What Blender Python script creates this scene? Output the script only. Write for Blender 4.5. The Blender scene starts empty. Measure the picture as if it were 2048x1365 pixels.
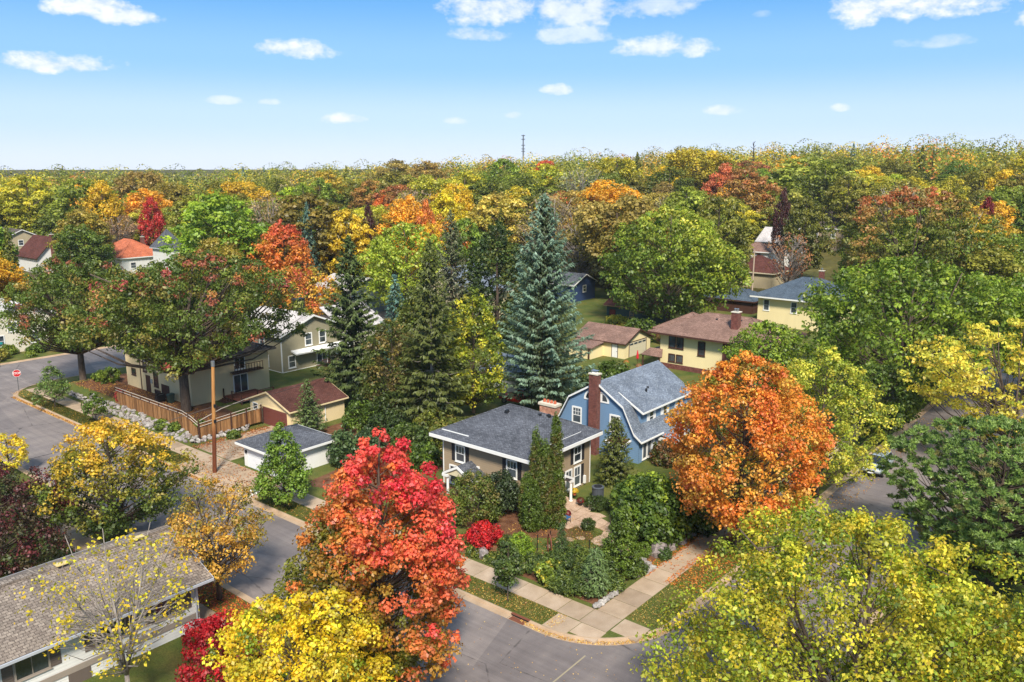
import bpy, math, random
import numpy as np
from mathutils import Vector
random.seed(7)
sc = bpy.context.scene
col = sc.collection
R = math.radians

# ------------------------------------------------------------------ camera
CAM = (27.1, -41.5, 28.5)
PITCH = math.atan(347.5 / 1650.0)
YAW = R(39.6)
cd = bpy.data.cameras.new('camera'); cam = bpy.data.objects.new('camera', cd); col.objects.link(cam)
cam.location = CAM
cam.rotation_euler = (math.pi / 2 - PITCH, 0, YAW)
cd.sensor_width = 36.0; cd.lens = 36.0 * 1650 / 2048
cd.clip_start = 0.5; cd.clip_end = 20000
sc.camera = cam
sc.cycles.max_bounces = 14; sc.cycles.diffuse_bounces = 8; sc.cycles.transmission_bounces = 10
sc.render.resolution_x = 1024; sc.render.resolution_y = 682

# ------------------------------------------------------------------ light
SUN_EL = R(46); SUN_AZ = math.atan2(-0.72, 0.7)       # direction towards the sun, from +x axis ccw
sd = bpy.data.lights.new('sun', 'SUN'); sun = bpy.data.objects.new('sun', sd); col.objects.link(sun)
sd.energy = 3.5; sd.angle = R(10); sd.color = (1.0, 0.93, 0.82)
tosun = Vector((math.cos(SUN_AZ) * math.cos(SUN_EL), math.sin(SUN_AZ) * math.cos(SUN_EL), math.sin(SUN_EL)))
sun.rotation_euler = tosun.to_track_quat('Z', 'Y').to_euler()
vs = sc.view_settings
vs.view_transform = 'Standard'; vs.look = 'None'; vs.exposure = 0.92; vs.gamma = 1.0; vs.use_curve_mapping = False
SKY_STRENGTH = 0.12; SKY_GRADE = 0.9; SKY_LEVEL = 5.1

w = bpy.data.worlds.new('World'); sc.world = w; w.use_nodes = True
nt = w.node_tree; N = nt.nodes; L = nt.links
N.clear()
def wn(t, **k):
    n = N.new(t)
    for a, b in k.items(): setattr(n, a, b)
    return n
def wmath(op, a, b=None, c=None, clamp=False):
    n = wn('ShaderNodeMath', operation=op, use_clamp=clamp)
    for i, v in enumerate((a, b, c)):
        if v is None: continue
        if isinstance(v, (int, float)): n.inputs[i].default_value = v
        else: L.new(v, n.inputs[i])
    return n.outputs[0]
sky = wn('ShaderNodeTexSky', sky_type='NISHITA'); sky.sun_disc = False
sky.sun_elevation = SUN_EL; sky.sun_rotation = math.pi / 2 - SUN_AZ
sky.altitude = 250; sky.air_density = 1.0; sky.dust_density = 0.25; sky.ozone_density = 4.0
tc = wn('ShaderNodeTexCoord')
def wdot(v):
    n = wn('ShaderNodeVectorMath', operation='DOT_PRODUCT'); L.new(tc.outputs['Generated'], n.inputs[0]); n.inputs[1].default_value = v
    return n.outputs['Value']
ca, sa = math.cos(YAW), math.sin(YAW)
az = wmath('ARCTAN2', wdot((ca, sa, 0)), wdot((-sa, ca, 0)))
az = wmath('WRAP', az, math.pi / 4, -math.pi / 4)       # the cloud field repeats round the compass
el = wmath('ARCSINE', wdot((0, 0, 1)))
def wnoise(scale, detail, rough, off):
    m = wn('ShaderNodeVectorMath', operation='MULTIPLY_ADD'); L.new(tc.outputs['Generated'], m.inputs[0])
    m.inputs[1].default_value = (scale, scale, scale * 1.7); m.inputs[2].default_value = off
    n = wn('ShaderNodeTexNoise'); L.new(m.outputs[0], n.inputs['Vector']); n.inputs['Scale'].default_value = 1
    n.inputs['Detail'].default_value = detail; n.inputs['Roughness'].default_value = rough
    return n.outputs['Fac']
n1 = wnoise(22, 6, 0.6, (3, 1, 2)); n2 = wnoise(60, 5, 0.6, (9, 4, 5))
noi = wmath('ADD', wmath('MULTIPLY', wmath('SUBTRACT', n1, 0.55), 4.2), wmath('MULTIPLY', wmath('SUBTRACT', n2, 0.5), 1.6))
# clouds: azimuth (deg), elevation (deg), half width, half height, density
CLOUDS = [(-25.6, 9.2, 2.6, 1.0, 1.0), (-24.2, 8.7, 2.2, .7, .9), (-28.0, 5.9, 3.3, .75, .95), (-14.0, 7.3, 2.9, .75, .9), (-11.2, 3.1, 1.7, .45, .85),
          (-3.8, 3.0, .9, .3, .5), (-2.0, 8.4, 2.2, .55, .6), (-.8, 9.9, 4.2, 1.5, .85), (4.5, 9.8, 5.2, 1.5, .75), (9.2, 10.1, 3.6, 1.1, .55), (4.3, 8.4, 3.0, .8, .6), (9.8, 7.5, 3.4, .85, .8),
          (3.1, 5.0, 1.1, .4, .7), (13.8, 3.6, 1.3, .4, .6), (23.2, 9.5, 3.4, 1.6, 1.0), (26.4, 9.7, 3.8, 1.8, 1.0), (29.6, 10.1, 3.2, 1.4, 1.0), (31.8, 8.1, 2.0, .7, .9), (21.0, 3.6, .6, .3, .6),
          (-18.5, 4.1, 1.1, .3, .5), (-15.8, 4.1, .8, .25, .45), (-9.5, 10.9, 5.5, .6, .8), (-19, 10.8, 2.6, .55, .6), (26.0, 7.2, 2.2, .45, .4), (0.0, 3.4, .7, .3, .5), (-32, 8.2, .9, .3, .3), (16, 9.3, .6, .3, .3)]
dens = None; shade = None
for (a, e, hw, hh, d) in CLOUDS:
    qx = wmath('MULTIPLY', wmath('SUBTRACT', az, R(a)), 1 / R(hw))
    ey = wmath('SUBTRACT', el, R(e))
    qy = wmath('MULTIPLY', ey, 1 / R(hh))
    # flatter below than above
    qy = wmath('MULTIPLY', qy, wmath('MULTIPLY_ADD', wmath('LESS_THAN', qy, 0.0), 0.5, 1.0))
    r2 = wmath('ADD', wmath('MULTIPLY', qx, qx), wmath('MULTIPLY', qy, qy))
    b = wmath('MULTIPLY', wmath('SUBTRACT', 1.0, r2), 1.0)
    b = wmath('ADD', wmath('ADD', b, noi), 0.25)
    b = wmath('MULTIPLY', wmath('SMOOTH_MIN', b, 1.0, 0.3), d)
    b = wmath('MAXIMUM', b, 0.0)
    dens = b if dens is None else wmath('MAXIMUM', dens, b)
dens = wmath('MULTIPLY', wmath('MINIMUM', dens, 1.0), 0.95)
dens = wmath('MULTIPLY', dens, wmath('GREATER_THAN', el, 0.0))
# height colour grade over Nishita: blue in view, paled overhead as added fill light
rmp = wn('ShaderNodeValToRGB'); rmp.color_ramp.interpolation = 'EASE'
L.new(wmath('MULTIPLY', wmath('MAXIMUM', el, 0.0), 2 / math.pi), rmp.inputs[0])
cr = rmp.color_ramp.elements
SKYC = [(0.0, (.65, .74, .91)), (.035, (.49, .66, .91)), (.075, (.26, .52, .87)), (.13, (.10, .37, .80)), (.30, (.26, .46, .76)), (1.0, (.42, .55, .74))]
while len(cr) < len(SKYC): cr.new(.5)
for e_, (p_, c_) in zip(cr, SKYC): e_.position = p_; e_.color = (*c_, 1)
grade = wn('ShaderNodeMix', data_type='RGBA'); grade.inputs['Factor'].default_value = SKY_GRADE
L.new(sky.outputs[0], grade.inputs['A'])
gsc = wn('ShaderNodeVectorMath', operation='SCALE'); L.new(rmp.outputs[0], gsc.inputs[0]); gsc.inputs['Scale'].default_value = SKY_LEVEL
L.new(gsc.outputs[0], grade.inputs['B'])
cmix = wn('ShaderNodeMix', data_type='RGBA')
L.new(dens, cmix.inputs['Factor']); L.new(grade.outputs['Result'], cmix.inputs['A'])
ccol = wn('ShaderNodeMix', data_type='RGBA'); L.new(wmath('MULTIPLY_ADD', wmath('ADD', n1, n2), 1.6, -1.05, True), ccol.inputs['Factor'])
ccol.inputs['A'].default_value = tuple([.70 * SKY_LEVEL, .77 * SKY_LEVEL, .87 * SKY_LEVEL, 1]); ccol.inputs['B'].default_value = tuple([1.02 * SKY_LEVEL, 1.02 * SKY_LEVEL, 1.03 * SKY_LEVEL, 1])
L.new(ccol.outputs['Result'], cmix.inputs['B'])
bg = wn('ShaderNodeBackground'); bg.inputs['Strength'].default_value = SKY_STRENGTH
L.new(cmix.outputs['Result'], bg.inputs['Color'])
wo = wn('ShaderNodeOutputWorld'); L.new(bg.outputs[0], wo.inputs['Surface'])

# ------------------------------------------------------------------ materials
MATS = {}
def lin(c):
    return tuple(((v / 255) / 12.92 if v / 255 <= .04045 else ((v / 255 + .055) / 1.055) ** 2.4) for v in c)
class NT:
    def __init__(s, name):
        m = bpy.data.materials.new(name); m.use_nodes = True; s.m = m; s.t = m.node_tree; s.t.nodes.clear()
        s.out = s.n('ShaderNodeOutputMaterial'); s.b = s.n('ShaderNodeBsdfPrincipled'); s.t.links.new(s.b.outputs[0], s.out.inputs[0])
    def n(s, t, **k):
        n = s.t.nodes.new(t)
        for a, b in k.items(): setattr(n, a, b)
        return n
    def l(s, a, b): s.t.links.new(a, b)
    def coord(s, kind='Object', scale=(1, 1, 1)):
        c = s.n('ShaderNodeTexCoord'); m = s.n('ShaderNodeMapping'); m.inputs['Scale'].default_value = scale
        s.l(c.outputs[kind], m.inputs[0]); return m.outputs[0]
    def pos(s, scale=(1, 1, 1)):
        c = s.n('ShaderNodeNewGeometry'); m = s.n('ShaderNodeMapping'); m.inputs['Scale'].default_value = scale
        s.l(c.outputs['Position'], m.inputs[0]); return m.outputs[0]
    def noise(s, v, scale, detail=4, rough=.55):
        n = s.n('ShaderNodeTexNoise'); s.l(v, n.inputs['Vector']); n.inputs['Scale'].default_value = scale
        n.inputs['Detail'].default_value = detail; n.inputs['Roughness'].default_value = rough; return n.outputs['Fac']
    def ramp(s, f, stops):
        n = s.n('ShaderNodeValToRGB'); s.l(f, n.inputs[0]); e = n.color_ramp.elements
        while len(e) < len(stops): e.new(.5)
        for i, (p, c) in enumerate(stops): e[i].position = p; e[i].color = (*c, 1)
        return n.outputs[0]
    def mix(s, f, a, b, bl='MIX'):
        n = s.n('ShaderNodeMix', data_type='RGBA', blend_type=bl)
        for k, v in (('Factor', f), ('A', a), ('B', b)):
            if isinstance(v, (int, float)): n.inputs[k].default_value = v
            elif isinstance(v, tuple): n.inputs[k].default_value = (*v, 1)
            else: s.l(v, n.inputs[k])
        return n.outputs['Result']
    def bump(s, h, d, strength=.5):
        n = s.n('ShaderNodeBump'); s.l(h, n.inputs['Height']); n.inputs['Distance'].default_value = d; n.inputs['Strength'].default_value = strength
        s.l(n.outputs[0], s.b.inputs['Normal'])
    def fin(s, c, rough=.8, spec=.3):
        if isinstance(c, tuple): s.b.inputs['Base Color'].default_value = (*c, 1)
        else: s.l(c, s.b.inputs['Base Color'])
        s.b.inputs['Roughness'].default_value = rough; s.b.inputs['Specular IOR Level'].default_value = spec
        return s.m
def paint(name, rgb, var=.12, rough=.6, scale=1.5, spec=.3, streak=True):
    if name in MATS: return MATS[name]
    t = NT(name); c = lin(rgb); v = t.pos((1, 1, .25 if streak else 1))
    f = t.noise(v, scale, 5, .6); g = t.noise(t.pos(), 14, 3)
    lo = tuple(x * (1 - var) for x in c); hi = tuple(min(1, x * (1 + var)) for x in c)
    cc = t.mix(.35, t.ramp(f, [(.3, lo), (.7, hi)]), t.ramp(g, [(.3, lo), (.7, hi)]))
    MATS[name] = t.fin(cc, rough, spec); return MATS[name]
def plain(name, rgb, rough=.5, metal=0, spec=.5):
    if name in MATS: return MATS[name]
    t = NT(name); t.b.inputs['Metallic'].default_value = metal
    MATS[name] = t.fin(lin(rgb), rough, spec); return MATS[name]
def shingle(name, rgb, rgb2, bw=.32, bh=.14, var=.25):
    if name in MATS: return MATS[name]
    t = NT(name); uv = t.coord('UV')
    br = t.n('ShaderNodeTexBrick'); t.l(uv, br.inputs['Vector']); br.inputs['Scale'].default_value = 1
    br.inputs['Brick Width'].default_value = bw; br.inputs['Row Height'].default_value = bh; br.inputs['Mortar Size'].default_value = .012
    br.inputs['Color1'].default_value = (*lin(rgb), 1); br.inputs['Color2'].default_value = (*lin(rgb2), 1)
    br.inputs['Mortar'].default_value = (*[x * .45 for x in lin(rgb)], 1); br.inputs['Bias'].default_value = .0
    big = t.noise(t.pos(), .5, 5, .6); sm = t.noise(t.pos(), 9, 4, .7)
    c = t.mix(1.0, br.outputs['Color'], t.ramp(big, [(.3, (1 - var,) * 3), (.7, (1 + var,) * 3)]), 'MULTIPLY')
    c = t.mix(1.0, c, t.ramp(sm, [(.3, (.62,) * 3), (.7, (1.35,) * 3)]), 'MULTIPLY')
    t.bump(br.outputs['Fac'], -.02, .8)
    MATS[name] = t.fin(c, .9, .15); return MATS[name]
def brickmat(name, rgb, rgb2, mortar, bw=.22, bh=.075):
    if name in MATS: return MATS[name]
    t = NT(name); uv = t.coord('UV'); br = t.n('ShaderNodeTexBrick'); t.l(uv, br.inputs['Vector']); br.inputs['Scale'].default_value = 1
    br.inputs['Brick Width'].default_value = bw; br.inputs['Row Height'].default_value = bh; br.inputs['Mortar Size'].default_value = .012
    br.inputs['Color1'].default_value = (*lin(rgb), 1); br.inputs['Color2'].default_value = (*lin(rgb2), 1); br.inputs['Mortar'].default_value = (*lin(mortar), 1)
    c = t.mix(1.0, br.outputs['Color'], t.ramp(t.noise(t.pos(), 3, 5), [(.3, (.7,) * 3), (.7, (1.3,) * 3)]), 'MULTIPLY')
    t.bump(br.outputs['Fac'], -.015, .8); MATS[name] = t.fin(c, .85, .2); return MATS[name]
def ground_mat(name, stops, scale=.6, fine=9, rough=.95, bumpd=.05, fstops=((.3, (.6,) * 3), (.7, (1.4,) * 3))):
    if name in MATS: return MATS[name]
    t = NT(name); p = t.pos()
    c = t.ramp(t.noise(p, scale, 6, .6), [(a, lin(b)) for a, b in stops])
    f = t.noise(p, fine, 5, .7)
    c = t.mix(1.0, c, t.ramp(f, list(fstops)), 'MULTIPLY')
    t.bump(f, bumpd, .6); MATS[name] = t.fin(c, rough, .15); return MATS[name]
M_GRASS = ground_mat('grass', [(.25, (112, 100, 54)), (.5, (86, 92, 42)), (.75, (62, 80, 34))], .35, 12)
M_MULCH = ground_mat('mulch', [(.3, (82, 52, 36)), (.55, (110, 76, 54)), (.75, (128, 96, 72))], 1.2, 16)
M_FOREST = ground_mat('forest_floor', [(.3, (62, 66, 34)), (.6, (92, 84, 42)), (.8, (120, 100, 58))], .05, .6)
M_CONC = ground_mat('concrete', [(.25, (152, 128, 102)), (.5, (172, 147, 120)), (.75, (184, 160, 134))], .7, 24, .9, .01, ((.3, (.86,) * 3), (.7, (1.12,) * 3)))
M_CONC2 = ground_mat('aged_concrete', [(.25, (132, 118, 102)), (.5, (152, 138, 122)), (.75, (168, 154, 138))], .9, 24, .9, .01, ((.3, (.82,) * 3), (.7, (1.14,) * 3)))
M_PATIO = ground_mat('flagstone', [(.25, (150, 122, 100)), (.5, (178, 150, 126)), (.75, (192, 166, 142))], 1.1, 14, .9, .02)
M_STONE = ground_mat('limestone', [(.25, (110, 104, 100)), (.5, (150, 144, 138)), (.8, (196, 190, 182))], 1.6, 7, .9, .06)
M_ROCK = ground_mat('boulder_rock', [(.25, (92, 84, 84)), (.5, (132, 122, 118)), (.8, (166, 158, 150))], 1.5, 6, .9, .08)
def asphalt():
    t = NT('asphalt'); p = t.pos((1, .45, 1)); big = t.noise(p, .35, 6, .65); f = t.noise(t.pos(), 38, 3, .8)
    c = t.ramp(big, [(.25, lin((104, 96, 93))), (.5, lin((120, 111, 107))), (.72, lin((136, 126, 119)))])
    c = t.mix(1.0, c, t.ramp(f, [(.3, (.75,) * 3), (.7, (1.25,) * 3)]), 'MULTIPLY')
    cr = t.n('ShaderNodeTexVoronoi', feature='DISTANCE_TO_EDGE'); t.l(t.pos((.09, .16, 1)), cr.inputs['Vector']); cr.inputs['Scale'].default_value = 1
    nv = t.noise(t.pos(), 1.2, 4)
    mul = t.n('ShaderNodeMath', operation='MULTIPLY_ADD'); t.l(nv, mul.inputs[0]); mul.inputs[1].default_value = .05; t.l(cr.outputs['Distance'], mul.inputs[2])
    cm = t.ramp(mul.outputs[0], [(.024, (.55,) * 3), (.031, (1,) * 3)])
    c = t.mix(1.0, c, cm, 'MULTIPLY')
    pv = t.n('ShaderNodeTexVoronoi'); t.l(t.pos((.05, .14, 1)), pv.inputs['Vector']); pv.inputs['Scale'].default_value = 1
    c = t.mix(1.0, c, t.ramp(pv.outputs['Color'], [(.2, (.86, .86, .87)), (.5, (1, 1, 1)), (.8, (1.1, 1.09, 1.07))]), 'MULTIPLY')
    st = t.noise(t.pos((.12, 2.2, 1)), 1.0, 5, .7); c = t.mix(1.0, c, t.ramp(st, [(.35, (.88,) * 3), (.65, (1.1,) * 3)]), 'MULTIPLY')
    t.bump(f, .01, .4); return t.fin(c, .85, .3)
M_ASPH = asphalt()
M_WHITE = paint('white_trim', (226, 224, 218), .06, .5)
M_GLASS = None
def glass():
    t = NT('window_glass'); f = t.noise(t.pos((1, 1, 1)), .45, 2)
    t.b.inputs['IOR'].default_value = 1.6
    return t.fin(t.ramp(f, [(.35, lin((34, 40, 46))), (.65, lin((84, 92, 98)))]), .08, .8)
M_GLASS = glass()
M_DARK = plain('black_metal', (28, 28, 30), .5)
def barkmat(name, a, b):
    t = NT(name); v = t.pos((6, 6, 1.2)); f = t.noise(v, 1.6, 6, .7)
    t.bump(f, .06, .8); MATS[name] = t.fin(t.ramp(f, [(.3, lin(a)), (.7, lin(b))]), .95, .1); return MATS[name]
M_BARK = barkmat('bark', (64, 52, 44), (112, 98, 86))
M_BARKG = barkmat('pale_bark', (112, 102, 94), (168, 158, 148))
def leafmat(name, baked):
    t = NT(name); t.t.nodes.remove(t.b)
    if baked:
        a = t.n('ShaderNodeAttribute', attribute_name='leafcol'); c = a.outputs['Color']
    else:
        a = t.n('ShaderNodeAttribute', attribute_name='leafcol'); s = t.n('ShaderNodeSeparateColor'); t.l(a.outputs['Color'], s.inputs[0])
        cs = []
        for k in ('tone_a', 'tone_b', 'tone_c'):
            q = t.n('ShaderNodeAttribute', attribute_type='OBJECT', attribute_name=k); cs.append(q.outputs['Color'])
        r1 = t.n('ShaderNodeMapRange'); t.l(s.outputs[0], r1.inputs[0]); r1.inputs[1].default_value = 0; r1.inputs[2].default_value = .5
        r2 = t.n('ShaderNodeMapRange'); t.l(s.outputs[0], r2.inputs[0]); r2.inputs[1].default_value = .5; r2.inputs[2].default_value = 1
        c = t.mix(r2.outputs[0], t.mix(r1.outputs[0], cs[0], cs[1]), cs[2])
        v = t.n('ShaderNodeCombineColor'); [t.l(s.outputs[1], v.inputs[i]) for i in range(3)]
        c = t.mix(1.0, c, v.outputs[0], 'MULTIPLY')
    d = t.n('ShaderNodeBsdfDiffuse'); tr = t.n('ShaderNodeBsdfTranslucent'); gl = t.n('ShaderNodeBsdfGlossy'); gl.inputs['Roughness'].default_value = .5
    gl.inputs['Color'].default_value = (.8, .8, .8, 1)
    t.l(c, d.inputs[0]); t.l(c, tr.inputs[0])
    m1 = t.n('ShaderNodeMixShader'); m1.inputs[0].default_value = .42; t.l(d.outputs[0], m1.inputs[1]); t.l(tr.outputs[0], m1.inputs[2])
    m2 = t.n('ShaderNodeMixShader'); m2.inputs[0].default_value = .035; t.l(m1.outputs[0], m2.inputs[1]); t.l(gl.outputs[0], m2.inputs[2])
    t.l(m2.outputs[0], t.out.inputs[0]); return t.m
M_LEAF = leafmat('leaf', True); M_LEAFS = leafmat('leaf_shared', False)

# ------------------------------------------------------------------ mesh helpers
class MB:
    """collects faces, then links them as one mesh object"""
    def __init__(s): s.v = []; s.f = []
    def poly(s, pts):
        i = len(s.v); s.v += [tuple(p) for p in pts]; s.f.append(tuple(range(i, i + len(pts)))); return s
    def box(s, x0, x1, y0, y1, z0, z1):
        i = len(s.v); s.v += [(x, y, z) for z in (z0, z1) for (x, y) in ((x0, y0), (x1, y0), (x1, y1), (x0, y1))]
        for q in ((0, 3, 2, 1), (4, 5, 6, 7), (0, 1, 5, 4), (1, 2, 6, 5), (2, 3, 7, 6), (3, 0, 4, 7)): s.f.append(tuple(i + k for k in q))
        return s
    def hull8(s, a, b):
        """quad a to quad b (4 points each, same winding)"""
        i = len(s.v); s.v += [tuple(p) for p in a] + [tuple(p) for p in b]
        for q in ((3, 2, 1, 0), (4, 5, 6, 7), (0, 1, 5, 4), (1, 2, 6, 5), (2, 3, 7, 6), (3, 0, 4, 7)): s.f.append(tuple(i + k for k in q))
        return s
    def slab(s, pts, t, up=None):
        """polygon given a thickness downwards along its normal"""
        P = [Vector(p) for p in pts]; n = (P[1] - P[0]).cross(P[2] - P[0]).normalized()
        if n.z < 0: P = P[::-1]; n = -n
        if up is not None: n = Vector(up)
        Q = [p - n * t for p in P]; k = len(P); i = len(s.v); s.v += [tuple(p) for p in P] + [tuple(p) for p in Q]
        s.f.append(tuple(i + j for j in range(k))); s.f.append(tuple(i + k + j for j in reversed(range(k))))
        for j in range(k): s.f.append((i + j, i + k + j, i + k + (j + 1) % k, i + (j + 1) % k))
        return s
    def tube(s, pts, rad, n=6, cap=True):
        P = [Vector(p) for p in pts]; rings = []
        if not hasattr(rad, '__len__'): rad = [rad] * len(P)
        for j, p in enumerate(P):
            d = (P[min(j + 1, len(P) - 1)] - P[max(j - 1, 0)]).normalized()
            a = d.cross(Vector((0, 0, 1)) if abs(d.z) < .9 else Vector((1, 0, 0))).normalized(); b = d.cross(a)
            i = len(s.v)
            s.v += [tuple(p + (a * math.cos(2 * math.pi * k / n) + b * math.sin(2 * math.pi * k / n)) * rad[j]) for k in range(n)]; rings.append(i)
        for a, b in zip(rings, rings[1:]):
            for k in range(n): s.f.append((a + k, b + k, b + (k + 1) % n, a + (k + 1) % n))
        if cap:
            s.f.append(tuple(rings[0] + k for k in range(n))); s.f.append(tuple(rings[-1] + k for k in reversed(range(n))))
        return s
    def lathe(s, prof, c=(0, 0, 0), n=12, sx=1, sy=1):
        rings = []
        for r, z in prof:
            i = len(s.v); s.v += [(c[0] + r * sx * math.cos(2 * math.pi * k / n), c[1] + r * sy * math.sin(2 * math.pi * k / n), c[2] + z) for k in range(n)]; rings.append(i)
        for a, b in zip(rings, rings[1:]):
            for k in range(n): s.f.append((a + k, a + (k + 1) % n, b + (k + 1) % n, b + k))
        s.f.append(tuple(rings[0] + k for k in reversed(range(n)))); s.f.append(tuple(rings[-1] + k for k in range(n)))
        return s
    def mesh(s, name, mat, smooth=False, off=(0, 0, 0)):
        me = bpy.data.meshes.new(name)
        ox, oy, oz = off
        me.from_pydata([(x - ox, y - oy, z - oz) for x, y, z in s.v], [], s.f)
        uv = me.uv_layers.new(name='UVMap'); co = np.array(s.v); arr = np.zeros((len(me.loops), 2), np.float32); k = 0
        for f in s.f:
            p = co[list(f)]; n = np.cross(p[1] - p[0], p[2] - p[0]); ln = np.linalg.norm(n); n = n / ln if ln > 1e-9 else np.array([0, 0, 1.])
            if abs(n[2]) > .98: u = np.array([1., 0, 0])
            else: u = np.array([-n[1], n[0], 0]); u /= np.linalg.norm(u)
            v = np.cross(n, u); arr[k:k + len(f), 0] = p @ u; arr[k:k + len(f), 1] = p @ v; k += len(f)
        uv.data.foreach_set('uv', arr.ravel())
        if mat: me.materials.append(mat)
        if smooth: me.polygons.foreach_set('use_smooth', [True] * len(me.polygons))
        return me
    def build(s, name, mat, parent=None, smooth=False):
        off = tuple(parent.matrix_world.translation) if parent is not None and parent.get('_o') is None else (0, 0, 0)
        if parent is not None: off = ORIG[parent.name]
        o = bpy.data.objects.new(name, s.mesh(name, mat, smooth, off)); col.objects.link(o)
        if parent is not None: o.parent = parent; ORIG[o.name] = off
        else: ORIG[o.name] = (0, 0, 0)
        return o
ORIG = {}
def thing(name, loc, label, cat, group=None):
    o = bpy.data.objects.new(name, None); col.objects.link(o); o.location = loc; o.empty_display_size = .3
    ORIG[o.name] = tuple(loc); return tag(o, label, cat, group)
def tag(o, label, cat, group=None, kind=None):
    o['label'] = label; o['category'] = cat
    if group: o['group'] = group
    if kind: o['kind'] = kind
    return o
def struct(o, label=None):
    o['kind'] = 'structure'
    if label: o['label'] = label
    return o
def rebase(o):
    """move the object's origin to the middle of its own base"""
    me = o.data; n = len(me.vertices); a = np.zeros(n * 3, np.float32); me.vertices.foreach_get('co', a); a = a.reshape(-1, 3)
    c = np.array([(a[:, 0].min() + a[:, 0].max()) / 2, (a[:, 1].min() + a[:, 1].max()) / 2, a[:, 2].min()], np.float32)
    a -= c; me.vertices.foreach_set('co', a.ravel()); o.location = [float(o.location[i] + c[i]) for i in range(3)]; me.update(); return o
def smooth01(x, a, b):
    t = np.clip((x - a) / (b - a), 0, 1); return t * t * (3 - 2 * t)
# ------------------------------------------------------------------ terrain
_r = np.array([math.cos(YAW), math.sin(YAW)]); _f = np.array([-math.sin(YAW), math.cos(YAW)])
def hill(x, y):
    dx = np.asarray(x, float) - CAM[0]; dy = np.asarray(y, float) - CAM[1]
    d = np.hypot(dx, dy); a = np.degrees(np.arctan2(dx * _r[0] + dy * _r[1], dx * _f[0] + dy * _f[1]))
    w_ = 1 - smooth01(np.abs(a), 60, 120)
    return smooth01(d, 150, 520) * (6.0 + 15.5 * smooth01(a, -24, 26)) * (.5 + .5 * w_)
def gz(x, y):
    """ground height on the block with the houses"""
    x = np.asarray(x, float); y = np.asarray(y, float)
    corner = .45 * smooth01(x, -33, -30) * smooth01(y, .3, 3.0) * smooth01(-x, .2, 2.6)
    bank = .9 * smooth01(-x, 51.5, 54) * (1 - smooth01(-x, 83, 88)) * smooth01(y, .2, 1.9)
    return .13 + corner + bank
def gzf(x, y): return float(gz(x, y)) + float(hill(x, y))

mb = MB(); rings = [0, 30, 60, 90, 120, 150] + [150 * 1.09 ** k for k in range(1, 48)]; NA = 160; idx = []
for d in rings[1:]:
    idx.append(len(mb.v))
    for k in range(NA):
        a = 2 * math.pi * k / NA; x = CAM[0] + d * math.cos(a); y = CAM[1] + d * math.sin(a)
        mb.v.append((x, y, float(hill(x, y)) - .06))
mb.v.append((CAM[0], CAM[1], -.06)); c0 = len(mb.v) - 1
for k in range(NA): mb.f.append((c0, idx[0] + k, idx[0] + (k + 1) % NA))
for a, b in zip(idx, idx[1:]):
    for k in range(NA): mb.f.append((a + k, b + k, b + (k + 1) % NA, a + (k + 1) % NA))
struct(mb.build('ground', M_FOREST, smooth=True))

mb = MB()
def sheet(mb, x0, x1, y0, y1, z, nx=1, ny=1):
    for i in range(nx):
        for j in range(ny):
            xa, xb = x0 + (x1 - x0) * i / nx, x0 + (x1 - x0) * (i + 1) / nx; ya, yb = y0 + (y1 - y0) * j / ny, y0 + (y1 - y0) * (j + 1) / ny
            mb.poly([(xa, ya, z), (xb, ya, z), (xb, yb, z), (xa, yb, z)])
sheet(mb, -90.0, 3.5, -21, 3.8, 0.0); struct(mb.build('street', M_ASPH))
mb = MB(); sheet(mb, 3.5, 15.2, -90, 135, 0.0); struct(mb.build('side_street', M_ASPH))
mb = MB(); sheet(mb, -106.5, -90.0, -90, 110, 0.0); struct(mb.build('cross_street', M_ASPH))

def arc(cx, cy, r, a0, a1, n):
    return [(cx + r * math.cos(R(a0 + (a1 - a0) * i / n)), cy + r * math.sin(R(a0 + (a1 - a0) * i / n))) for i in range(n + 1)]
def seg(a, b, step):
    n = max(1, int(math.hypot(b[0] - a[0], b[1] - a[1]) / step)); return [(a[0] + (b[0] - a[0]) * i / n, a[1] + (b[1] - a[1]) * i / n) for i in range(n)]
def kerb(name, path, side, label):
    """path = road edge of the gutter; side = +1 when the block lies to the left of the path"""
    P = [Vector((*p, 0)) for p in path]; root = struct(bpy.data.objects.new(name, None)); col.objects.link(root); ORIG[root.name] = (0, 0, 0); root['label'] = label
    off = []
    for j in range(len(P)):
        d = (P[min(j + 1, len(P) - 1)] - P[max(j - 1, 0)]).normalized(); off.append(Vector((-d.y, d.x, 0)) * side)
    run = [(0, .004), (.42, .012), (.47, .13), (.50, .15), (.62, .152), (.64, .0)]
    g = MB(); k = MB()
    def sweep(m, prof):
        for j in range(len(P) - 1):
            for (o0, z0), (o1, z1) in zip(prof, prof[1:]):
                q = [P[j] + off[j] * o0 + Vector((0, 0, z0)), P[j + 1] + off[j + 1] * o0 + Vector((0, 0, z0)), P[j + 1] + off[j + 1] * o1 + Vector((0, 0, z1)), P[j] + off[j] * o1 + Vector((0, 0, z1))]
                m.poly(q if side > 0 else q[::-1])
    sweep(g, run[:2]); sweep(k, run[1:])
    g.build('gutter', M_CONC, root); k.build('kerb_stone', M_CONC, root)
    j_ = MB()      # expansion joints across gutter and kerb
    acc = 0
    for j in range(1, len(P)):
        acc += (P[j] - P[j - 1]).length
        if acc > 3:
            acc = 0; d = Vector((off[j].y, -off[j].x, 0)) * .012
            j_.poly([P[j] - d + Vector((0, 0, .009)), P[j] + d + Vector((0, 0, .009)), P[j] + off[j] * .42 + d + Vector((0, 0, .016)), P[j] + off[j] * .42 - d + Vector((0, 0, .016))])
    j_.build('joint', plain('joint_dark', (62, 54, 46), .95), root)
    return root
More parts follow.
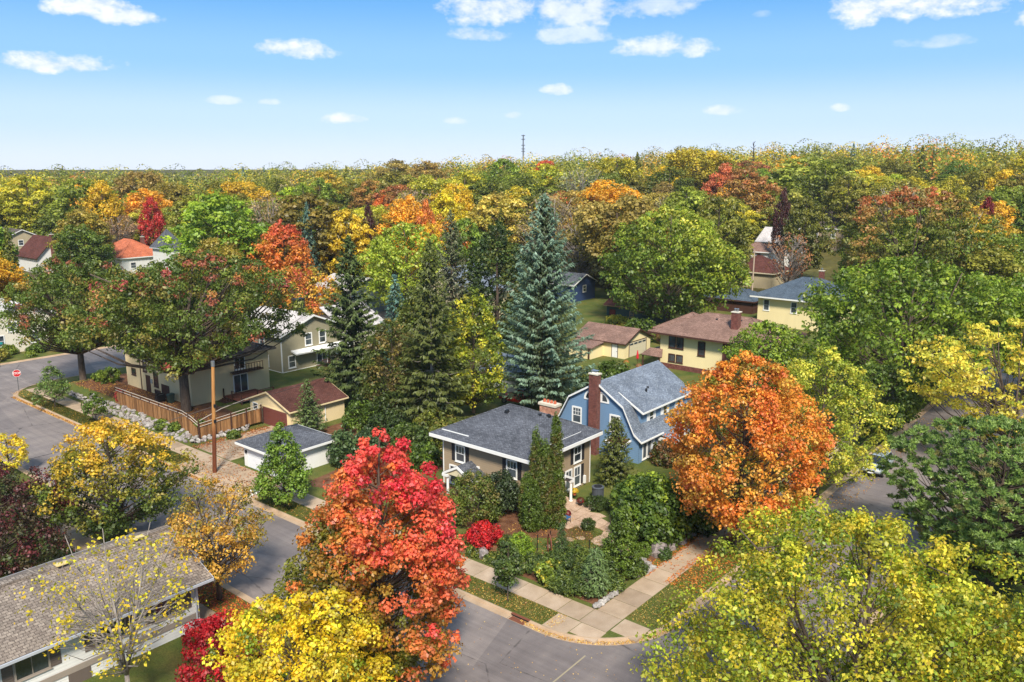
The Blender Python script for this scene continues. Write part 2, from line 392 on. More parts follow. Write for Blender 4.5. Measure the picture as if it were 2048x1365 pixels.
KN = seg((-91, 120), (-91, 3), 4) + arc(-84, 2.6, 7, 180, 270, 12) + seg((-83, -4.4), (-2, -4.4), 2) + arc(-1.5, 2.1, 6.5, 270, 360, 14) + seg((5, 3), (5, 130), 3) + [(5, 130)]
kerb('kerb', KN, 1, 'pale concrete kerb and gutter round the corner garden block')
KS = seg((-91, -90), (-91, -21), 4) + arc(-84, -20.4, 7, 180, 90, 12) + seg((-83, -13.4), (-2, -13.4), 2) + arc(-1.5, -19.9, 6.5, 90, 0, 12) + seg((5, -21), (5, -90), 3) + [(5, -90)]
kerb('kerb', KS, -1, 'concrete kerb in front of the white house with the long brown roof')
kerb('kerb', seg((14, -90), (14, 130), 3) + [(14, 130)], -1, 'concrete kerb of the side street under the pine')
kerb('kerb', seg((-106, -90), (-106, 110), 3) + [(-106, 110)], 1, 'concrete kerb on the far side of the cross street')

def block(name, xs, ylo, yhi, nt_, zf, pw=1.0, mat=M_GRASS):
    mb = MB(); xs = list(xs)
    T = [(j / nt_) ** pw for j in range(nt_ + 1)]
    for x in xs:
        a, b = ylo(x), yhi(x)
        for t in T: y = a + (b - a) * t; mb.v.append((x, y, float(zf(x, y))))
    n = nt_ + 1
    for i in range(len(xs) - 1):
        for j in range(nt_): mb.f.append((i * n + j, (i + 1) * n + j, (i + 1) * n + j + 1, i * n + j + 1))
    return struct(mb.build(name, mat, smooth=True))
def yl(x):
    b = -3.78
    if x > -1.5: return 2.1 - math.sqrt(max(0, 5.88 ** 2 - (x + 1.5) ** 2))
    if x < -84: return 2.6 - math.sqrt(max(0, 6.38 ** 2 - (x + 84) ** 2))
    return b
block('lawn', list(np.arange(-90.38, 3.6, .8)) + [3.8, 4.0, 4.2, 4.3, 4.38], yl, lambda x: 118, 120, gz, 1.9)
def yh(x):
    if x > -1.5: return -19.9 + math.sqrt(max(0, 5.88 ** 2 - (x + 1.5) ** 2))
    if x < -84: return -20.4 + math.sqrt(max(0, 6.38 ** 2 - (x + 84) ** 2))
    return -14.02
block('lawn', list(np.arange(-90.38, 3.6, 1.2)) + [3.8, 4.2, 4.38], lambda x: -90, yh, 40, lambda x, y: .13, .6)
block('lawn', list(np.arange(14.62, 120, 4)), lambda x: -90, lambda x: 130, 40, lambda x, y: .13)
block('lawn', list(np.arange(-190, -106.6, 4)) + [-106.62], lambda x: -90, lambda x: 110, 40, lambda x, y: .13 + float(hill(x, y)))

# ------------------------------------------------------------------ paths, slab by slab
def slabs(name, label, rects, mat, h=.145, tilt=.004):
    root = struct(bpy.data.objects.new(name, None)); col.objects.link(root); ORIG[root.name] = (0, 0, 0); root['label'] = label
    cache = {}
    for (x0, x1, y0, y1) in rects:
        k = (round(x1 - x0, 2), round(y1 - y0, 2))
        if k not in cache:
            w_, d_ = (x1 - x0) / 2 - .012, (y1 - y0) / 2 - .012; m = MB()
            m.hull8([(-w_, -d_, -.1), (w_, -d_, -.1), (w_, d_, -.1), (-w_, d_, -.1)], [(-w_ + .01, -d_ + .01, 0), (w_ - .01, -d_ + .01, 0), (w_ - .01, d_ - .01, 0), (-w_ + .01, d_ - .01, 0)])
            cache[k] = m.mesh('slab', mat)
        o = bpy.data.objects.new('slab', cache[k]); col.objects.link(o); o.parent = root
        o.location = ((x0 + x1) / 2, (y0 + y1) / 2, h + random.uniform(0, .008)); o.rotation_euler = (random.uniform(-tilt, tilt), random.uniform(-tilt, tilt), 0)
    return root
def concmix(name):
    t = NT(name); p = t.pos(); oi = t.n('ShaderNodeObjectInfo')
    c = t.ramp(t.noise(p, .8, 6, .6), [(.25, lin((150, 130, 108))), (.5, lin((168, 147, 124))), (.75, lin((182, 162, 140)))])
    c = t.mix(1.0, c, t.ramp(oi.outputs['Random'], [(0, (.80, .79, .78)), (.5, (1, .99, .97)), (1, (1.1, 1.09, 1.08))]), 'MULTIPLY')
    c = t.mix(1.0, c, t.ramp(t.noise(p, 22, 5, .7), [(.3, (.84,) * 3), (.7, (1.13,) * 3)]), 'MULTIPLY')
    return t.fin(c, .9, .2)
M_SLAB = concmix('slab_concrete')
slabs('sidewalk', 'pale slab sidewalk along the street past the garages', [(x, x + 1.83, -1.85, 0) for x in np.arange(-88, -1, 1.83) if not -46.5 < x < -33.5], M_SLAB)
slabs('sidewalk', 'slab sidewalk up the side street beside the stone-edged garden', [(0, 1.95, y, y + 1.9) for y in np.arange(0, 110, 1.9)], M_SLAB)
slabs('corner_ramp', 'pale corner slabs with worn ramp at the street corner', [(-.15, 1.95, -1.9, 0), (-1.7, .1, -3.75, -1.9), (2.0, 3.9, -1.55, .2), (.1, 2.0, -3.3, -1.9)], M_SLAB, .143)
slabs('sidewalk', 'slab sidewalk on the white-house side of the street', [(x, x + 1.83, -18.0, -16.1) for x in np.arange(-88, -3, 1.83)], M_SLAB)
slabs('driveway', 'leaf strewn concrete driveway and sidewalk by the utility pole', [(x, x + 2.2, y, y + 2.0) for x in np.arange(-46.6, -33.5, 2.2) for y in np.arange(-3.8, .1, 2.0)], M_SLAB, .146)
slabs('driveway', 'sloping cracked driveway up to the brown roofed garage', [(x, x + 2.2, y, y + 2.4) for x in np.arange(-50.2, -45, 2.2) for y in np.arange(.3, 9.4, 2.4)], M_SLAB, .147)
# storm drain at the kerb
t = thing('storm_drain', (-3.3, -4.2, .012), 'rusty storm drain inlet in the gutter by the corner', 'drain')
MB().box(-3.9, -2.7, -4.38, -3.98, .012, .03).build('grate', plain('rust', (112, 62, 40), .8), t)
MB().box(-4.0, -2.6, -3.97, -3.90, .03, .145).build('inlet', M_DARK, t)
MB().box(-4.05, -2.55, -3.97, -3.76, .146, .17).build('lid', plain('rust', (112, 62, 40), .8), t)
# painted joint across the street
m = MB(); m.poly([(2.2, -4.6, .004), (2.3, -4.6, .004), (2.5, -13.2, .004), (2.4, -13.2, .004)])
struct(m.build('road_seam', plain('seam', (150, 138, 112), .9)))
def ppatch(name, pts, mat, z=.02, label=None):
    cx = sum(p[0] for p in pts) / len(pts); cy = sum(p[1] for p in pts) / len(pts); m = MB(); K = 5
    base = [(cx, cy)]
    def zz(x, y): return gzf(x, y) + z
    n = len(pts)
    # subdivide the outline, then rings towards the centre
    ol = []
    for i in range(n):
        a, b = pts[i], pts[(i + 1) % n]; q = max(2, int(math.hypot(a[0] - b[0], a[1] - b[1]) / .5))
        for k in range(q): ol.append((a[0] + (b[0] - a[0]) * k / q + random.uniform(-.06, .06), a[1] + (b[1] - a[1]) * k / q + random.uniform(-.06, .06)))
    n = len(ol); rr = []
    for k in range(K):
        f = 1 - k / K; rr.append(len(m.v)); m.v += [(cx + (x - cx) * f, cy + (y - cy) * f, zz(cx + (x - cx) * f, cy + (y - cy) * f)) for x, y in ol]
    c = len(m.v); m.v.append((cx, cy, zz(cx, cy)))
    for a, b in zip(rr, rr[1:]):
        for i in range(n): m.f.append((a + i, a + (i + 1) % n, b + (i + 1) % n, b + i))
    for i in range(n): m.f.append((rr[-1] + i, rr[-1] + (i + 1) % n, c))
    o = struct(m.build(name, mat)); 
    if label: o['label'] = label
    return o
ppatch('mulch_bed', [(-22.6, 8.7), (-12.4, 8.7), (-11.5, 9.5), (-9.7, 9.5), (-6.2, 8.6), (-5.4, 7.6), (-8, 6.0), (-11.5, 3.4), (-22, 2.6)], M_MULCH, .015)
ppatch('mulch_bed', [(-33, 1.2), (-34, 9), (-24.4, 9), (-24, 2.0)], M_MULCH, .012)
ppatch('mulch_bed', [(-45, 12), (-45, 24), (-25, 24), (-25, 9.2), (-33, 9.2)], M_MULCH, .012)
ppatch('mulch_bed', [(-.35, 4.5), (-.4, 20), (-4.2, 20), (-4.4, 4.5)], M_MULCH, .012)
ppatch('mulch_bed', [(-.35, .4), (-.35, 4.4), (-4.6, 4.4), (-13, 1.7), (-13, .4)], M_MULCH, .012)
ppatch('mulch_bed', [(-83, 2.2), (-54, 2.2), (-54, 8), (-66, 9), (-83, 9)], M_MULCH, .012)
# ------------------------------------------------------------------ houses
class Face:
    def __init__(s, side, c): s.side = side; s.c = c
    def p(s, u, z, o=0):
        if s.side == 'S': return (u, s.c - o, z)
        if s.side == 'N': return (u, s.c + o, z)
        if s.side == 'E': return (s.c + o, u, z)
        return (s.c - o, u, z)
    def box(s, mb, u0, u1, z0, z1, o0, o1):
        a = [s.p(u0, z0, o0), s.p(u1, z0, o0), s.p(u1, z1, o0), s.p(u0, z1, o0)]; b = [s.p(u0, z0, o1), s.p(u1, z0, o1), s.p(u1, z1, o1), s.p(u0, z1, o1)]
        if s.side in 'NW': a = a[::-1]; b = b[::-1]
        return mb.hull8(a, b)
def siding(mb, face, poly, h=.19, lap=.018):
    """lap boards clipped to a convex outline [(u,z)...]"""
    z0 = min(p[1] for p in poly); z1 = max(p[1] for p in poly); n = len(poly)
    def cut(z):
        us = []
        for i in range(n):
            (ua, za), (ub, zb) = poly[i], poly[(i + 1) % n]
            if abs(za - zb) < 1e-9:
                if abs(za - z) < 1e-6: us += [ua, ub]
                continue
            t = (z - za) / (zb - za)
            if -1e-9 <= t <= 1 + 1e-9: us.append(ua + (ub - ua) * t)
        return (min(us), max(us)) if us else None
    zs = sorted(set([z0, z1] + [round(p[1], 5) for p in poly] + [z0 + h * k for k in range(1, int((z1 - z0) / h) + 1)]))
    zs = [z for i, z in enumerate(zs) if i == 0 or z - zs[i - 1] > 1e-4]
    for a, b in zip(zs, zs[1:]):
        e = 1e-6; ca_, cb_ = cut(a + e), cut(b - e)
        if not ca_ or not cb_: continue
        q = [face.p(ca_[0], a, lap), face.p(ca_[1], a, lap), face.p(cb_[1], b, 0), face.p(cb_[0], b, 0)]
        u = [face.p(ca_[0], a, 0), face.p(ca_[1], a, 0), face.p(ca_[1], a, lap), face.p(ca_[0], a, lap)]
        if face.side in 'NW': q = q[::-1]; u = u[::-1]
        mb.poly(q); mb.poly(u)
def flatwall(mb, face, poly):
    q = [face.p(u, z) for u, z in poly]
    if face.side in 'NW': q = q[::-1]
    mb.poly(q)
def window(root, face, u, z, w, h, trim, mull=(1, 1), fw=.1, sash=True, shut=None, sill=True, glassm=None):
    """centre u, sill height z"""
    m = MB(); a, b = u - w / 2, u + w / 2
    face.box(m, a - fw, a, z - fw, z + h + fw, .0, .06); face.box(m, b, b + fw, z - fw, z + h + fw, .0, .06)
    face.box(m, a, b, z - fw, z, .0, .058); face.box(m, a, b, z + h, z + h + fw * 1.2, .0, .064)
    if sash: face.box(m, a, b, z + h * .5 - .03, z + h * .5 + .03, .0, .045)
    nu, nz = mull
    for k in range(1, nu): uu = a + w * k / nu; face.box(m, uu - .02, uu + .02, z + (h * .53 if sash else 0), z + h, .0, .04)
    for k in range(1, nz):
        zb = z + (h * .53 if sash else 0); zz = zb + (z + h - zb) * k / nz; face.box(m, a, b, zz - .018, zz + .018, .0, .038)
    o = m.build('window', trim, root)
    face.box(MB(), a + .001, b - .001, z + .001, z + h - .001, -.02, .022).build('pane', glassm or M_GLASS, o)
    if sill: face.box(MB(), a - fw - .05, b + fw + .05, z - fw - .05, z - fw, .0, .1).build('sill', trim, o)
    if shut:
        sw = shut[1]
        for (p, q) in ((a - fw - sw - .02, a - fw - .02), (b + fw + .02, b + fw + sw + .02)):
            sm = MB(); face.box(sm, p, q, z - fw, z + h + fw, .0, .035)
            for k in range(9): zz = z - fw + .08 + (h + 2 * fw - .16) * k / 9; face.box(sm, p + .05, q - .05, zz, zz + (h + 2 * fw - .16) / 9 * .6, .035, .05)
            sm.build('shutter', shut[0], root)
    return o
def door(root, face, u, z, w, h, mat, trim, fw=.1, glazed=None, name='door'):
    d = face.box(MB(), u - w / 2, u + w / 2, z, z + h, .0, .035).build(name, mat, root)
    m = MB(); face.box(m, u - w / 2 - fw, u - w / 2, z, z + h + fw, 0, .07); face.box(m, u + w / 2, u + w / 2 + fw, z, z + h + fw, 0, .07); face.box(m, u - w / 2, u + w / 2, z + h, z + h + fw, 0, .068)
    m.build('door_frame', trim, d)
    if glazed: face.box(MB(), u - w * .36, u + w * .36, z + h * glazed[0], z + h * glazed[1], .035, .045).build('pane', M_GLASS, d)
    else: face.box(MB(), u + w * .36, u + w * .42, z + h * .45, z + h * .5, .035, .09).build('handle', M_DARK, d)
    return d
def garage_door(root, face, u, z, w, h, mat, trim, rows=4, lights=None):
    d = MB()
    for k in range(rows): face.box(d, u - w / 2, u + w / 2, z + h * k / rows + .012, z + h * (k + 1) / rows - .012, .0, .04)
    face.box(d, u - w / 2, u + w / 2, z, z + h, -.02, .018)
    o = d.build('garage_door', mat, root)
    m = MB(); face.box(m, u - w / 2 - .12, u - w / 2, z, z + h + .12, 0, .06); face.box(m, u + w / 2, u + w / 2 + .12, z, z + h + .12, 0, .06); face.box(m, u - w / 2, u + w / 2, z + h, z + h + .12, 0, .058)
    m.build('door_frame', trim, o)
    if lights:
        for k in range(lights):
            uu = u - w / 2 + w * (k + .5) / lights; face.box(MB(), uu - w / lights * .4, uu + w / lights * .4, z + h * .8, z + h * .93, .04, .05).build('pane', M_GLASS, o)
    return o
def roof_hip(root, x0, x1, y0, y1, z, rise, mat, trim, t=.16, name='roof', along=None):
    """eave rectangle at z; ridge along the longer side"""
    m = MB(); w_, d_ = x1 - x0, y1 - y0; cx, cy = (x0 + x1) / 2, (y0 + y1) / 2
    if w_ >= d_: r0, r1 = (x0 + d_ / 2, cy, z + rise), (x1 - d_ / 2, cy, z + rise)
    else: r0, r1 = (cx, y0 + w_ / 2, z + rise), (cx, y1 - w_ / 2, z + rise)
    A, B, C, D = (x0, y0, z), (x1, y0, z), (x1, y1, z), (x0, y1, z)
    if w_ >= d_: m.poly([A, B, r1, r0]); m.poly([B, C, r1]); m.poly([C, D, r0, r1]); m.poly([D, A, r0])
    else: m.poly([A, B, r0]); m.poly([B, C, r1, r0]); m.poly([C, D, r1]); m.poly([D, A, r0, r1])
    o = m.build(name, mat, root)
    f = MB(); e = .004      # fascia and soffit
    f.box(x0 - .06, x1 + .06, y0 - .06, y0 + .03, z - t, z - e); f.box(x0 - .06, x1 + .06, y1 - .03, y1 + .06, z - t, z - e)
    f.box(x0 - .06, x0 + .03, y0 + .03, y1 - .03, z - t, z - e); f.box(x1 - .03, x1 + .06, y0 + .03, y1 - .03, z - t, z - e)
    f.poly([(x0 + .03, y0 + .03, z - t + .02), (x0 + .03, y1 - .03, z - t + .02), (x1 - .03, y1 - .03, z - t + .02), (x1 - .03, y0 + .03, z - t + .02)])
    f.build('gutter', trim, o)
    hm = MB(); 
    for p, q in (((A, r0), (D, r0), (B, r1), (C, r1)) if w_ >= d_ else ((A, r0), (B, r0), (C, r1), (D, r1))): hm.tube([Vector(p) + Vector((0, 0, .01)), Vector(q) + Vector((0, 0, .01))], .07, 5)
    if (Vector(r0) - Vector(r1)).length > .1: hm.tube([r0, r1], .08, 5)
    hm.build('ridge_cap', mat, o)
    return o
def roof_gable(root, x0, x1, y0, y1, z, rise, axis, mat, trim, t=.14, name='roof'):
    m = MB(); r = MB()
    if axis == 'x':
        c = (y0 + y1) / 2
        m.slab([(x0, y0, z), (x1, y0, z), (x1, c, z + rise), (x0, c, z + rise)], t); m.slab([(x0, c, z + rise), (x1, c, z + rise), (x1, y1, z), (x0, y1, z)], t)
        for x in (x0 - .03, x1 + .03):
            for ya in (y0, y1): r.hull8([(x - .03, ya, z - t - .1), (x + .03, ya, z - t - .1), (x + .03, ya, z - .02), (x - .03, ya, z - .02)], [(x - .03, c, z + rise - t - .1), (x + .03, c, z + rise - t - .1), (x + .03, c, z + rise - .02), (x - .03, c, z + rise - .02)])
        for ya, s_ in ((y0, -1), (y1, 1)): r.box(x0, x1, ya + min(0, s_ * .1), ya + max(0, s_ * .1), z - t - .06, z - .03)
    else:
        c = (x0 + x1) / 2
        m.slab([(x0, y0, z), (c, y0, z + rise), (c, y1, z + rise), (x0, y1, z)], t); m.slab([(c, y0, z + rise), (x1, y0, z), (x1, y1, z), (c, y1, z + rise)], t)
        for y in (y0 - .03, y1 + .03):
            for xa in (x0, x1): r.hull8([(xa, y - .03, z - t - .1), (xa, y + .03, z - t - .1), (xa, y + .03, z - .02), (xa, y - .03, z - .02)], [(c, y - .03, z + rise - t - .1), (c, y + .03, z + rise - t - .1), (c, y + .03, z + rise - .02), (c, y - .03, z + rise - .02)])
        for xa, s_ in ((x0, -1), (x1, 1)): r.box(xa + min(0, s_ * .1), xa + max(0, s_ * .1), y0, y1, z - t - .06, z - .03)
    o = m.build(name, mat, root); r.build('fascia', trim, o); return o
def walls(root, x0, x1, y0, y1, z0, z1, mat, lap=True, h=.19, gable=None, rise=0, over=0, corner=None, name='wall'):
    """four walls; gable 'x' puts peaks on the E and W ends, 'y' on S and N"""
    m = MB()
    for side, c, a, b in (('S', y0, x0, x1), ('N', y1, x0, x1), ('E', x1, y0, y1), ('W', x0, y0, y1)):
        poly = [(a, z0), (b, z0), (b, z1), (a, z1)]
        if gable == 'x' and side in 'EW' or gable == 'y' and side in 'SN':
            poly = [(a, z0), (b, z0), (b, z1), ((a + b) / 2, z1 + rise), (a, z1)]
        (siding if lap and side in 'SE' else (lambda q, f, p, *k: flatwall(q, f, p)))(m, Face(side, c), poly, h) if lap else flatwall(m, Face(side, c), poly)
    o = m.build(name, mat, root)
    if corner:
        for (x, y) in ((x0, y0), (x1, y0), (x1, y1)): MB().box(x - (.03 if x == x0 else .09), x + (.03 if x == x1 else .09), y - (.03 if y == y0 else .09), y + (.03 if y == y1 else .09), z0, z1 - .004).build('corner_board', corner, o)
    return o
def chimney(root, x, y, z0, z1, sx, sy, mat, capm, pots=1):
    o = MB().box(x - sx / 2, x + sx / 2, y - sy / 2, y + sy / 2, z0, z1).build('chimney', mat, root)
    MB().box(x - sx / 2 - .07, x + sx / 2 + .07, y - sy / 2 - .07, y + sy / 2 + .07, z1, z1 + .12).build('chimney_cap', capm, o)
    for k in range(pots): MB().lathe([(.13, 0), (.13, .3), (.2, .32), (.2, .38), (.05, .44)], (x + (k - (pots - 1) / 2) * .35, y, z1 + .12), 8).build('flue', plain('galvanised', (170, 172, 174), .35, .8), o)
    return o
def vents(root, pts, mat=None):
    for (x, y, z) in pts:
        MB().hull8([(x - .18, y - .18, z), (x + .18, y - .18, z), (x + .18, y + .18, z), (x - .18, y + .18, z)], [(x - .12, y - .14, z + .22), (x + .12, y - .14, z + .22), (x + .12, y + .14, z + .26), (x - .12, y + .14, z + .26)]).build('roof_vent', mat or M_DARK, root)
S_BROWN = paint('brown_siding', (150, 131, 106), .08); S_BLUE = paint('blue_siding', (106, 134, 162), .07); S_TAN = paint('olive_siding', (146, 138, 112), .06)
S_CREAM = paint('cream_stucco', (218, 196, 152), .08, .9, 1.0); S_YELL = paint('yellow_stucco', (226, 208, 158), .06, .9, 1.0); S_WHITE = paint('white_siding', (216, 214, 208), .06)
T_BROWN = paint('brown_trim', (74, 48, 38), .12); SHUT = paint('black_shutter', (44, 42, 44), .1)
RF_DK = shingle('charcoal_shingle', (80, 82, 88), (102, 104, 110)); RF_BR = shingle('brown_shingle', (124, 96, 84), (146, 116, 102)); RF_BL = shingle('blue_grey_shingle', (108, 116, 128), (134, 142, 152))
RF_OLD = shingle('weathered_shingle', (114, 102, 92), (144, 131, 118), .33, .2); RF_RED = shingle('red_brown_shingle', (84, 50, 44), (104, 64, 56)); RF_ORG = shingle('terracotta_shingle', (176, 96, 66), (196, 116, 84)); RF_PALE = shingle('pale_shingle', (188, 180, 174), (204, 196, 190))
BRK = brickmat('dark_red_brick', (96, 46, 40), (126, 66, 56), (120, 96, 86)); BRK2 = brickmat('orange_brick', (168, 96, 70), (192, 128, 98), (190, 170, 150))
CAPST = paint('cap_stone', (206, 196, 176), .08)

# --- brown two-storey house with the hip roof
H = thing('brown_house', (-17.6, 13.2, .57), 'brown lap-sided two-storey house with dark hip roof and black shutters', 'house')
x0, x1, y0, y1, zt = -22.6, -12.5, 8.9, 17.4, 5.2
walls(H, x0, x1, y0, y1, .4, zt, S_BROWN, True, .19, corner=M_WHITE)
rf = roof_hip(H, -23.45, -11.8, 8.1, 18.2, 5.3, 2.45, RF_DK, M_WHITE, .3)
vents(rf, [(-17.9, 12.2, 7.3), (-15.6, 13.9, 6.98), (-15.1, 14.6, 6.85)])
MB().box(-22.6, -19.4, 8.75, 8.83, 5.62, 5.68).build('snow_guard', M_WHITE, rf); MB().box(-12.62, -12.54, 11.4, 16.0, 5.62, 5.68).build('snow_guard', M_WHITE, rf)
S = Face('S', y0); E = Face('E', x1)
for u in (-20.5, -14.6): window(H, S, u, 3.1, .95, 1.35, M_WHITE, (3, 1), .12, True, (SHUT, .42))
window(H, S, -21.3, .9, .85, 1.5, M_WHITE, (1, 1), .12)
window(H, S, -13.4, .62, .7, .8, M_WHITE, (1, 1), .1, False)
window(H, E, 15.4, 3.15, .95, 1.3, M_WHITE, (2, 1), .12, True, (SHUT, .42))
window(H, E, 14.1, .95, .8, 1.6, M_WHITE, (2, 1), .12); window(H, E, 15.4, .95, .8, 1.6, M_WHITE, (2, 1), .12)
for u in (13.3, 16.2): E.box(MB(), u - .2, u + .2, .85, 2.65, 0, .04).build('shutter', SHUT, H)
window(H, E, 13.5, .5, .9, .35, M_WHITE, (1, 1), .08, False, None, False)
door(H, E, 11.6, .6, .95, 2.05, paint('dark_blue_door', (46, 58, 78), .1), M_WHITE)
S.box(MB(), -18.6, -18.2, 2.8, 3.1, 0, .12).build('meter_box', M_WHITE, H); E.box(MB(), 16.3, 16.55, .8, 1.5, 0, .2).build('meter_box', M_WHITE, H)
# side porch (gabled hood) on the street face
pr = MB(); pr.slab([(-20.9, 7.1, 2.55), (-19.2, 7.1, 3.45), (-19.2, 8.9, 3.45), (-20.9, 8.9, 2.55)], .1); pr.slab([(-19.2, 7.1, 3.45), (-17.5, 7.1, 2.55), (-17.5, 8.9, 2.55), (-19.2, 8.9, 3.45)], .1)
po = pr.build('porch_roof', RF_DK, H)
tr = MB()
for xa, sgn in ((-20.9, 1), (-17.5, -1)): tr.hull8([(xa, 7.0, 2.32), (xa, 7.1, 2.32), (xa, 7.1, 2.53), (xa, 7.0, 2.53)], [(-19.2, 7.0, 3.2), (-19.2, 7.1, 3.2), (-19.2, 7.1, 3.43), (-19.2, 7.0, 3.43)])
tr.box(-20.95, -20.3, 6.98, 8.9, 2.2, 2.42); tr.box(-18.1, -17.45, 6.98, 8.9, 2.2, 2.42); tr.build('fascia', M_WHITE, po)
MB().poly([(-20.6, 7.15, 2.43), (-17.8, 7.15, 2.43), (-19.2, 7.15, 3.2)]).build('gable_panel', paint('cream_panel', (206, 194, 160), .05), po)
for xx in (-20.5, -17.9): MB().lathe([(.16, 0), (.16, .12), (.12, .16), (.11, 1.55), (.16, 1.62), (.16, 1.7)], (xx, 7.25, .5), 10).build('column', M_WHITE, H)
door(H, S, -19.2, .6, .95, 2.0, M_WHITE, M_WHITE)
# front porch (gabled hood) on the side-street face
pr = MB(); pr.slab([(-12.5, 10.4, 2.75), (-11.05, 10.4, 2.75), (-11.05, 11.6, 3.35), (-12.5, 11.6, 3.35)], .1); pr.slab([(-12.5, 11.6, 3.35), (-11.05, 11.6, 3.35), (-11.05, 12.8, 2.75), (-12.5, 12.8, 2.75)], .1)
po = pr.build('porch_roof', RF_DK, H)
tr = MB()
for ya in (10.4, 12.8): tr.hull8([(-11.03, ya, 2.52), (-10.95, ya, 2.52), (-10.95, ya, 2.73), (-11.03, ya, 2.73)], [(-11.03, 11.6, 3.1), (-10.95, 11.6, 3.1), (-10.95, 11.6, 3.33), (-11.03, 11.6, 3.33)])
tr.box(-12.5, -10.94, 10.36, 10.75, 2.38, 2.62); tr.box(-12.5, -10.94, 12.45, 12.84, 2.38, 2.62); tr.build('fascia', M_WHITE, po)
for yy in (10.6, 12.6): MB().lathe([(.17, 0), (.17, .12), (.12, .16), (.11, 1.65), (.16, 1.72), (.16, 1.82)], (-11.15, yy, .57), 10).build('column', M_WHITE, H)
MB().box(-12.5, -10.2, 10.1, 13.1, .4, .66).build('porch_floor', M_PATIO, H)
# rear wing eave seen past the left corner
wg = MB(); wg.box(-24.0, -22.65, 11.5, 16, .3, 2.9); wo_ = wg.build('rear_porch', M_WHITE, H); MB().slab([(-24.4, 11.1, 3.0), (-22.65, 11.1, 3.3), (-22.65, 16.3, 3.3), (-24.4, 16.3, 3.0)], .18).build('porch_roof', M_WHITE, H)
for b_ in ((-22.3, 1.0), ): pass

# --- blue Dutch gambrel house
H = thing('blue_house', (-16.3, 30, .57), 'blue lap-sided house with grey gambrel roof and tall brick chimney', 'house')
gy0, gy1 = 24.2, 35.6; gx = [(-21.6, 2.95), (-20.9, 3.6), (-19.6, 6.05), (-16.3, 8.0), (-13.2, 6.05), (-11.9, 3.6), (-11.0, 2.95)]
m = MB(); wall_poly = [(-21.2, .3), (-11.5, .3), (-11.5, 3.2), (-12.05, 3.5), (-13.3, 5.95), (-16.3, 7.85), (-19.5, 5.95), (-20.75, 3.5), (-21.2, 3.2)]
siding(m, Face('S', gy0), wall_poly, .19); flatwall(m, Face('N', gy1), wall_poly); siding(m, Face('E', -11.5), [(gy0, .3), (gy1, .3), (gy1, 3.2), (gy0, 3.2)], .19); flatwall(m, Face('W', -21.2), [(gy0, .3), (gy1, .3), (gy1, 3.2), (gy0, 3.2)])
m.build('wall', S_BLUE, H)
m = MB(); oy = .3
for (xa, za), (xb, zb) in zip(gx, gx[1:]): m.slab([(xa, gy0 - oy, za), (xb, gy0 - oy, zb), (xb, gy1 + oy, zb), (xa, gy1 + oy, za)], .1)
rf = m.build('roof', RF_BL, H)
m = MB()
for (xa, za), (xb, zb) in zip(gx, gx[1:]):
    for yy in (gy0 - oy, gy1 + oy): m.hull8([(xa, yy - .05, za - .22), (xa, yy + .04, za - .22), (xa, yy + .04, za - .03), (xa, yy - .05, za - .03)], [(xb, yy - .05, zb - .22), (xb, yy + .04, zb - .22), (xb, yy + .04, zb - .03), (xb, yy - .05, zb - .03)])
m.box(-11.02, -10.9, gy0 - oy, gy1 + oy, 2.8, 2.93); m.build('fascia', M_WHITE, rf)
# shed dormer along the east slope
dm = MB(); dy0, dy1 = 25.6, 35.0; dx = -12.2
siding(dm, Face('E', dx), [(dy0, 3.35), (dy1, 3.35), (dy1, 5.35), (dy0, 5.35)], .19); siding(dm, Face('S', dy0), [(-13.4, 5.75), (-12.2, 3.35), (-12.2, 5.35), (-13.2, 5.9)], .19); flatwall(dm, Face('N', dy1), [(-13.4, 5.75), (-12.2, 3.35), (-12.2, 5.35), (-13.2, 5.9)])
do = dm.build('dormer', S_BLUE, H)
MB().slab([(-15.0, dy0 - .3, 7.22), (-11.75, dy0 - .3, 5.38), (-11.75, dy1 + .3, 5.38), (-15.0, dy1 + .3, 7.22)], .12).build('dormer_roof', RF_BL, H)
f = MB(); f.box(-11.76, -11.68, dy0 - .32, dy1 + .32, 5.2, 5.36); f.hull8([(-14.6, dy0 - .36, 6.76), (-14.6, dy0 - .3, 6.76), (-14.6, dy0 - .3, 6.96), (-14.6, dy0 - .36, 6.96)], [(-11.75, dy0 - .36, 5.16), (-11.75, dy0 - .3, 5.16), (-11.75, dy0 - .3, 5.36), (-11.75, dy0 - .36, 5.36)]); f.build('dormer_fascia', M_WHITE, H)
DE = Face('E', dx)
for u in (27.6, 30.3, 33.2): window(H, DE, u, 3.75, .7, 1.3, M_WHITE, (1, 1), .13); 
for u in (27.6, 30.3, 33.2):
    for s_ in (-1, 1): DE.box(MB(), u + s_ * .68 - .17, u + s_ * .68 + .17, 3.65, 5.15, 0, .04).build('shutter', M_WHITE, H)
Sf = Face('S', gy0)
for u in (-18.75, -14.25): window(H, Sf, u, 3.35, .9, 1.45, M_WHITE, (3, 2), .15)
q = MB()
